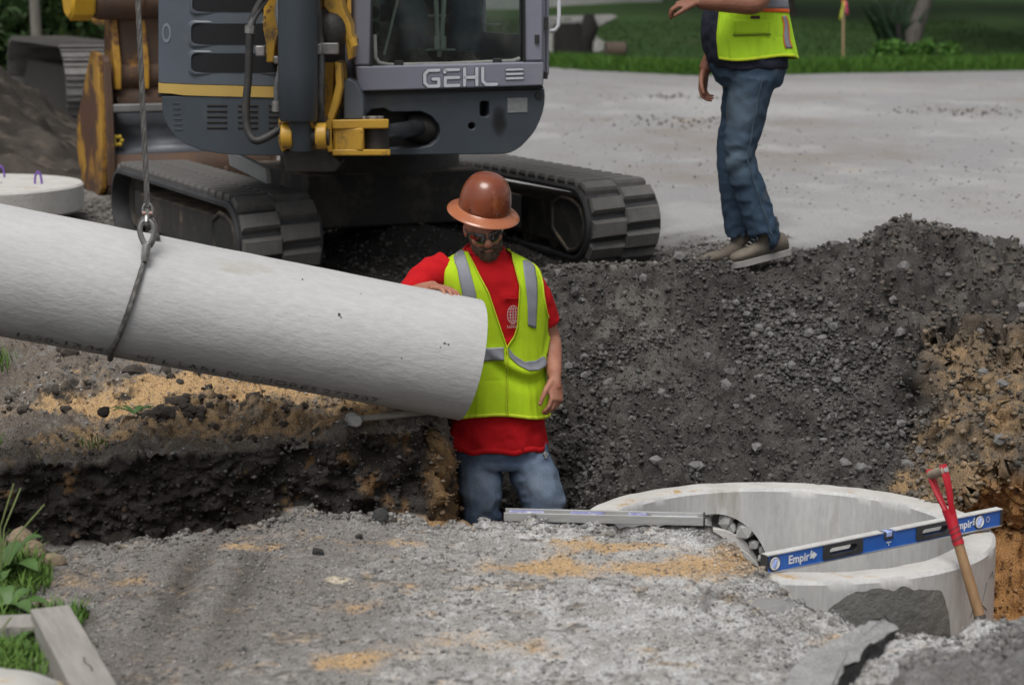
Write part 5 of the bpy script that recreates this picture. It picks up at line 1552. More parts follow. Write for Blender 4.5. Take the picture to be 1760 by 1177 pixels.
# lettering: raised strokes with a dark outline
let = {'G': [[(25, 1), (7, 1), (1, 7), (1, 22), (7, 28), (25, 28), (25, 16), (15, 16)]], 'E': [[(59, 1), (36, 1)], [(59, 14.5), (36, 14.5), (36, 28), (59, 28)], [(36, 1), (35, 5)]],
       'H': [[(69, 0), (69, 28)], [(90, 0), (90, 28)], [(69, 15), (90, 15)]], 'L': [[(100, 0), (100, 22), (106, 28), (124, 28)]]}
def lf(off):
    return lambda x, y, l: fp(725 + x, 120 + y - x * .031, .052 + off + .0016 * l)
pol = [p for k_ in 'GEHL' for p in let[k_]]
olm = pmat('letter_outline', (.055, .06, .085), rough=.5)
strokes_mb(pol, 7.8, lf(0)).build('lettering_outline', olm, ex, smooth=0)
letm = pmat('silver_lettering', (.60, .62, .68), (.52, .54, .60), scale=12, rough=.45)
strokes_mb(pol, 5.4, lf(.0022)).build('lettering', letm, ex, smooth=0)
bars = [[(141, 4), (168, 4)], [(141, 11.5), (168, 11.5)], [(141, 19), (168, 19)]]
strokes_mb(bars, 5.4, lf(0)).build('bar_emblem_outline', olm, ex, smooth=0); strokes_mb(bars, 3.6, lf(.0022)).build('bar_emblem', letm, ex, smooth=0)
# inside the cab: side console, levers, pedals, seat
leverm = pmat('pale_lever', (.58, .62, .58), (.45, .48, .45), scale=12, rough=.5)
def ip3(px, py, d): return fp(px, py, -d)
for (a, b_, d0, d1, r_) in (((691, -12), (667, 96), .06, .10, .007), ((760, -40), (768, 72), .16, .20, .012), ((778, -40), (775, 72), .16, .20, .012), ((768, 70), (771, 100), .20, .22, .007), ((776, 70), (773, 100), .20, .22, .007)):
    mb = MB(); mb.cyl(ip3(*a, d0), ip3(*b_, d1), r_, n=10); mb.build('lever', leverm, ex, smooth=40)
for (x0, x1, y, d) in ((741, 802, 88, .24), (755, 806, 29, .5), (860, 886, 44, .3)):
    mb = MB(); mb.bar(ip3(x0, y, d), ip3(x1, y, d), .012, .012); mb.build('pedal_bar', leverm, ex, bevel=.002)
for (px, py) in ((766, 76), (777, 76)):
    mb = MB(); mb.box(ip3(px, py, .19), (.028, .03, .07)); mb.build('lever_boot', leverm, ex, bevel=.004)
consm = pmat('grey_green_console', (.14, .17, .15), (.10, .125, .11), scale=10, rough=.6)
mb = MB(); mb.prism([p for p in [(0, 0), (.06, 0), (.06, .46), (.04, .50), (0, .50)]], ip3(641, 68, .10) , hx, Z, hy, .30); cn = mb.build('console', consm, ex, bevel=.012)
for py in (22, 48):
    mb = MB(); q = ip3(649, py, .098); mb.cyl(q, q + hy * -.004, .030, n=18); mb.build('console_hole', blackm, cn)
seatm = pmat('black_seat', (.02, .02, .022), rough=.8, bump=.2, bscale=60)
sq = ip3(772, 30, .82)
mb = MB(); mb.box(Vector((sq.x, sq.y, 1.72)), (.48, .46, .14)); mb.build('seat', seatm, ex, bevel=.04, seg=3)
mb = MB(); mb.box(Vector((sq.x, sq.y, 1.52)), (.34, .34, .26)); mb.build('seat_base', grime, ex, bevel=.01)
mb = MB(); mb.box(Vector((sq.x, sq.y, 2.08)) + hy * .26, (.46, .12, .62)); mb.build('seat_back', seatm, ex, bevel=.04, seg=3)
# ---- swing bracket, boom cylinder and boom in front of the body
BY = 9.52
def bq(px, py, d=0.0): return at(px, py, BY - d)
def plate(name, pts, th, d, mat, par=ex, bev=.006):
    """plate seen edge-on from the front: outline in the frontal plane with depth th"""
    mb = MB(); a = [bq(px, py, d) for px, py in pts]; n = len(a)
    mb.add(a + [p + Vector((0, th, 0)) for p in a], [tuple(range(n)), tuple(reversed(range(n, 2 * n)))] + [(i, i + n, (i + 1) % n + n, (i + 1) % n) for i in range(n)])
    return mb.build(name, mat, par, bevel=bev)
# boom foot: yellow fork opening downwards
plate('boom_fork', [(452, -40), (453, 20), (452, 50), (458, 80), (458, 108), (470, 108), (473, 80), (483, 45), (484, -40)], .26, -.05, yel)
plate('boom_fork', [(556, -40), (556, 10), (572, 30), (588, 45), (593, 70), (598, 105), (606, 100), (608, 80), (610, 68), (604, 60), (603, 42), (590, 15), (578, -40)], .26, -.05, yel)
plate('boom_web', [(484, -40), (484, 14), (500, 22), (548, 22), (556, 12), (556, -40)], .20, -.10, yel)
mb = MB(); mb.tube([bq(604, 66, .0), bq(608, 80, .0)], .022, 10); mb.build('boom_lug', yel, ex)
plate('cylinder_mount', [(470, 96), (486, 100), (486, 112), (470, 110)], .08, -.02, fitm)
# boom itself rising out of the picture and over the pipe
mb = MB(); b0 = bq(528, -20, -.12); bt = Vector((b0.x - .05, 9.35, 3.9)); be = CABTOP + Vector((0, .05, .25))
mb.bar(b0, bt, .26, .30, up=(0, 1, 0)); mb.build('boom', yel, ex, bevel=.02)
mb = MB(); mb.bar(bt + Vector((0, 0, .12)), be, .20, .24, up=(0, 0, 1)); mb.build('stick', yel, ex, bevel=.02)
mb = MB(); mb.tube([be + Vector((0, 0, -.08)), CABTOP + Vector((0, 0, -.02))], .03, 10); mb.build('lifting_eye', steel_m, ex)
# boom cylinder
mb = MB(); mb.tube([bq(512, -60, .16), bq(512, 120, .16), bq(513, 205, .16), bq(513, 209, .16)], [.093, .093, .090, .082], 28); cy = mb.build('boom_cylinder', cylg, ex, smooth=60)
mb = MB(); mb.tube([bq(513, 207, .16), bq(518, 238, .15), bq(518, 256, .14)], [(.055, .05), (.050, .06), (.048, .055)], 18); mb.build('cylinder_eye', cylg, cy, smooth=60)
mb = MB(); mb.cyl(bq(482, 236, .14), bq(566, 236, .14), .040, n=20); mb.build('pivot_pin', grime, ex, smooth=40)
mb = MB(); mb.cyl(bq(484, 234, .14), bq(504, 234, .14), .062, n=22); mb.build('pin_boss', yel, ex, bevel=.006)
mb = MB(); mb.cyl(bq(543, 234, .14), bq(562, 234, .14), .062, n=22); mb.build('pin_boss', yel, ex, bevel=.006)
# lower yellow cheeks
plate('bracket_cheek', [(479, 106), (486, 112), (492, 150), (491, 190), (489, 225), (492, 258), (484, 262), (479, 245), (478, 215), (482, 180), (483, 150), (476, 118)], .34, .02, yel)
plate('bracket_cheek', [(575, 106), (585, 110), (588, 150), (582, 180), (572, 206), (570, 235), (573, 262), (563, 262), (559, 235), (560, 205), (570, 175), (577, 145)], .34, .02, yel)
plate('bracket_back', [(488, 108), (576, 108), (566, 265), (488, 265)], .05, -.22, yel)
plate('bracket_foot', [(486, 258), (568, 258), (586, 282), (576, 296), (490, 296)], .26, -.02, grime)
# ear for the swing cylinder
mb = MB(); e0 = [bq(571, 206, .05), bq(668, 205, .0), bq(668, 205, -.22), bq(571, 206, -.24)]
mb.add(e0 + [p - Z * .045 for p in e0], [(0, 1, 2, 3), (7, 6, 5, 4), (0, 4, 5, 1), (1, 5, 6, 2), (2, 6, 7, 3), (3, 7, 4, 0)]); mb.build('swing_ear', yel, ex, bevel=.006)
mb = MB(); e0 = [bq(571, 257, .05), bq(671, 257, .0), bq(671, 257, -.22), bq(571, 257, -.24)]
mb.add(e0 + [p - Z * .030 for p in e0], [(0, 1, 2, 3), (7, 6, 5, 4), (0, 4, 5, 1), (1, 5, 6, 2), (2, 6, 7, 3), (3, 7, 4, 0)]); mb.build('swing_ear', yel, ex, bevel=.006)
mb = MB(); mb.box(bq(601, 238, -.05), (.145, .16, .115)); mb.build('bracket_block', yel, ex, bevel=.012)
mb = MB(); mb.cyl(bq(645, 206, -.10), bq(645, 258, -.10), .068, n=24); mb.build('swing_pin', grime, ex, smooth=40)
for px, r_ in ((626, .012), (642, .034), (652, .022)):
    mb = MB(); mb.cyl(bq(px, 206, -.08), bq(px, 200, -.08), r_, n=12); mb.build('bolt_head', fitm, ex, bevel=.002)
rodm = pmat('oily_rod', (.10, .11, .12), (.06, .065, .07), scale=8, rough=.25, metal=.6)
mb = MB(); mb.cyl(bq(655, 231, -.10), fp(735, 220, -.10), .042, n=22); mb.build('swing_rod', rodm, ex, smooth=60)
mb = MB(); c_ = fp(726, 221, -.10); dd_ = (fp(724, 222, -.3) - bq(655, 231, -.1)).normalized()
mb.tube([c_ - hx * .06, c_ - hx * .04 , c_ + hx * .02, c_ + hx * .25 + hy * .2], [.058, .072, .085, .085], 26); mb.build('swing_cylinder', grime, ex, smooth=50)
# fender plate right of the bracket
mb = MB(); pts = [(590, 206), (590, 140), (598, 134), (612, 142), (624, 168), (626, 206)]; a = [bq(px, py, -.10) for px, py in pts]; n = len(a)
mb.add(a + [p + Vector((0, .14, 0)) for p in a], [tuple(range(n)), tuple(reversed(range(n, 2 * n)))] + [(i, i + n, (i + 1) % n + n, (i + 1) % n) for i in range(n)]); mb.build('side_gusset', bodyg, ex, bevel=.008)
# hoses
def hose(name, pts, r_, mat, d=.10):
    ps = [bq(px, py, dd) for px, py, dd in pts]
    out = []
    for i in range(len(ps) - 1):       # Catmull-Rom
        p0 = ps[max(i - 1, 0)]; p1 = ps[i]; p2 = ps[i + 1]; p3 = ps[min(i + 2, len(ps) - 1)]
        for k_ in range(7):
            t = k_ / 7
            out.append(.5 * ((2 * p1) + (p2 - p0) * t + (2 * p0 - 5 * p1 + 4 * p2 - p3) * t * t + (3 * p1 - p0 - 3 * p2 + p3) * t ** 3))
    out.append(ps[-1]); mb = MB(); mb.tube(out, r_, 10); return mb.build(name, mat, ex, smooth=80)
hose('hose', [(462, -20, .02), (440, 20, .04), (431, 45, .05), (429, 70, .06), (427, 130, .06), (423, 180, .07), (425, 220, .08), (437, 241, .10), (455, 238, .10), (482, 222, .08)], .019, hosem)
hose('metal_line', [(470, -20, .0), (450, 8, .03), (434, 36, .05), (430, 50, .06)], .017, hosegr)
mb = MB(); mb.cyl(bq(430.5, 44, .055), bq(429.5, 58, .055), .025, n=8); mb.build('hose_fitting', fitm, ex)
hose('hose', [(484, -10, .08), (478, 15, .10), (480, 40, .12), (488, 80, .12), (482, 120, .12), (476, 150, .12), (476, 182, .12)], .015, hosegr)
mb = MB(); mb.cyl(bq(476, 174, .12), bq(476, 192, .12), .024, n=8); mb.build('hose_fitting', fitm, ex)
mb = MB(); mb.cyl(bq(474, 183, .12), bq(494, 183, .12), .014, n=8); mb.build('hose_fitting', fitm, ex)
hose('hose', [(540, -20, .02), (545, 20, .04), (548, 60, .04), (551, 85, .05), (551, 130, .05), (550, 200, .03), (545, 215, .02)], .022, hosem)
hose('hose', [(550, 90, .08), (552, 120, .08), (550, 170, .06), (556, 215, .0)], .016, hosegr)
mb = MB(); mb.box(bq(566, 84, .05), (.09, .05, .055)); mb.build('valve_block', fitm, ex, bevel=.006)
mb = MB(); mb.box(bq(547, 85, .10), (.035, .04, .05)); mb.build('valve_block', fitm, ex, bevel=.006)
mb = MB(); mb.box(bq(448, 88, .04), (.045, .06, .05)); mb.build('valve_block', fitm, ex, bevel=.006)
mb = MB(); mb.ball(bq(570, 55, -.02), (.07, .06, .09), 12, 8); mb.build('grease_boot', grime, ex, smooth=60)
# ------------------------------------------------------------------ people
skin = pmat('weathered_skin', (.42, .21, .14), (.33, .125, .08), scale=22, rough=.55, bump=.12, bscale=110, spec=.4)
skin_d = pmat('tanned_skin', (.27, .125, .08), (.20, .08, .05), scale=9, rough=.55, bump=.12, bscale=110, spec=.4)
redc = pmat('red_cotton', (.50, .012, .016), (.42, .008, .012), scale=7, rough=.9, bump=.25, bscale=220, bdist=.003, spec=.15)
navyc = pmat('navy_cotton', (.020, .023, .036), (.030, .033, .048), scale=7, rough=.92, bump=.3, bscale=200, bdist=.003, spec=.15)
lime = pmat('lime_mesh_fabric', (.50, .72, .025), (.41, .62, .018), scale=6, rough=.85, bump=.55, bscale=260, bdist=.004, spec=.15, wear=((.33, .43, .05), 7, .62, .2))
limed = pmat('soiled_lime_fabric', (.50, .82, .04), (.42, .70, .035), scale=7, rough=.85, bump=.3, bscale=200, bdist=.003, spec=.15, wear=[((.24, .30, .05), 9, .64, .1)])
limeb = pmat('lime_binding', (.60, .72, .03), (.52, .66, .02), scale=20, rough=.8)
refl = pmat('grey_reflective_tape', (.27, .28, .315), (.22, .23, .265), scale=14, rough=.5, bump=.15, bscale=30, metal=.1)
orangeb = pmat('orange_trim', (.75, .13, .02), rough=.7)
denim = pmat('denim', (.1, .1, .1), attr='Col', speck=(260, .75, 1.25), rough=.92, bump=.5, bscale=320, bdist=.002, spec=.15)
bootm = pmat('grey_brown_suede', (.17, .145, .115), (.12, .10, .082), scale=12, rough=.9, bump=.3, bscale=90)
solem = pmat('pale_sole', (.33, .32, .30), (.22, .21, .2), scale=12, rough=.85)
hairm = pmat('brown_beard', (.055, .035, .022), (.10, .065, .042), scale=60, rough=.8, bump=.6, bscale=160, bdist=.004, wear=[((.20, .16, .13), 20, .60, .12)])
eyew = pmat('eye_white', (.7, .68, .65), rough=.3); eyed = pmat('eye_iris', (.05, .035, .02), rough=.2)

class Torso:
    """clothed trunk as stacked superellipses; secs: (z, half width, half depth, cx, cy)"""
    def __init__(s, secs, lat, fwd, n=2.35):
        a = np.array(sorted(secs)); s.a = a; s.lat = Vector(lat); s.fwd = Vector(fwd); s.e = 2.0 / n
    def sec(s, z):
        zz = s.a[:, 0]
        def smooth(k):
            h = .012
            return sum(np.interp(z + d, zz, s.a[:, k]) for d in (-h, 0, h)) / 3
        return [smooth(k) for k in (1, 2, 3, 4)]
    def pt(s, th, z, off=0.0):
        A_, B_, cx, cy = s.sec(z)
        c, sn = math.cos(th), math.sin(th)
        c = math.copysign(abs(c) ** s.e, c); sn = math.copysign(abs(sn) ** s.e, sn)
        return Vector((cx, cy, z)) + s.lat * ((A_ + off) * c) + s.fwd * ((B_ + off) * sn)
    def theta_of(s, x, z, off=0.0):
        """front angle for a lateral coordinate x (along lat) at height z"""
        A_, B_, cx, cy = s.sec(z)
        q = max(-1, min(1, x / (A_ + off)))
        return math.acos(math.copysign(abs(q) ** (1 / s.e), q))
    def mesh_into(s, mb, off, z0=None, z1=None, n=40, k=40):
        z0 = s.a[0, 0] if z0 is None else z0; z1 = s.a[-1, 0] if z1 is None else z1
        mb.ring_loft([[s.pt(2 * PI * j / n, z0 + (z1 - z0) * i / k, off) for j in range(n)] for i in range(k + 1)])

def hand(mb, wrist, d, dors, thumb, curl=(20, 25, 20), spread=4, sc=1.0, tcurl=20, tang=45):
    """palm, four unequal bent fingers and a thumb on its side; dors = back of the hand, thumb = +1/-1 along d x dors"""
    d = Vector(d).normalized(); dors = Vector(dors); dors = (dors - d * dors.dot(d)).normalized(); lat = d.cross(dors) * thumb
    W_ = Vector(wrist)
    pl = .098 * sc
    rings = []
    for t, hw, ht in ((-.03, .029, .022), (.0, .030, .020), (.3, .038, .019), (.7, .043, .016), (1.0, .041, .012), (1.06, .036, .008)):
        c = W_ + d * (pl * t)
        rings.append([c + lat * (hw * sc * math.cos(a)) + dors * (ht * sc * math.sin(a)) for a in [2 * PI * q / 16 for q in range(16)]])
    mb.ring_loft(rings)
    for i, (off, ln, r_) in enumerate(((.031, .074, .0098), (.0105, .082, .0100), (-.010, .077, .0095), (-.030, .060, .0085))):
        p = W_ + d * (pl * (1.0 - .05 * abs(i - 1))) + lat * (off * sc); a = 0.0
        dirv = (d + lat * math.tan(R(spread * (1.5 - i)))).normalized()
        cl = curl[i] if isinstance(curl[0], (tuple, list)) else curl
        prev = p - dirv * .02 * sc
        mb.capsule(prev, p, r_ * sc, r_ * sc, 10, 3)
        for k_, (fr, an) in enumerate(zip((.46, .30, .24), cl)):
            a += an
            q = p + (dirv * math.cos(R(a)) - dors * math.sin(R(a))) * (ln * fr * sc)
            r0 = r_ * (1 - .08 * k_) * sc; r1 = r_ * (1 - .08 * (k_ + 1)) * sc
            mb.capsule(p, q, r0, r1, 10, 3); p = q
    p = W_ + d * (.022 * sc) + lat * (.026 * sc); a = tang
    for k_, (ln, r0, r1) in enumerate(((.044, .0155, .0125), (.036, .0125, .011), (.028, .011, .009))):
        q = p + (d * math.cos(R(a)) + lat * math.sin(R(a)) - dors * (.25 + .02 * tcurl * k_ * .5)).normalized() * (ln * sc)
        mb.capsule(p, q, r0 * sc, r1 * sc, 10, 3); p = q; a -= tcurl

def head_into(mb, C_, M3):
    """head with brow, nose, lips, jaw and ears; face along local -y, M3 rotates it"""
    P_ = lambda x, y, z: C_ + M3 @ Vector((x, y, z))
    mb.ball(P_(0, .012, .035), (.076, .094, .090), 24, 16, M3)
    mb.ball(P_(0, -.022, -.02), (.062, .068, .085), 24, 14, M3)
    mb.ball(P_(0, -.052, -.078), (.036, .034, .030), 18, 10, M3)
    mb.ball(P_(0, -.012, -.062), (.054, .055, .045), 18, 10, M3)
    mb.ball(P_(0, -.076, .022), (.048, .018, .013), 16, 8, M3)
    mb.tube([P_(0, -.086, .018), P_(0, -.103, -.012), P_(0, -.108, -.022)], [.010, .014, .012], 12)
    mb.ball(P_(0, -.098, -.025), (.019, .014, .011), 14, 8, M3)
    mb.ball(P_(0, -.086, -.052), (.024, .010, .006), 14, 8, M3); mb.ball(P_(0, -.084, -.063), (.021, .010, .006), 14, 8, M3)
    for sg in (-1, 1):
        mb.ball(P_(.044 * sg, -.066, -.012), (.020, .018, .018), 12, 8, M3)
        mb.ball(P_(.077 * sg, .008, -.002), (.009, .019, .032), 12, 8, M3)

def limb(mb, pts, rs, n=16):
    out, rr_ = [], []
    pts = [Vector(p) for p in pts]
    rs = [r_ if hasattr(r_, '__len__') else (r_, r_) for r_ in rs]
    for i in range(len(pts) - 1):
        p0 = pts[max(i - 1, 0)]; p1 = pts[i]; p2 = pts[i + 1]; p3 = pts[min(i + 2, len(pts) - 1)]
        for k_ in range(6):
            t = k_ / 6
            out.append(.5 * ((2 * p1) + (p2 - p0) * t + (2 * p0 - 5 * p1 + 4 * p2 - p3) * t * t + (3 * p1 - p0 - 3 * p2 + p3) * t ** 3))
            a, b_ = rs[i], rs[i + 1]
            if hasattr(a, '__len__'): rr_.append((a[0] * (1 - t) + b_[0] * t, a[1] * (1 - t) + b_[1] * t))
            else: rr_.append(a * (1 - t) + b_ * t)
    out.append(pts[-1]); rr_.append(rs[-1])
    mb.tube(out, rr_, n)

def cloth(mb, voxel, name, mat, parent, wr=.006, seed=0, folds=None, smooth=5, colf=None):
    me = fuse(mb, voxel, smooth)
    v = mverts(me); nn = mnormals(me)
    q = v + .05 * np.stack([fbm(v, 5, 2, seed + 1), fbm(v, 5, 2, seed + 2), fbm(v, 5, 2, seed + 3)], 1)
    rdg = 1 - np.abs(fbm(q * np.array([1, 1, 1.5]), 9, 2, seed)) * 2.4
    dsp = wr * (rdg - .5) + wr * .35 * fbm(v, 34, 2, seed + 5)
    if folds: dsp = dsp + folds(v)
    v = v + nn * dsp[:, None]
    if colf is not None: color_attr(me, colf(v, nn))
    M = np.array(rootm(parent).inverted())
    set_verts(me, v @ M[:3, :3].T + M[:3, 3])
    return link(name, me, mat, parent, 180)

def body_mesh(mb, voxel, mat, parent, smooth=3):
    me = fuse(mb, voxel, smooth)
    v = mverts(me); nn = mnormals(me); v = v + nn * (.0008 * fbm(v, 60, 2, 900))[:, None]
    M = np.array(rootm(parent).inverted()); set_verts(me, v @ M[:3, :3].T + M[:3, 3])
    return link('body', me, mat, parent, 180)

def boot(parent, ankle, toe_dir, L_=.30, mat=None, pitch=0.0, nm='boot'):
    a = Vector(ankle); d = Vector(toe_dir).normalized(); s_ = Vector((-d.y, d.x, 0)).normalized(); u = s_.cross(d) * -1
    if u.z < 0: u = -u
    mb = MB(); rings = []
    for t, hw, h, zb in ((-.085, .020, .05, .0), (-.075, .036, .085, 0), (-.03, .041, .10, 0), (.03, .041, .098, 0), (.08, .043, .075, 0), (.13, .047, .058, 0), (.18, .046, .05, 0), (.21, .034, .04, .002), (.222, .015, .025, .004)):
        c = a + d * t
        ring_ = []
        for q in range(14):
            an = 2 * PI * q / 14
            ring_.append(c + s_ * (hw * math.cos(an)) + u * (zb - .075 + h * .5 + h * .5 * math.sin(an)))
        rings.append(ring_)
    mb.ring_loft(rings); mb.tube([a + u * .0, a + u * .10], [.050, .052], 16)
    me = fuse(mb, .007, 4); M = np.array(rootm(parent).inverted()); v = mverts(me)
    set_verts(me, v @ M[:3, :3].T + M[:3, 3]); o = link(nm, me, mat or bootm, parent, 180)
    sb = MB(); up, dn = [], []
    for t, hw in ((-.092, .024), (-.08, .040), (-.03, .045), (.03, .043), (.08, .046), (.13, .051), (.18, .050), (.212, .038), (.230, .014)):
        up.append((t, hw))
    ol = [(t, hw) for t, hw in up] + [(t, -hw) for t, hw in reversed(up)]
    for zz in (-.098, -.076):
        pass
    r0 = [a + d * t + s_ * hw + u * -.100 for t, hw in ol]; r1 = [a + d * t + s_ * hw + u * -.072 for t, hw in ol]
    sb.ring_loft([r0, r1]); sb.build('sole', solem, o, smooth=30)
    lb = MB()
    for i in range(5):
        c = a + d * (.055 + .018 * i) + u * (.035 - .012 * i)
        lb.tube([c - s_ * .022, c + u * .006, c + s_ * .022], .003, 6)
    lb.build('laces', solem, o, smooth=60)
    return o

# ================= the worker in the trench =================
WY = 8.18
def wz(py, Y=WY): return at(880, py, Y).z
w1 = empty('person', (at(858, 745, WY).x, WY, -.62), 'worker in brown hard hat and lime vest standing in the trench at the pipe end', 'person')
secs = []
for py, cxp, hw, B_, cy in ((800, 856, .195, .145, 8.20), (765, 853, .206, .152, 8.20), (700, 853, .192, .138, 8.20), (640, 854, .182, .130, 8.20), (580, 853, .184, .130, 8.19), (520, 847, .195, .138, 8.175), (485, 842, .200, .135, 8.165),
                             (465, 838, .196, .122, 8.16), (452, 836, .176, .105, 8.155), (443, 834, .146, .092, 8.15), (434, 833, .105, .078, 8.145), (424, 832, .070, .066, 8.135), (417, 832, .058, .058, 8.13)):
    secs.append((wz(py), hw, B_, (cxp - 880) / 417.0, cy))
T1 = Torso(secs, (1, 0, 0), (0, -1, 0))
rsh = at(757, 455, 8.16); rel = at(702, 512, 8.06); rwr = at(748, 499, 7.90)
lsh = at(906, 470, 8.20); lel = at(945, 578, 8.28); lwr = at(953, 645, 8.12)
hipL = at(822, 770, 8.2); hipR = at(902, 768, 8.2)
kneL = at(828, 868, 8.10); kneR = at(934, 862, 8.10)
ankL = Vector((kneL.x + .0, 8.22, -.52)); ankR = Vector((kneR.x - .0, 8.24, -.52))
HC = at(832, 392, 8.085)                       # head centre
HM = (Matrix.Rotation(R(-9), 3, 'Y') @ Matrix.Rotation(R(6), 3, 'Z') @ Matrix.Rotation(R(24), 3, 'X'))
# skin: one continuous figure
mb = MB()
head_into(mb, HC, HM)
mb.tube([HC + Vector((0, .03, -.05)), at(833, 432, 8.14), at(834, 450, 8.155)], [.056, .058, .075], 18)
T1.mesh_into(mb, -.022, wz(770), wz(424), 28, 20)
limb(mb, [rsh, rsh.lerp(rel, .5), rel, rel.lerp(rwr, .45), rwr], [.050, .048, .044, .042, .031])
hd_dir = (at(958, 705, 8.06) - lwr).normalized()
limb(mb, [lsh, lsh.lerp(lel, .5), lel, lel.lerp(lwr, .4), lwr], [.052, .048, .043, .044, .030])
mb.capsule(lwr - hd_dir * .015, lwr + hd_dir * .045, .0285, .026, 14)
for h_, k_, a_ in ((hipL, kneL, ankL), (hipR, kneR, ankR)):
    limb(mb, [h_ + Vector((0, 0, .05)), h_.lerp(k_, .5), k_, k_.lerp(a_, .4), a_], [.075, .070, .055, .052, .04])
# right hand flat on the crown of the pipe, fingers towards the camera
crown = at(752, 497, 7.80)
sA, aA = pipe_hit(766, 500, PR)
cr_ = pp(sA, aA, PR)
cr_ = pp(sA, R(-13), PR)
fdir = (fr_ * math.cos(R(9)) + up_ * math.sin(R(9)) + axd * .38).normalized()
hw_ = cr_ + up_ * .014 - fdir * .080
limb(mb, [rel, rel.lerp(hw_, .5), hw_], [.042, .040, .029])
hand(mb, hw_, fdir, up_, -1 if fdir.cross(up_).x > 0 else 1, curl=((10, 24, 16), (10, 26, 18), (10, 26, 18), (10, 24, 16)), spread=7, tcurl=6, tang=58)
# left hand hanging, relaxed
hand(mb, lwr + hd_dir * .008, hd_dir, (.72, -.62, .12), 1 if hd_dir.cross(Vector((.72, -.62, .12))).x < 0 else -1, curl=((26, 28, 16), (30, 34, 20), (34, 36, 22), (38, 38, 24)), spread=3, tcurl=14, tang=34)
body_mesh(mb, .0040, skin, w1, 3)
# eyes
for sg in (-1, 1):
    e_ = MB(); c = HC + HM @ Vector((.033 * sg, -.070, .002)); e_.ball(c, .0125, 12, 8); eo = e_.build('eye', eyew, w1, smooth=180)
    e_ = MB(); e_.ball(c + HM @ Vector((0, -.0085, -.002)), .0055, 10, 6); e_.build('iris', eyed, eo, smooth=180)
# beard and moustache
mb = MB(); hp = lambda x, y, z: HC + HM @ Vector((x, y, z))
mb.ball(hp(0, -.056, -.088), (.044, .042, .034), 20, 12, HM); mb.ball(hp(0, -.080, -.080), (.028, .022, .024), 14, 10, HM)
for sg in (-1, 1):
    mb.ball(hp(.044 * sg, -.032, -.064), (.019, .040, .036), 14, 10, HM); mb.ball(hp(.056 * sg, -.012, -.030), (.012, .024, .040), 12, 8, HM)
    mb.ball(hp(.019 * sg, -.091, -.044), (.021, .011, .0085), 12, 8, HM); mb.ball(hp(.032 * sg, -.078, -.060), (.012, .014, .022), 12, 8, HM)
    mb.ball(hp(.062 * sg, .012, .012), (.014, .026, .040), 12, 8, HM)
mb.ball(hp(0, .060, -.01), (.066, .046, .06), 18, 12, HM)
me = fuse(mb, .004, 2); v = mverts(me); nn = mnormals(me); v = v + nn * (.0035 * fbm(v, 90, 3, 910) + .0015 * vn(v * 260, 911))[:, None]
M = np.array(rootm(w1).inverted()); set_verts(me, v @ M[:3, :3].T + M[:3, 3]); beard = link('beard', me, hairm, w1, 180)
# beard strands
bv = v; mbh = MB()
rb = random.Random(5)
cand = [i for i in range(0, len(bv)) if True]
for i in rb.sample(cand, min(2200, len(cand))):
    p = Vector(bv[i]); n_ = Vector(nn[i]); lz = (HM.inverted() @ (p - HC))
    if lz.z > .0 or lz.y > .0: continue
    dn = (n_ * .55 + Vector((rb.uniform(-.4, .4), rb.uniform(-.3, .3), -1.0))).normalized(); sd2 = n_.cross(dn).normalized() * .0006; ln = rb.uniform(.006, .014)
    mbh.add([p - sd2, p + sd2, p + dn * ln], [(0, 1, 2)])
mbh.build('beard_strands', hairm, beard, smooth=0, normals=False)
# sunglasses
lensm = pmat('dark_lens', (.010, .010, .011), rough=.06, spec=.8, coat=.6)
framem = pmat('olive_frame', (.20, .22, .03), rough=.35)
gl = None
for sg in (-1, 1):
    P_ = []
    for i in range(13):
        t = i / 12; x = sg * (.006 + .064 * t); y = -.100 + .050 * t ** 2.2; row = []
        hh = .0215 * (1 - .42 * t ** 3) * min(1, .55 + t * 3)
        for q in (-1, -.6, 0, .6, 1):
            zz = .009 + .003 * t + hh * q - (.006 if q < 0 else 0) * math.sin(PI * min(1, t * 1.2))
            row.append(hp(x, y - .006 * (1 - q * q) * (1 - t), zz))
        P_.append(row)
    mb = MB(); mb.grid(P_); o = mb.build('lens', lensm, w1, smooth=80, solid=.0015)
    mb = MB(); mb.tube([r_[0] for r_ in P_], .0016, 8); mb.build('lens_rim', framem, o, smooth=60)
    mb = MB(); mb.tube([r_[-1] for r_ in P_], .0024, 8); mb.tube([P_[-1][2], hp(sg * .080, -.01, .012), hp(sg * .080, .02, .006)], .003, 8); mb.build('temple', lensm, o, smooth=60)
mb = MB(); mb.tube([hp(-.009, -.106, .008), hp(0, -.109, .011), hp(.009, -.106, .008)], .003, 8); mb.build('nose_bridge', lensm, w1, smooth=60)
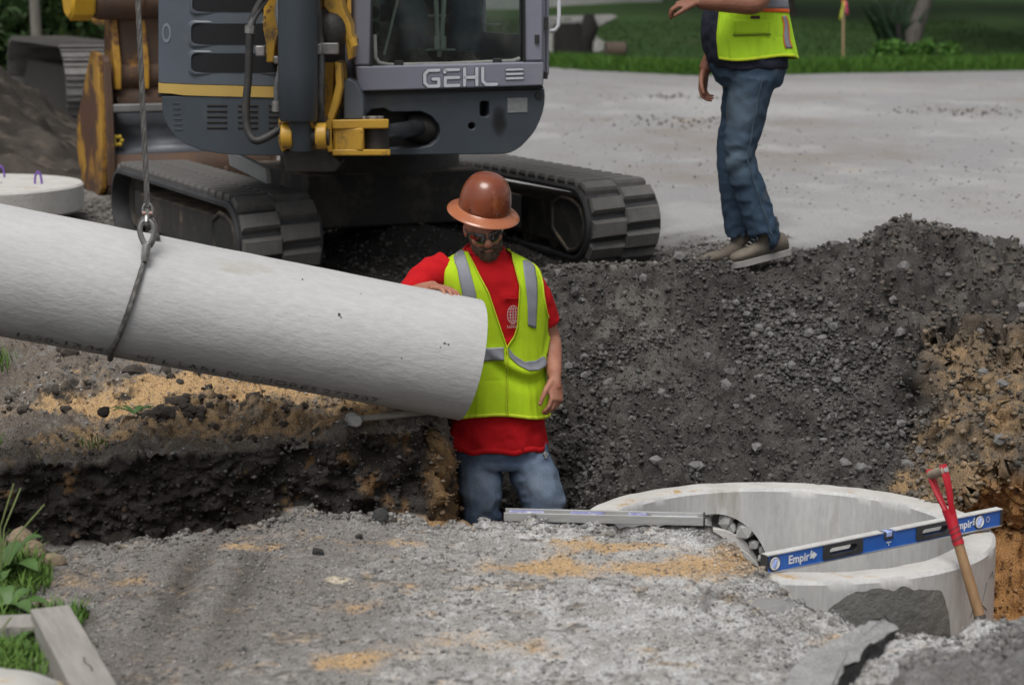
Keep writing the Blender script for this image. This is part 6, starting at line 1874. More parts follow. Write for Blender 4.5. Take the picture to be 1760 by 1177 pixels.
# hard hat with a full brim
hatm = pmat('brown_fibreglass', (.215, .047, .011), (.145, .028, .007), scale=5, rough=.34, coat=.6, bump=.06, bscale=50, bdist=.01, stretch=(1.6, 1.6, .8), wear=[((.42, .15, .06), 4.0, .60, .14), ((.10, .03, .012), 14, .70, .06)], spec=.5)
brimm = pmat('brown_fibreglass_brim', (.40, .135, .055), (.33, .095, .035), scale=9, rough=.3, coat=.6, bump=.06, bscale=60)
HatM = Matrix.Rotation(R(8.5), 3, 'Y') @ Matrix.Rotation(R(6), 3, 'Z') @ Matrix.Rotation(R(15), 3, 'X')
hc = at(832, 359, 8.085)
hat = empty('hard_hat', hc, mat4=Matrix.Translation(hc) @ HatM.to_4x4()); hat.parent = w1; hat.matrix_basis = rootm(w1).inverted() @ (Matrix.Translation(hc) @ HatM.to_4x4())
def hatlathe(prof, name, mat, sy=1.10):
    mb = MB(); mb.lathe(prof, (0, 0, 0), n=72, closed=True)
    mb.v = [(x, y * sy, z) for x, y, z in mb.v]
    return mb.build(name, mat, hat, local=True, smooth=50)
dome = []
for i in range(17):
    a = PI / 2 * i / 16; dome.append((max(.108 * math.cos(a) ** .66, .0005), .006 + .144 * math.sin(a) ** .94))
dome += [(max(r_ - .004, .0003), z_ - .004) for r_, z_ in reversed(dome)]
hatlathe(dome, 'shell', hatm)
hatlathe([(.104, .010), (.110, .004), (.122, -.003), (.140, -.011), (.1495, -.017), (.1505, -.020), (.148, -.0205), (.138, -.0145), (.120, -.0065), (.108, .000), (.104, .004)], 'brim', brimm)
hatlathe([(.100, .012), (.102, .012), (.102, -.03), (.100, -.03)], 'suspension', blackm)
for az_, zz in ((R(-128), .022), (R(-62), .022)):
    mb = MB(); c = Vector((.106 * math.cos(az_), .106 * 1.1 * math.sin(az_), zz)); mb.ball(c, (.005, .005, .006), 10, 6); mb.build('rivet', blackm, hat, local=True)
# shirt
mb = MB(); T1.mesh_into(mb, .004, wz(766), wz(421), 44, 46)
limb(mb, [rsh + Vector((.03, 0, -.01)), rsh.lerp(rel, .35), rsh.lerp(rel, .8), rel, rel.lerp(hw_, .25)], [.072, .074, .068, .062, .058])
slv = lsh.lerp(lel, .80)
limb(mb, [lsh + Vector((-.03, 0, -.01)), lsh.lerp(lel, .35), slv], [.070, .068, .064])
def shirt_folds(v):
    z0 = wz(766)
    return .006 * np.sin(v[:, 0] * 46 + 3 * fbm(v, 6, 2, 930)) * sstep(z0 + .16, z0, v[:, 2])
cloth(mb, .0075, 'shirt', redc, w1, .005, 920, shirt_folds, 4)
mb = MB(); mb.tube([T1.pt(2 * PI * i / 40, wz(424) + .016 * math.sin(2 * PI * i / 40) * -1, .006) for i in range(40)], .006, 8, closed=True); mb.build('collar', redc, w1, smooth=80)
mb = MB(); P_ = []
z0 = wz(764)
for zz, o_ in ((z0 - .012, .004), (z0 - .010, .009), (z0 + .012, .0085)):
    P_.append([T1.pt(2 * PI * i / 60, zz + .006 * math.sin(i * .9), o_ + .004 * math.sin(i * 1.7)) for i in range(61)])
mb.grid(P_); mb.build('shirt_hem', redc, w1, smooth=80, solid=.002)
# jeans
def jeans_cols(fade_pts, base=(.058, .095, .165), fade=(.21, .255, .32)):
    def f(v, nn):
        c = np.tile(A(*base), (len(v), 1))
        m = np.zeros(len(v))
        for (p, r_) in fade_pts:
            m = np.maximum(m, np.exp(-((v - np.array(p)) ** 2).sum(1) / r_ ** 2))
        m = m * (0.75 + .5 * fbm(v, 9, 3, 950))
        c = blend(c, fade, m * .9)
        return blend(c, A(.12, .11, .09), sstep(.35, .6, fbm(v, 7, 3, 951)) * .35)
    return f
mb = MB()
mb.ring_loft([[T1.pt(2 * PI * j / 32, wz(py), o_) for j in range(32)] for py, o_ in ((800, -.012), (790, -.004), (775, -.004), (755, -.012), (742, -.02))])
limb(mb, [hipL + Vector((.012, 0, .0)), hipL.lerp(kneL, .45), kneL, kneL.lerp(ankL, .4), ankL], [(.107, .098), (.104, .098), (.094, .086), (.088, .084), .082])
limb(mb, [hipR + Vector((-.012, 0, .0)), hipR.lerp(kneR, .45), kneR, kneR.lerp(ankR, .4), ankR], [(.107, .098), (.106, .098), (.094, .086), (.088, .084), .082])
def jfold(v):
    k_ = np.minimum(np.linalg.norm(v - np.array(kneL), axis=1), np.linalg.norm(v - np.array(kneR), axis=1))
    return .006 * np.sin((v[:, 2] * 60 + v[:, 0] * 18) + 4 * fbm(v, 7, 2, 940)) * np.exp(-(k_ / .12) ** 2)
cloth(mb, .007, 'jeans', denim, w1, .007, 940, jfold, 4, jeans_cols([(hipL.lerp(kneL, .55) + Vector((0, -.09, 0)), .13), (hipR.lerp(kneR, .5) + Vector((.03, -.09, 0)), .13), (kneR + Vector((.05, -.05, 0)), .09)]))
frayed = pmat('frayed_hole', (.42, .42, .42), (.10, .10, .11), scale=90, rough=.9)
mb = MB(); hc_ = at(938, 772, 8.2); hn = Vector((.5, -.86, .1)).normalized(); q = Vector((hc_.x, 8.093, hc_.z))
t1_ = Vector((.86, .5, 0)); 
ring_ = [q + t1_ * (.009 * math.cos(t) * (1 + .3 * math.sin(3 * t))) + Z * (.014 * math.sin(t) * (1 + .2 * math.sin(5 * t))) for t in [2 * PI * i / 16 for i in range(16)]]
mb.add(ring_ + [p - hn * .01 for p in ring_], [tuple(range(16))] + [(i, (i + 1) % 16, (i + 1) % 16 + 16, i + 16) for i in range(16)]); mb.build('worn_hole', frayed, w1, smooth=0)
boot(w1, ankL + Vector((0, 0, 0)), (-.1, -1, 0)); boot(w1, ankR, (.15, -1, 0))
# ---- vest: open front panels round the trunk
def vest_off(th, z):
    t = sstep(wz(520), wz(710), z) if False else float(np.clip((wz(540) - z) / (wz(540) - wz(715)), 0, 1))
    o = .013 + .012 * t
    fr = math.sin(th)
    right = max(0, math.cos(th))
    o += .020 * right ** 2 * math.exp(-((z - wz(530)) / .15) ** 2)
    o += t * .008 * right ** 2
    q = np.array([[math.cos(th) * 3.2, math.sin(th) * 3.2, z * 3.0]])
    o += .008 * vn(q * 1.3, 960)[0] * (.3 + t) + .004 * vn(q * np.array([4.5, 4.5, 1.5]), 961)[0] * (.25 + t)
    # a slack fold across the right hand panel
    zz = z - (wz(632) + .16 * (th - .9) ** 2)
    o += .014 * math.exp(-(zz / .022) ** 2) * (1 if 0 < th < 1.75 else 0) * min(1, max(0, (1.75 - th) * 3)) - .010 * math.exp(-((zz + .05) / .03) ** 2) * (1 if 0 < th < 1.75 else 0) * min(1, max(0, (1.75 - th) * 3))
    return max(o, .009)
def vx(px, z): return (px - 880) / 417.0 - T1.sec(z)[2]
zrow = lambda py: wz(py, 8.06)
LE = [(722, 873), (600, 872), (590, 869), (500, 840), (440, 808), (420, 796), (412, 792)]
RE = [(722, 870), (604, 869), (592, 874), (577, 884), (560, 889), (490, 893), (440, 880), (420, 869), (412, 865)]
def edge(tab, z):
    zs = [zrow(py) for py, _ in tab]; pxs_ = [p for _, p in tab]
    return float(np.interp(z, zs, pxs_))
NRW, NCL = 90, 150
zb, zt = zrow(716), wz(427)
zap, zsh = wz(545), wz(452)
def armh(z, right):
    """half angle of the armhole at height z"""
    t = (z - zap) / (zsh - zap)
    if t <= 0 or t >= 1: return 0
    return (.46 if not right else .34) * math.sin(PI * t ** .8) ** .6
P_ = []
for i in range(NRW + 1):
    z = zb + (zt - zb) * i / NRW
    tl = T1.theta_of(vx(edge(LE, z), z), z, .015); tr2 = T1.theta_of(vx(edge(RE, z), z), z, .015) + 2 * PI
    row = []
    for j in range(NCL + 1):
        th = tl + (tr2 - tl) * j / NCL
        zz = z - (.012 * (1 - i / NRW) * math.sin(th * 3) if i < 20 else 0)
        row.append((th, zz))
    P_.append(row)
mb = MB(); mb.v = [tuple(T1.pt(th % (2 * PI), z, vest_off(th % (2 * PI), z))) for row in P_ for th, z in row]
for i in range(NRW):
    for j in range(NCL):
        th = (P_[i][j][0] + P_[i][j + 1][0]) / 2; z = (P_[i][j][1] + P_[i + 1][j][1]) / 2
        if abs(th - PI) < armh(z, False) or abs(th - 2 * PI) < armh(z, True): continue
        a = i * (NCL + 1) + j; mb.f.append((a, a + 1, a + NCL + 2, a + NCL + 1))
vest = mb.build('vest', lime, w1, smooth=80, solid=.0022)
mb = MB()
def vpt(th, z, d=.002): return T1.pt(th % (2 * PI), z, vest_off(th % (2 * PI), z) + d)
for k_ in (0, NCL):
    mb.tube([vpt(P_[i][k_][0], P_[i][k_][1]) for i in range(NRW + 1)], [(.0075, .0032)] * (NRW + 1), 8)
mb.tube([vpt(P_[0][j][0], P_[0][j][1]) for j in range(NCL + 1)], [(.007, .003)] * (NCL + 1), 8)
for ctr, right in ((PI, False), (2 * PI, True)):
    loop = []
    for i in range(41):
        z = zap + (zsh - zap) * i / 40; loop.append(vpt(ctr - armh(z, right), z))
    for i in range(39, 0, -1):
        z = zap + (zsh - zap) * i / 40; loop.append(vpt(ctr + armh(z, right), z))
    mb.tube(loop, [(.008, .004)] * len(loop), 8, closed=True)
mb.build('binding', limeb, vest, smooth=80)
def on_vest(px, py, d=.004):
    z = wz(py, 8.05)
    th = T1.theta_of(vx(px, z), z, .02)
    return T1.pt(th, z, vest_off(th, z) + d)
def strip(name, L1, L2, mat=refl, n=26, m=8, d=.0058):
    def samp(Lp, t):
        k_ = t * (len(Lp) - 1); i = min(int(k_), len(Lp) - 2); f = k_ - i
        return (Lp[i][0] * (1 - f) + Lp[i + 1][0] * f, Lp[i][1] * (1 - f) + Lp[i + 1][1] * f)
    P_ = []
    for i in range(n + 1):
        a, b_ = samp(L1, i / n), samp(L2, i / n)
        P_.append([on_vest(a[0] * (1 - q) + b_[0] * q, a[1] * (1 - q) + b_[1] * q, d) for q in [k_ / m for k_ in range(m + 1)]])
    mb = MB(); mb.grid(P_); return mb.build(name, mat, vest, smooth=80, solid=.001)
strip('reflective_strip', [(776, 437), (786, 460), (795, 500), (800, 560), (800, 640)], [(797, 432), (806, 455), (818, 500), (823, 560), (823, 640)])
strip('reflective_strip', [(898, 450), (902, 480), (905, 520), (906, 560)], [(916, 453), (921, 480), (920, 520), (918, 566)])
strip('reflective_strip', [(770, 598), (820, 598), (866, 596)], [(770, 621), (820, 621), (866, 618)], n=30)
strip('reflective_strip', [(874, 597), (884, 610), (900, 622), (918, 622), (931, 616)], [(875, 612), (888, 626), (905, 637), (920, 638), (932, 634)], n=30)
# pocket and white print on the shirt
def on_shirt(px, py, d=.006):
    z = wz(py, 8.05); th = T1.theta_of(vx(px, z), z, .006); return T1.pt(th, z, d)
wpr = pmat('white_shirt_print', (.58, .42, .42), (.48, .22, .22), scale=60, rough=.85)
gx, gy = 881, 540
sh_ = lambda x, y, l: on_shirt(gx + x, gy + y, .011 + .0003 * l)
gl_ = [[(9.5 * math.cos(t), 16 * math.sin(t)) for t in [2 * PI * i / 24 for i in range(25)]]]
gl_ += [[(4.6 * math.cos(t), 16 * math.sin(t)) for t in [2 * PI * i / 20 for i in range(21)]], [(0, -16), (0, 16)]]
gl_ += [[(-9.5 * math.sqrt(max(0, 1 - (y / 16) ** 2)), y), (9.5 * math.sqrt(max(0, 1 - (y / 16) ** 2)), y)] for y in (-10, -5, 0, 5, 10)]
strokes_mb(gl_, 1.3, sh_).build('globe_emblem', wpr, w1, smooth=0)
text_mb('LOCAL 8', 7, lambda x, y: on_shirt(871 + x, 563 - y + x * .0, .011), bold=.25).build('lettering', wpr, w1, smooth=0)
mb = MB(); mb.tube([on_shirt(x, 511 + (x - 868) * .04, .010) for x in range(868, 894, 3)], [(.0028, .0016)] * 9, 6); mb.build('pocket_edge', redc, w1, smooth=80)

# ================= the second worker on the mound =================
W2Y = 9.80
f2 = Vector((-.97, -.24, 0)).normalized(); l2 = Vector((f2.y, -f2.x, 0)); 
if l2.y > 0: l2 = -l2                            # his left side faces the camera
w2 = empty('person', (at(1290, 445, W2Y).x, W2Y, at(1290, 440, W2Y).z), 'second worker in jeans, navy shirt and lime vest with orange trim walking on the mound', 'person')
S2 = 348.0
def p2(px, py, dy=0.0): return at(px, py, W2Y + dy)
secs = []
for py, x0, x1, A_ in ((150, 1238, 1342, .185), (125, 1228, 1345, .195), (95, 1216, 1346, .200), (60, 1212, 1342, .205), (20, 1216, 1338, .205), (-20, 1228, 1338, .205), (-60, 1240, 1336, .215), (-85, 1252, 1330, .20), (-98, 1262, 1322, .15), (-108, 1268, 1316, .095), (-116, 1270, 1312, .065)):
    c = p2((x0 + x1) / 2, py); secs.append((c.z, A_, (x1 - x0) / 2 / S2, c.x, c.y))
T2 = Torso(secs, l2, f2)
z2 = lambda py: p2(1280, py).z
hcz = p2(1278, -158)
mb = MB(); HM2 = Matrix.Rotation(math.atan2(-f2.x, f2.y) + PI, 3, 'Z') @ Matrix.Rotation(R(14), 3, 'X')
head_into(mb, hcz, HM2)
mb.tube([hcz + Vector((.02, 0, -.05)), p2(1288, -118), p2(1290, -95)], [.058, .060, .075], 18)
T2.mesh_into(mb, -.02, z2(150), z2(-112), 28, 20)
nsh = p2(1300, -72) + l2 * .19; nel = p2(1300, 5, -.30); nwr = p2(1200, 4, -.34)
fsh = p2(1290, -72) - l2 * .19; fel = p2(1262, 20, .22); fwr = p2(1211, 122, .12)
limb(mb, [nsh, nsh.lerp(nel, .5), nel, nel.lerp(nwr, .45), nwr], [.058, .055, .050, .050, .032])
hand(mb, nwr, (-1, .05, -.12), (0, -.25, 1), 1 if Vector((-1, .05, -.12)).cross(Vector((0, -.25, 1))).y < 0 else -1, curl=((22, 40, 25), (30, 44, 28), (34, 46, 30), (36, 46, 30)), spread=3, tcurl=12, tang=30)
limb(mb, [fsh, fsh.lerp(fel, .5), fel, fel.lerp(fwr, .45), fwr], [.058, .055, .048, .048, .032])
hand(mb, fwr, p2(1205, 180, .1) - fwr, (-.8, .5, 0), 1 if (p2(1205, 180) - fwr).cross(Vector((-.8, .5, 0))).y < 0 else -1, curl=((22, 30, 18), (26, 36, 20), (30, 38, 22), (32, 38, 22)), spread=2, tcurl=14, tang=28)
hpN = p2(1292, 132, -.09); knN = p2(1272, 272, -.09); anN = p2(1312, 398, -.06)
hpF = p2(1284, 132, .10); knF = p2(1258, 272, .10); anF = p2(1274, 402, .14)
for h_, k_, a_ in ((hpN, knN, anN), (hpF, knF, anF)):
    limb(mb, [h_, h_.lerp(k_, .5), k_, k_.lerp(a_, .4), a_], [.085, .078, .060, .056, .042])
body_mesh(mb, .005, skin_d, w2, 3)
for sg in (-1, 1):
    e_ = MB(); c = hcz + HM2 @ Vector((.033 * sg, -.072, .002)); e_.ball(c, .0125, 12, 8); eo = e_.build('eye', eyew, w2, smooth=180)
    e_ = MB(); e_.ball(c + HM2 @ Vector((0, -.0085, 0)), .0055, 10, 6); e_.build('iris', eyed, eo, smooth=180)
mb = MB(); mb.ball(hcz + HM2 @ Vector((0, .03, .055)), (.080, .086, .078), 20, 12, HM2); mb.build('hair', hairm, w2, smooth=80)
hc2 = hcz + HM2 @ Vector((0, .0, .085))
h2m = pmat('white_hat', (.75, .75, .73), (.66, .66, .64), scale=5, rough=.3, coat=.4)
hat2 = bpy.data.objects.new('hard_hat', None); COL.objects.link(hat2); hat2.parent = w2; hat2.matrix_basis = rootm(w2).inverted() @ (Matrix.Translation(hc2) @ HM2.to_4x4())
for o in [q for q in bpy.data.objects if q.parent == hat]:
    c = dup(o, hat2)
    if o.name.startswith(('shell', 'brim')): c.data = o.data.copy(); c.data.materials.clear(); c.data.materials.append(h2m)
# navy shirt
mb = MB(); T2.mesh_into(mb, .010, z2(118), z2(-112), 40, 40)
limb(mb, [nsh - l2 * .02, nsh.lerp(nel, .4), nsh.lerp(nel, .75)], [.080, .078, .074]); limb(mb, [fsh + l2 * .02, fsh.lerp(fel, .4), fsh.lerp(fel, .75)], [.080, .078, .074])
def f2fold(v): return .006 * np.sin(v[:, 2] * 60 + v[:, 0] * 30 + 4 * fbm(v, 6, 2, 971)) * sstep(z2(70), z2(130), v[:, 2])
cloth(mb, .009, 'shirt', navyc, w2, .006, 970, f2fold, 4)
# jeans
mb = MB()
mb.ring_loft([[T2.pt(2 * PI * j / 32, z2(py), o_) for j in range(32)] for py, o_ in ((150, -.02), (140, -.002), (128, .006), (112, .006), (90, -.012), (70, -.02))])
limb(mb, [hpN, hpN.lerp(knN, .45), knN, knN.lerp(anN, .5), anN, anN + Vector((0, 0, -.02))], [(.135, .115), (.112, .098), (.084, .078), (.084, .080), (.098, .080), (.104, .080)])
limb(mb, [hpF, hpF.lerp(knF, .45), knF, knF.lerp(anF, .5), anF, anF + Vector((0, 0, -.02))], [(.135, .115), (.112, .098), (.084, .078), (.084, .080), (.098, .080), (.104, .080)])
def j2(v):
    k_ = np.linalg.norm(v - np.array(knN), axis=1); a_ = np.linalg.norm(v - np.array(anN), axis=1); h_ = np.linalg.norm(v - np.array(hpN), axis=1)
    s_ = np.sin(v[:, 2] * 62 - v[:, 0] * 40 + 4 * fbm(v, 7, 2, 981))
    return .0042 * s_ * (np.exp(-(k_ / .16) ** 2) + .9 * np.exp(-(a_ / .14) ** 2) + .7 * np.exp(-(h_ / .16) ** 2))
cloth(mb, .009, 'jeans', denim, w2, .006, 980, j2, 4, jeans_cols([(hpN.lerp(knN, .4) + f2 * .08 + l2 * .06, .13), (knN + f2 * .05 + l2 * .06, .09)], base=(.042, .070, .110), fade=(.13, .175, .22)))
seam = pmat('jeans_seam', (.055, .085, .115), rough=.9)
mb = MB(); pts = []
for t in np.linspace(0, 1, 30):
    if t < .5: c = hpN.lerp(knN, t * 2); r_ = .135 - (.135 - .088) * t * 2
    else: c = knN.lerp(anN, t * 2 - 1); r_ = .088 + .012 * (t * 2 - 1)
    pts.append(c + l2 * (r_ * .93))
mb.tube([p + l2 * (.004 + .006 * math.sin(i * 1.3)) + l2 * .012 for i, p in enumerate(pts)], .0032, 6); mb.build('side_seam', seam, w2, smooth=80)
boot(w2, p2(1324, 409, -.06), (f2 + Vector((0, 0, -.20))).normalized()); boot(w2, p2(1276, 418, .12), (f2 + Vector((0, 0, -.10))).normalized())
# vest: covers the near side, open in front
def v2off(th, z):
    t = float(np.clip((z2(-20) - z) / (z2(-20) - z2(98)), 0, 1)); q = np.array([[math.cos(th) * 3, math.sin(th) * 3, z * 3.]])
    o = .016 + .012 * t + .012 * vn(q, 990)[0] * (.4 + t) + .005 * vn(q * np.array([4, 4, 2.]), 991)[0]
    if math.sin(th) < 0: o += .02 * t * -math.sin(th)
    return max(o, .010)
zb2, zt2 = z2(97), z2(-104); NRW2, NCL2 = 70, 140
ap2, sh2 = z2(-5), z2(-84)
def arm2(z):
    t = (z - ap2) / (sh2 - ap2); return 0 if t <= 0 or t >= 1 else .6 * math.sin(PI * t ** .8) ** .6
P_ = []
for i in range(NRW2 + 1):
    z = zb2 + (zt2 - zb2) * i / NRW2
    e0 = R(57); e1 = R(152)
    P_.append([(e1 + (2 * PI + e0 - e1) * j / NCL2, z - (.010 * math.sin(3 * (e1 + (2 * PI + e0 - e1) * j / NCL2)) if i < 12 else 0)) for j in range(NCL2 + 1)])
mb = MB(); mb.v = [tuple(T2.pt(th % (2 * PI), z, v2off(th % (2 * PI), z))) for row in P_ for th, z in row]
for i in range(NRW2):
    for j in range(NCL2):
        th = (P_[i][j][0] + P_[i][j + 1][0]) / 2; z = P_[i][j][1]
        if abs(th - PI) < arm2(z) or abs(th - 2 * PI) < arm2(z): continue
        a = i * (NCL2 + 1) + j; mb.f.append((a, a + 1, a + NCL2 + 2, a + NCL2 + 1))
vest2 = mb.build('vest', limed, w2, smooth=80, solid=.003)
def v2pt(th, z, d): return T2.pt(th % (2 * PI), z, v2off(th % (2 * PI), z) + d)
mb = MB()
for k_ in (0, NCL2): mb.tube([v2pt(P_[i][k_][0], P_[i][k_][1], .002) for i in range(NRW2 + 1)], [(.007, .003)] * (NRW2 + 1), 8)
mb.tube([v2pt(P_[0][j][0], P_[0][j][1], .002) for j in range(NCL2 + 1)], [(.007, .003)] * (NCL2 + 1), 8)
mb.build('binding', limeb, vest2, smooth=80)
def band(name, th0, th1, za, zb_, mat, d, slope=0.0, n=70):
    mb = MB(); mb.grid([[v2pt(th0 + (th1 - th0) * i / n, za + (zb_ - za) * q + slope * i / n, d) for q in (0, .33, .66, 1)] for i in range(n + 1)])
    return mb.build(name, mat, vest2, smooth=80, solid=.001)
e1 = R(152); te = 2 * PI + R(57)
band('reflective_strip', e1, te, z2(20), z2(2), refl, .005, .02)
band('orange_trim', e1, te, z2(26), z2(20), orangeb, .0055, .02)
band('orange_trim', e1, te, z2(2), z2(-4), orangeb, .0055, .02)
for th0 in (R(-40), R(-128)):
    for (o0, o1, m_, d) in ((-.05, -.02, orangeb, .0055), (-.02, .10, refl, .005), (.10, .13, orangeb, .0055)):
        mb = MB(); mb.grid([[v2pt(th0 + o0 + (o1 - o0) * q / 3 + .03 * math.sin(i * .4), z2(82) + (z2(27) - z2(82)) * i / 16, d) for q in range(4)] for i in range(17)])
        mb.build('orange_trim' if m_ is orangeb else 'reflective_strip', m_, vest2, smooth=80, solid=.001)
def onv2(px, py, d):
    z = z2(py); best = min((abs((T2.pt(R(t), z, .02) - p2(px, py)).dot(Vector((1, 0, 0)))), t) for t in range(-80, 80)); return v2pt(R(best[1]) + 2 * PI, z, d)
mb = MB(); mb.grid([[onv2(x, y, .006 + .004 * math.sin(PI * (y - 32) / 30)) for x in np.linspace(1254, 1312, 12)] for y in np.linspace(33, 58, 6)]); mb.build('pocket_flap', limed, vest2, smooth=80, solid=.003)
mb = MB(); mb.tube([onv2(x, 59.5 - (x - 1254) * .03, .009) for x in np.linspace(1252, 1314, 16)], .004, 6); mb.build('pocket_edge', pmat('olive_stitching', (.16, .22, .02), rough=.9), vest2, smooth=80)
mb = MB(); mb.grid([[onv2(x, y, .0075) for x in np.linspace(1281, 1297, 4)] for y in (27, 32)]); mb.build('dark_badge', pmat('maroon_badge', (.07, .02, .03), rough=.7), vest2, smooth=0)

# ================= the operator in the cab =================
op_ = empty('person', Vector((sq.x, sq.y, 1.58)), 'operator in blue jeans seated behind the cab windscreen of the grey excavator', 'person')
b0 = Vector((sq.x, sq.y, 1.88))
knl = ip3(722, -38, .42); knr = ip3(836, -38, .42); anl = ip3(742, 96, .30); anr = ip3(824, 100, .30)
mb = MB(); HMo = Matrix.Rotation(HY, 3, 'Z'); hco = b0 + Vector((0, 0, .74)) - hy * .02
head_into(mb, hco, HMo); mb.tube([hco + Vector((0, 0, -.05)), hco + Vector((0, .02, -.16))], [.056, .075], 16)
So = [(1.84, .17, .13), (2.0, .17, .13), (2.15, .18, .13), (2.28, .20, .125), (2.36, .19, .11), (2.42, .10, .08), (2.46, .06, .06)]
To = Torso([(z, a, b_, b0.x + hy.x * .08, b0.y + hy.y * .08) for z, a, b_ in So], hx, -hy)
To.mesh_into(mb, -.015, 1.84, 2.44, 24, 16)
for sg, kk, aa in ((-1, knl, anl), (1, knr, anr)):
    sh_o = b0 + hx * (.19 * sg) + Vector((0, 0, .48)) + hy * .06; el = sh_o + hx * (.08 * sg) - hy * .06 - Z * .28; wr_ = el - hy * .24 + Z * .04 - hx * (.02 * sg)
    limb(mb, [sh_o, sh_o.lerp(el, .5), el, el.lerp(wr_, .5), wr_], [.05, .046, .042, .04, .03])
    hand(mb, wr_, -hy - Z * .2, (0, 0, 1), -sg if (-hy).cross(Z).dot(hx) > 0 else sg, curl=((40, 45, 30),) * 4)
    hp_ = b0 + hx * (.10 * sg)
    limb(mb, [hp_, hp_.lerp(kk, .5), kk, kk.lerp(aa, .5), aa], [.075, .07, .055, .05, .04])
body_mesh(mb, .006, skin, op_, 3)
mb = MB(); To.mesh_into(mb, .006, 1.86, 2.43, 32, 20)
for sg in (-1, 1):
    sh_o = b0 + hx * (.19 * sg) + Vector((0, 0, .48)) + hy * .06; el = sh_o + hx * (.08 * sg) - hy * .06 - Z * .28
    limb(mb, [sh_o - hx * (.02 * sg), sh_o.lerp(el, .4), sh_o.lerp(el, .7)], [.072, .07, .066])
cloth(mb, .010, 'shirt', pmat('grey_shirt', (.10, .11, .12), rough=.9), op_, .006, 1010)
mb = MB()
for sg, kk, aa in ((-1, knl, anl), (1, knr, anr)):
    hp_ = b0 + hx * (.09 * sg) + hy * .06; limb(mb, [hp_, hp_.lerp(kk, .5), kk, kk.lerp(aa, .5), aa], [.105, .098, .085, .086, .088])
mb.ball(b0 + hy * .06, (.17, .14, .12), 16, 10)
cloth(mb, .009, 'jeans', denim, op_, .010, 1020, None, 4, jeans_cols([(knl.lerp(anl, .3) - hy * .08, .12), (knr.lerp(anr, .3) - hy * .08, .12)], base=(.05, .085, .13), fade=(.13, .18, .22)))
boot(op_, anl - Z * .0 + Vector((0, 0, .01)), -hy); boot(op_, anr + Vector((0, 0, .01)), -hy)
mb = MB(); mb.ball(hco + HMo @ Vector((0, .03, .05)), (.080, .088, .078), 18, 10, HMo); mb.build('hair', hairm, op_, smooth=80)
# ------------------------------------------------------------------ behind: spoil heap, disc, yellow excavator, verge
def heap_z(Q):
    b = np.maximum(1.02 * np.exp(-(((Q[:, 0] + 5.3) / 1.35) ** 2 + ((Q[:, 1] - 17.3) / 2.2) ** 2) ** 1.1), .75 * np.exp(-(((Q[:, 0] + 4.6) / 1.25) ** 2 + ((Q[:, 1] - 15.6) / 1.5) ** 2)))
    b = np.maximum(b, .95 * np.exp(-(((Q[:, 0] + 7.5) / 2.2) ** 2 + ((Q[:, 1] - 18) / 2.5) ** 2)))
    return ROADZ - .11 + b * (1 + .12 * fbm(Q, 1.6, 3, 300)) + b * .22 * fbm(Q, 4, 3, 301) + (.035 + b * .07) * fbm(Q, 13, 4, 302) + .03 * sstep(.02, .2, b)
def heapcol(Q):
    n_ = fbm(Q, 2.5, 4, 303); m_ = fbm(Q, 9, 3, 304)
    c = np.tile(A(.040, .034, .029), (len(Q), 1)); c = blend(c, A(.075, .064, .055), sstep(0, .4, n_ + .4 * m_)); return blend(c, A(.16, .13, .10), sstep(.3, .5, m_) * .5)
sheet('spoil_heap', -10.5, -2.2, 260, 13.1, 22, 230, heap_z, gmat, heapcol)
disc = empty('manhole_cover', at(-58, 345, 12.9), 'round pale concrete manhole lid with purple lifting loops lying behind the pipe', 'manhole cover')
dc = atz(-62, 316, .75); rD = .745
mb = MB(); mb.lathe([(.001, .58), (rD - .012, .58), (rD, .592), (rD, .738), (rD - .012, .75), (.24, .75), (.24, .70), (.001, .70)], (dc.x, dc.y, 0), n=72); mb.build('slab', conc_top, disc, smooth=35)
purp2 = pmat('purple_loop', (.16, .07, .36), rough=.6)
for px, py in ((66, 316), (2, 305)):
    q = atz(px, py, .75); mb = MB(); pts = [q + Vector((.022 * math.cos(t), 0, .075 * math.sin(t))) for t in [PI * i / 10 for i in range(11)]]
    mb.tube([pts[0] + Vector((0, 0, -.03))] + pts + [pts[-1] + Vector((0, 0, -.03))], .007, 8); mb.build('lifting_loop', purp2, disc, smooth=80)

# ---- big yellow excavator
rusty = pmat('worn_yellow_steel', (.50, .27, .03), (.36, .18, .03), scale=3, rough=.6, bump=.25, bscale=40, wear=[((.13, .055, .025), 3.2, .52, .08), ((.06, .045, .04), 6, .62, .08)])
brown = pmat('rusted_steel', (.115, .060, .034), (.065, .045, .036), scale=4, rough=.8, bump=.35, bscale=40, wear=[((.34, .17, .03), 3.5, .60, .08), ((.03, .027, .026), 5, .62, .08)])
rusty2 = pmat('rust_streaked_yellow', (.44, .24, .03), (.30, .15, .03), scale=3, rough=.7, bump=.25, bscale=40, wear=[((.10, .048, .026), 2.0, .44, .06), ((.05, .04, .036), 6, .56, .08)], stretch=(1, 1, .6))
worn = pmat('polished_bucket_steel', (.135, .145, .165), (.085, .09, .105), scale=3, rough=.42, metal=.35, wear=[((.07, .04, .03), 4, .64, .1)], bump=.1, bscale=40)
lipm = pmat('grey_lip_steel', (.24, .235, .235), (.16, .155, .155), scale=6, rough=.5, metal=.3, wear=((.12, .07, .05), 7, .64, .1))
steelsh = pmat('steel_track_shoe', (.17, .165, .16), (.10, .095, .09), scale=6, rough=.6, metal=.3, wear=((.07, .055, .045), 5, .62, .1))
Y2 = R(22); f3_ = Vector((math.sin(Y2), -math.cos(Y2), 0)); r3 = Vector((math.cos(Y2), math.sin(Y2), 0))
K0 = Vector(((106 - 880) / FPX * 19.4, 19.4, ROADZ - .02))
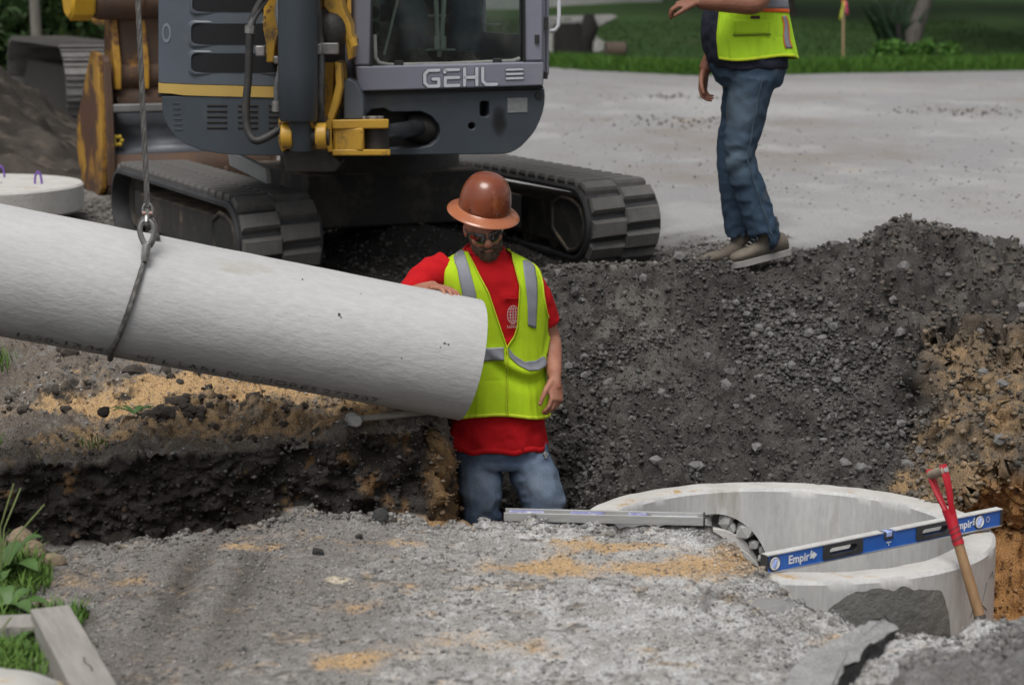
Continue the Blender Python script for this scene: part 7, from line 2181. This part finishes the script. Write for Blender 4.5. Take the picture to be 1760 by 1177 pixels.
big = empty('yellow_excavator', K0 + r3 * 1.4 - f3_ * 2, 'big worn yellow excavator with rusty bucket on steel tracks behind the grey excavator', 'excavator', rotz=Y2)
R2_, TL2, TW2 = .44, 3.0, .62
def loop2(d, rad):
    a_len = PI * rad; d = d % (2 * TL2 + 2 * a_len); zc = R2_ + .03
    if d < TL2: return -TL2 + d, zc + rad, 0.0
    d -= TL2
    if d < a_len: t = d / rad; return rad * math.sin(t), zc + rad * math.cos(t), t
    d -= a_len
    if d < TL2: return -d, zc - rad, PI
    t = (d - TL2) / rad; return -TL2 - rad * math.sin(t), zc - rad * math.cos(t), PI + t
b_ = MB(); b_.box((0, 0, 0), (TW2, .178, .022)); b_.box((0, .06, .022), (TW2, .018, .026)); b_.box((0, 0.0, .018), (TW2, .014, .018)); shoe_me = b_.mesh('track_shoe'); shoe_me.materials.append(steelsh)
for l0 in (0.0, 2.2):
    mb = MB(); mb.prism([(-TL2, .14), (0, .14), (.12, .35), (.10, .55), (-.10, .70), (-TL2 + .2, .70), (-TL2 - .2, .5)], K0 + r3 * (l0 + .14), f3_, Z, r3, .34)
    tk = mb.build('track_frame', grime, big, bevel=.02)
    mb = MB(); mb.lathe([(.05, .18), (R2_ - .10, .18), (R2_ - .06, .22), (R2_ - .06, .40), (R2_ - .10, .44), (.05, .44)], K0 + r3 * l0 + Vector((0, 0, R2_ + .03)), r3, n=32); mb.build('idler_wheel', grime, big, smooth=40)
    tot = 2 * TL2 + 2 * PI * R2_; ns = 46; Mi = rootm(tk).inverted()
    for i in range(ns):
        s, z, t = loop2(tot * i / ns, R2_); tang = f3_ * math.cos(t) - Z * math.sin(t); nor = f3_ * math.sin(t) + Z * math.cos(t); c = K0 + r3 * (l0 + TW2 / 2) + f3_ * s + Z * z; x = r3; y = nor.cross(x)
        o = bpy.data.objects.new('track_shoe', shoe_me); COL.objects.link(o); o.parent = tk
        o.matrix_basis = Mi @ Matrix(((x.x, y.x, nor.x, c.x), (x.y, y.y, nor.y, c.y), (x.z, y.z, nor.z, c.z), (0, 0, 0, 1)))
mb = MB(); mb.prism([(.6, .5), (2.3, .5), (2.3, .9), (.6, .9)], K0 - f3_ * .8, r3, Z, -f3_, 1.6); mb.build('undercarriage', frm, big, bevel=.02)
mb = MB(); mb.prism([(1.05, 1.05), (3.3, 1.05), (3.3, 2.1), (1.05, 2.1)], K0 - f3_ * .6, r3, Z, -f3_, 3.4); mb.build('house', rusty, big, bevel=.06)
mb = MB(); mb.prism([(1.7, 1.1), (2.75, 1.1), (2.75, 3.0), (1.7, 3.0)], K0 - f3_ * .3, r3, Z, -f3_, 1.6); cabb = mb.build('cab', rusty, big, bevel=.06)
mb = MB(); mb.prism([(1.8, 1.8), (2.65, 1.8), (2.65, 2.9), (1.8, 2.9)], K0 - f3_ * .29, r3, Z, f3_, .01); mb.build('window', lensm, cabb)
# bucket in front, resting on the ground
YB = R(27); fB = Vector((math.sin(YB), -math.cos(YB), 0)); rB = Vector((math.cos(YB), math.sin(YB), 0))
B0 = at(178, 300, 13.9); B0.z = 0
def bp(u, l, z): return B0 + fB * u + rB * l + Vector((0, 0, z))
BW = 1.25
prof = [(.02, 1.53), (-.16, 1.55), (-.36, 1.30), (-.58, 1.05), (-.62, .82), (-.52, .62), (-.34, .52), (-.14, .50), (.0, .60), (.05, .80), (.04, 1.15)]
for l in (0.0, BW):
    mb = MB(); mb.prism(prof, bp(0, l - .02, 0), fB, Z, rB, .04); mb.build('side_plate', rusty2 if l == 0 else brown, big, bevel=.006)
mb = MB(); mb.prism([(.0, 1.52), (.05, 1.48), (.075, 1.2), (.085, .85), (.06, .62), (.03, .62), (.045, .85), (.035, 1.2)], bp(0, .015, 0), fB, Z, rB, .05); mb.build('side_cutter', brown, big, bevel=.006)
mb = MB(); mb.grid([[bp(u - .03, l, z) for l in (0.02, BW - .02)] for u, z in ((-.36, 1.30), (-.56, 1.05), (-.60, .82), (-.50, .64), (-.33, .545), (-.14, .53), (.0, .62))]); mb.build('shell', brown, big, solid=.03, smooth=60)
mb = MB(); mb.box(bp(.04, BW / 2, 1.155), (.06, BW - .04, .055), Matrix((fB, rB, Z)).transposed()); mb.build('top_lip', lipm, big, bevel=.008)
mb = MB(); mb.grid([[bp(u, l, z) for l in (0.03, BW - .03)] for u, z in ((.02, 1.125), (-.06, 1.03), (-.09, .96), (-.05, .88), (.02, .83))]); mb.build('wear_panel', worn, big, solid=.02, smooth=80)
mb = MB(); mb.grid([[bp(u, l, z) for l in (0.03, BW - .03)] for u, z in ((.025, .83), (.05, .74), (.04, .62), (-.05, .53), (-.2, .50))]); mb.build('lower_panel', brown, big, solid=.02, smooth=80)
for l in (.12, .50, .88, 1.14):
    mb = MB(); mb.prism([(.0, 0), (.03, .10), (.01, .17), (-.02, .16), (-.03, 0)], bp(.045, l, .80) , fB, Z, rB, .05) if False else mb.box(bp(.05, l, .70), (.03, .05, .05)); mb.build('wear_block', brown, big, bevel=.006)
flow = pmat('yellow_paint_mark', (.50, .36, .04), rough=.7)
mb = MB()
for k_ in range(6):
    a = k_ * PI / 3; mb.ball(bp(.035, .10 + .028 * math.cos(a), .93 + .03 * math.sin(a)), (.016, .02, .016), 8, 6)
mb.build('paint_mark', flow, big)
# coupler and links above the bucket
mb = MB(); mb.grid([[bp(u, l, z) for l in (.12, BW - .2)] for u, z in ((-.02, 1.17), (-.10, 1.28), (-.18, 1.34))]); mb.build('bucket_top', brown, big, solid=.05, smooth=80)
mb = MB(); mb.cyl(bp(-.12, .08, 1.38), bp(-.12, 1.0, 1.38), .10, n=24); mb.build('bucket_pin', brown, big, smooth=40)
for l in (.10, .30, .62, .80):
    mb = MB(); mb.prism([(-.22, 1.28), (.0, 1.28), (.02, 1.45), (-.06, 1.80), (-.20, 1.80), (-.26, 1.45)], bp(0, l, 0), fB, Z, rB, .05); mb.build('link_plate', rusty, big, bevel=.01)
mb = MB(); mb.prism([(-.25, 1.40), (-.05, 1.40), (-.05, 1.85), (-.25, 1.85)], bp(0, .16, 0), fB, Z, rB, .58); mb.build('coupler', brown, big, bevel=.02)
mb = MB(); mb.tube([bp(-.05, -.02, 1.90), bp(-.05, .02, 1.90), bp(-.05, .30, 1.90), bp(-.05, .32, 1.90), bp(-.05, .62, 1.90), bp(-.05, .64, 1.90), bp(-.05, 1.1, 1.90)], [.125, .14, .14, .12, .14, .12, .14], 26); mb.build('pivot_drum', brown, big, smooth=40)
mb = MB(); mb.tube([bp(-.05, -.20, 1.90), bp(-.05, -.18, 1.90), bp(-.05, -.05, 1.90), bp(-.05, -.03, 1.90)], [.12, .145, .145, .13], 8); mb.build('drum_cap', pmat('bright_yellow_cap', (.62, .36, .02), (.5, .28, .02), scale=5, rough=.5, wear=((.1, .06, .03), 7, .64, .06)), big, smooth=30)
mb = MB(); mb.bar(bp(-.1, .5, 1.95), bp(-.9, .9, 4.2), .42, .5); mb.build('stick', rusty, big, bevel=.04)
mb = MB(); mb.bar(bp(-.9, .9, 4.2), K0 + r3 * 1.4 - f3_ * 1.2 + Z * 2.0, .5, .6); mb.build('boom', rusty, big, bevel=.05)

# ------------------------------------------------------------------ trees, undergrowth, lawn furniture
barkm = pmat('bark', (.085, .075, .062), (.05, .043, .036), scale=6, rough=.95, bump=.8, bscale=14, bdist=.03, stretch=(3, 3, .6))
paleb = pmat('pale_bark', (.20, .19, .165), (.12, .115, .10), scale=5, rough=.9, bump=.5, bscale=14, bdist=.02, stretch=(3, 3, .6))
leafc = pmat('tree_foliage', (.05, .1, .03), attr='Col', rough=.6, spec=.25)
def leafcloud(name, centers, n, size, parent, seed, base=(.036, .075, .020), var=.5, kind=None):
    r2 = np.random.RandomState(seed); cs = np.array([c[:3] for c in centers]); rr_ = np.array([c[3] for c in centers]); pw = rr_ ** 2.2; pw /= pw.sum()
    idx = r2.choice(len(cs), n, p=pw); d = r2.normal(size=(n, 3)); d /= np.linalg.norm(d, axis=1)[:, None]
    p = cs[idx] + d * (rr_[idx] * r2.uniform(.25, 1.05, n) ** .5)[:, None] * np.array([1, 1, .8])
    u = r2.normal(size=(n, 3)); u /= np.linalg.norm(u, axis=1)[:, None]; w_ = np.cross(u, r2.normal(size=(n, 3))); w_ /= np.linalg.norm(w_, axis=1)[:, None]
    s = (size * r2.uniform(.6, 1.4, n))[:, None]
    V = np.stack([p - u * s, p + w_ * s * .55, p + u * s, p - w_ * s * .55], 1).reshape(-1, 3)
    F = np.arange(n * 4).reshape(n, 4)
    g = r2.uniform(1 - var, 1 + var, (n, 1)); c = np.array(base) * g + np.array([.02, .02, 0]) * r2.uniform(0, 1, (n, 1)) ** 4
    if parent is not None:
        M = np.array(rootm(parent).inverted()); V = V @ M[:3, :3].T + M[:3, 3]
    return addmesh(name, V, F, leafc, parent, smooth=0, cols=np.repeat(c, 4, 0), kind=kind)
def tree(x, y, H_, R_, label, seed, crown0=.35, bark=barkm, n=7000, trunk_r=.16, group=None, base=(.036, .075, .020), size=.11, clumps=16):
    r2 = random.Random(seed)
    z0 = ROADZ - .05 if y < 34 else lawn_z(np.array([[x, y, 0.]]))[0] - .05
    t = empty('broadleaf_tree', (x, y, z0), label, 'tree', group)
    mb = MB(); top = Vector((x + r2.uniform(-.4, .4), y, z0 + H_ * .9)); p0 = Vector((x, y, z0))
    mb.tube([p0 - Z * .1, p0 + Z * .25, p0.lerp(top, .3) + Vector((r2.uniform(-.1, .1), 0, 0)), p0.lerp(top, .65), top], [trunk_r * 1.5, trunk_r, trunk_r * .8, trunk_r * .5, .03], 12)
    cl = []
    for i in range(clumps):
        a = r2.uniform(0, 6.28); hh = r2.uniform(crown0, 1.0); rad = R_ * (1 - abs(hh - (crown0 + 1) / 2) * 1.3) * r2.uniform(.35, 1)
        c = Vector((x + math.cos(a) * rad, y + math.sin(a) * rad, z0 + H_ * hh)); cl.append((c.x, c.y, c.z, R_ * r2.uniform(.28, .46)))
        b_ = p0.lerp(top, max(.15, hh - .18)); mb.tube([b_, b_.lerp(c, .5) + Z * .15, c], [trunk_r * .35, trunk_r * .22, .015], 6)
    mb.build('trunk', bark, t, smooth=60)
    leafcloud('crown', cl, n, size, t, seed, base)
    return t
for (x, y, H_, R_, lb, sd_) in ((-9.5, 27, 7, 2.6, 'dark leafy tree at the far left edge behind the spoil heap', 1), (-7.2, 29, 8, 2.8, 'dense dark tree between the spoil heap and the yellow excavator', 2), (-5.2, 31, 8, 2.8, 'dark tree standing directly behind the track of the yellow excavator', 3), (-12.5, 30, 9, 3.0, 'tall dark tree beyond the far left trees', 4), (-3.0, 46, 9, 3.2, 'tree on the lawn hidden behind the grey excavator', 5)):
    tree(x, y, H_, R_, lb, sd_, crown0=.12, n=9000, size=.13, base=(.022, .048, .014), clumps=22)
tp = at(66, 100, 25.0)
tree(tp.x, 25.0, 7.5, 1.8, 'slim tree with a pale straight trunk behind the spoil heap', 9, crown0=.55, bark=paleb, n=3500, trunk_r=.075)
cl = []
for i in range(70): cl.append((rnd.uniform(-13, -3.2), rnd.uniform(25.5, 30), ROADZ + rnd.uniform(.1, 1.5), rnd.uniform(.5, .9)))
leafcloud('undergrowth', cl, 26000, .10, None, 31, base=(.024, .052, .014), kind='stuff')
# shade trees over the right hand lawn: trunks beyond the picture, crowns high above it
for (x, y, H_, R_, lb, sd_) in ((13.0, 41, 10, 5.2, 'broad shade tree right of the picture spreading over the lawn', 41), (7.0, 52, 11, 5.5, 'tall shade tree far back on the lawn with its crown above the picture', 42), (16, 52, 11, 5.5, 'big tree at the back right of the lawn', 43), (22, 44, 10, 5, 'outermost tree on the right of the lawn', 44)):
    tree(x, y, H_, R_, lb, sd_, crown0=.5, n=14000, size=.20, trunk_r=.28, clumps=26)
# concrete wall and gravel drive at the back of the lawn
w0 = lawn_pt(960, 14); w1_ = lawn_pt(1150, 14)
mb = MB(); mb.box(((w0.x + w1_.x) / 2 - 2.5, w0.y + .5, w0.z + .45), (abs(w1_.x - w0.x) + 5, .35, 1.1)); tag(mb.build('concrete_wall', pmat('old_concrete', (.34, .34, .34), (.25, .25, .25), scale=2, rough=.9, bump=.3, bscale=10), None, bevel=.02), 'long grey concrete wall at the back of the lawn', 'wall')
dpts = [(925, 96), (945, 97), (990, 97), (1026, 95), (1046, 88), (1040, 76), (1022, 62), (1026, 50), (1045, 38), (1062, 31), (1050, 27), (990, 29), (930, 31)]
dv_ = [lawn_pt(px, py) + Vector((0, 0, .02)) for px, py in dpts]
mb = MB(); c_ = sum(dv_, Vector()) / len(dv_)
rings = []
for t in (0.02, .25, .5, .75, 1.0):
    rings.append([])
    for p in dv_ + [dv_[0]]:
        q = c_.lerp(p, t); q.z = lawn_z(np.array([[q.x, q.y, 0.]]))[0] + .02; rings[-1].append(q)
mb.grid(rings); o = mb.build('gravel_drive', pmat('drive_gravel', (.25, .245, .235), (.18, .176, .17), scale=4, rough=.95, bump=.5, bscale=14), None, smooth=80); o['kind'] = 'structure'
# tree stump with a leaning split limb, cut log
wetw = pmat('dark_wet_wood', (.008, .007, .0065), (.014, .0125, .011), scale=5, rough=.9, bump=.7, bscale=12, bdist=.03, stretch=(2, 2, .6))
cutw = pmat('dull_cut_wood', (.10, .092, .085), (.07, .064, .06), scale=6, rough=.9)
q = lawn_pt(990, 97); st = empty('tree_stump', q, 'dark split tree stump with a leaning limb at the lawn edge', 'stump')
mb = MB(); e_ = q + Vector((-.18, 0, .62)); mb.tube([q + Vector((-.10, 0, -.1)), q + Vector((-.15, 0, .25)), e_], [.36, .32, .27], 14); mb.build('trunk', wetw, st, smooth=50)
mb = MB(); mb.cyl(e_ + Vector((0, -.02, .0)), e_ + Vector((0, -.02, .012)), .22, n=14); mb.build('cut_face', cutw, st)
mb = MB(); mb.tube([q + Vector((.10, 0, -.05)), q + Vector((.15, 0, .3)), q + Vector((.27, 0, .55)), q + Vector((.25, 0, .80))], [.24, .20, .18, .10], 12); mb.build('limb', wetw, st, smooth=50)
q = lawn_pt(1062, 104); lg = empty('cut_log', q, 'short brown log lying on the lawn with its dark cut end to the right', 'log')
mb = MB(); mb.cyl(q + Vector((-.24, -.03, .17)), q + Vector((.12, .03, .17)), .17, n=16); mb.build('bark', pmat('brown_bark', (.10, .075, .055), (.06, .045, .035), scale=6, rough=.95, bump=.6, bscale=14, bdist=.02), lg, smooth=50)
mb = MB(); mb.cyl(q + Vector((.12, .03, .17)), q + Vector((.15, .035, .17)), .16, n=16); mb.build('cut_face', wetw, lg, smooth=40)
# survey stake with ribbons
q = lawn_pt(1449, 110); sk_ = empty('survey_stake', q, 'thin wooden survey stake with pink and yellow ribbons on the lawn edge', 'stake')
mb = MB(); mb.bar(q - Z * .1, q + Vector((-.03, 0, 1.16)), .038, .03); mb.build('stake', pmat('lath_wood', (.40, .29, .16), (.32, .23, .13), scale=4, rough=.8), sk_, bevel=.003)
for (dx, col, nm) in ((-.05, (.55, .60, .05), 'yellow_ribbon'), (.035, (.75, .10, .18), 'pink_ribbon')):
    mb = MB(); mb.grid([[q + Vector((dx * (.3 + k_ * .35) + .018 * s_, -.025 + .01 * math.sin(k_), 1.12 - .085 * k_)) for s_ in (-1, 1)] for k_ in range(5 if dx < 0 else 4)]); mb.build('ribbon', pmat(nm, col, rough=.6), sk_, solid=.003)
mb = MB(); mb.box(q + Vector((-.029, -.004, 1.12)), (.046, .042, .07)); mb.build('ribbon_knot', pmat('orange_paint', (.55, .16, .05), rough=.7), sk_)
# broken trunk with spiky plant round it
q = lawn_pt(1568, 97); bt_ = empty('broken_trunk', q, 'leaning grey broken tree trunk on the lawn with a pale torn patch', 'stump')
mb = MB(); mb.tube([q + Vector((-.06, 0, -.1)), q + Vector((-.04, 0, .25)), q + Vector((.08, 0, .6)), q + Vector((.22, .05, 1.0)), q + Vector((.34, .1, 1.5))], [.24, .19, .16, .15, .10], 12); mb.build('trunk', pmat('grey_bark', (.12, .108, .095), (.07, .062, .055), scale=6, rough=.95, bump=.7, bscale=12, bdist=.03, stretch=(2, 2, .6)), bt_, smooth=50)
mb = MB(); mb.ball(q + Vector((-.22, -.10, .30)), (.055, .03, .13), 10, 8); mb.build('torn_patch', pmat('torn_wood', (.40, .31, .28), (.30, .22, .19), scale=8, rough=.9), bt_, smooth=80)
mb = MB(); mb.tube([q + Vector((-.25, -.05, -.1)), q + Vector((-.24, -.05, .3)), q + Vector((-.30, -.05, .62))], [.14, .12, .06], 10); mb.build('trunk', wetw, bt_, smooth=50)
ykm = pmat('spiky_leaf', (.018, .042, .022), (.03, .06, .03), scale=3, rough=.5)
yk = empty('spiky_plant', q + Vector((-.45, .1, 0)), 'dark spiky leaved plant growing beside the broken trunk', 'plant')
for i in range(46):
    a = rnd.uniform(0, 6.28); tl = rnd.uniform(.15, .75); L_ = rnd.uniform(.8, 1.5); b_ = q + Vector((rnd.gauss(-.40, .12), rnd.gauss(.1, .12), .1)); d = Vector((math.cos(a) * tl, math.sin(a) * tl, 1)).normalized(); s_ = d.cross(Vector((math.sin(a + 1), math.cos(a), .2))).normalized()
    mb = MB(); mb.grid([[b_ + d * (L_ * t) + s_ * (w_ * e) - Z * (.35 * tl * t * t) for e in (-1, 0, 1)] for t, w_ in ((0, .022), (.35, .036), (.75, .026), (1, .003))]); mb.build('leaf', ykm, yk, smooth=80, normals=False)
cl = [(q.x + rnd.uniform(-.8, .7), q.y - .35 + rnd.uniform(-.15, .15), q.z + rnd.uniform(.02, .2), rnd.uniform(.10, .2)) for _ in range(26)]
lf_ = empty('leafy_plant', (q.x, q.y - .35, q.z), 'low bright green leafy plant at the foot of the broken trunk', 'plant')
leafcloud('foliage', cl, 2600, .045, lf_, 55, base=(.07, .17, .03))
# blades of the lawn, thickest along the road edge
n = 42000; r2 = np.random.RandomState(77)
xx = r2.uniform(-1.0, 11.5, n); ee = np.where(r2.uniform(size=n) < .55, r2.uniform(.0, 1.2, n), r2.uniform(0, 13, n)); yy = lawn_edge(xx) + ee + .02
hh = np.where(ee < 1.0, r2.uniform(.07, .22, n), r2.uniform(.04, .11, n)); base_ = np.stack([xx, yy, lawn_z(np.stack([xx, yy, xx * 0], 1)) - .01], 1)
a = r2.uniform(0, 2 * PI, n); wv = np.stack([np.cos(a), np.sin(a), a * 0], 1) * .011; ld = np.stack([r2.normal(size=n) * .45, r2.normal(size=n) * .45, np.ones(n)], 1) * hh[:, None]
V = np.stack([base_ - wv, base_ + wv, base_ + ld], 1).reshape(-1, 3); F = np.arange(n * 3).reshape(n, 3)
g = r2.uniform(.6, 1.5, (n, 1)); c = np.where((ee < 1.0)[:, None], np.array([[.060, .14, .018]]), np.array([[.030, .066, .014]])) * g
addmesh('lawn_blades', V, F, leafc, None, smooth=0, cols=np.repeat(c, 3, 0), kind='stuff')
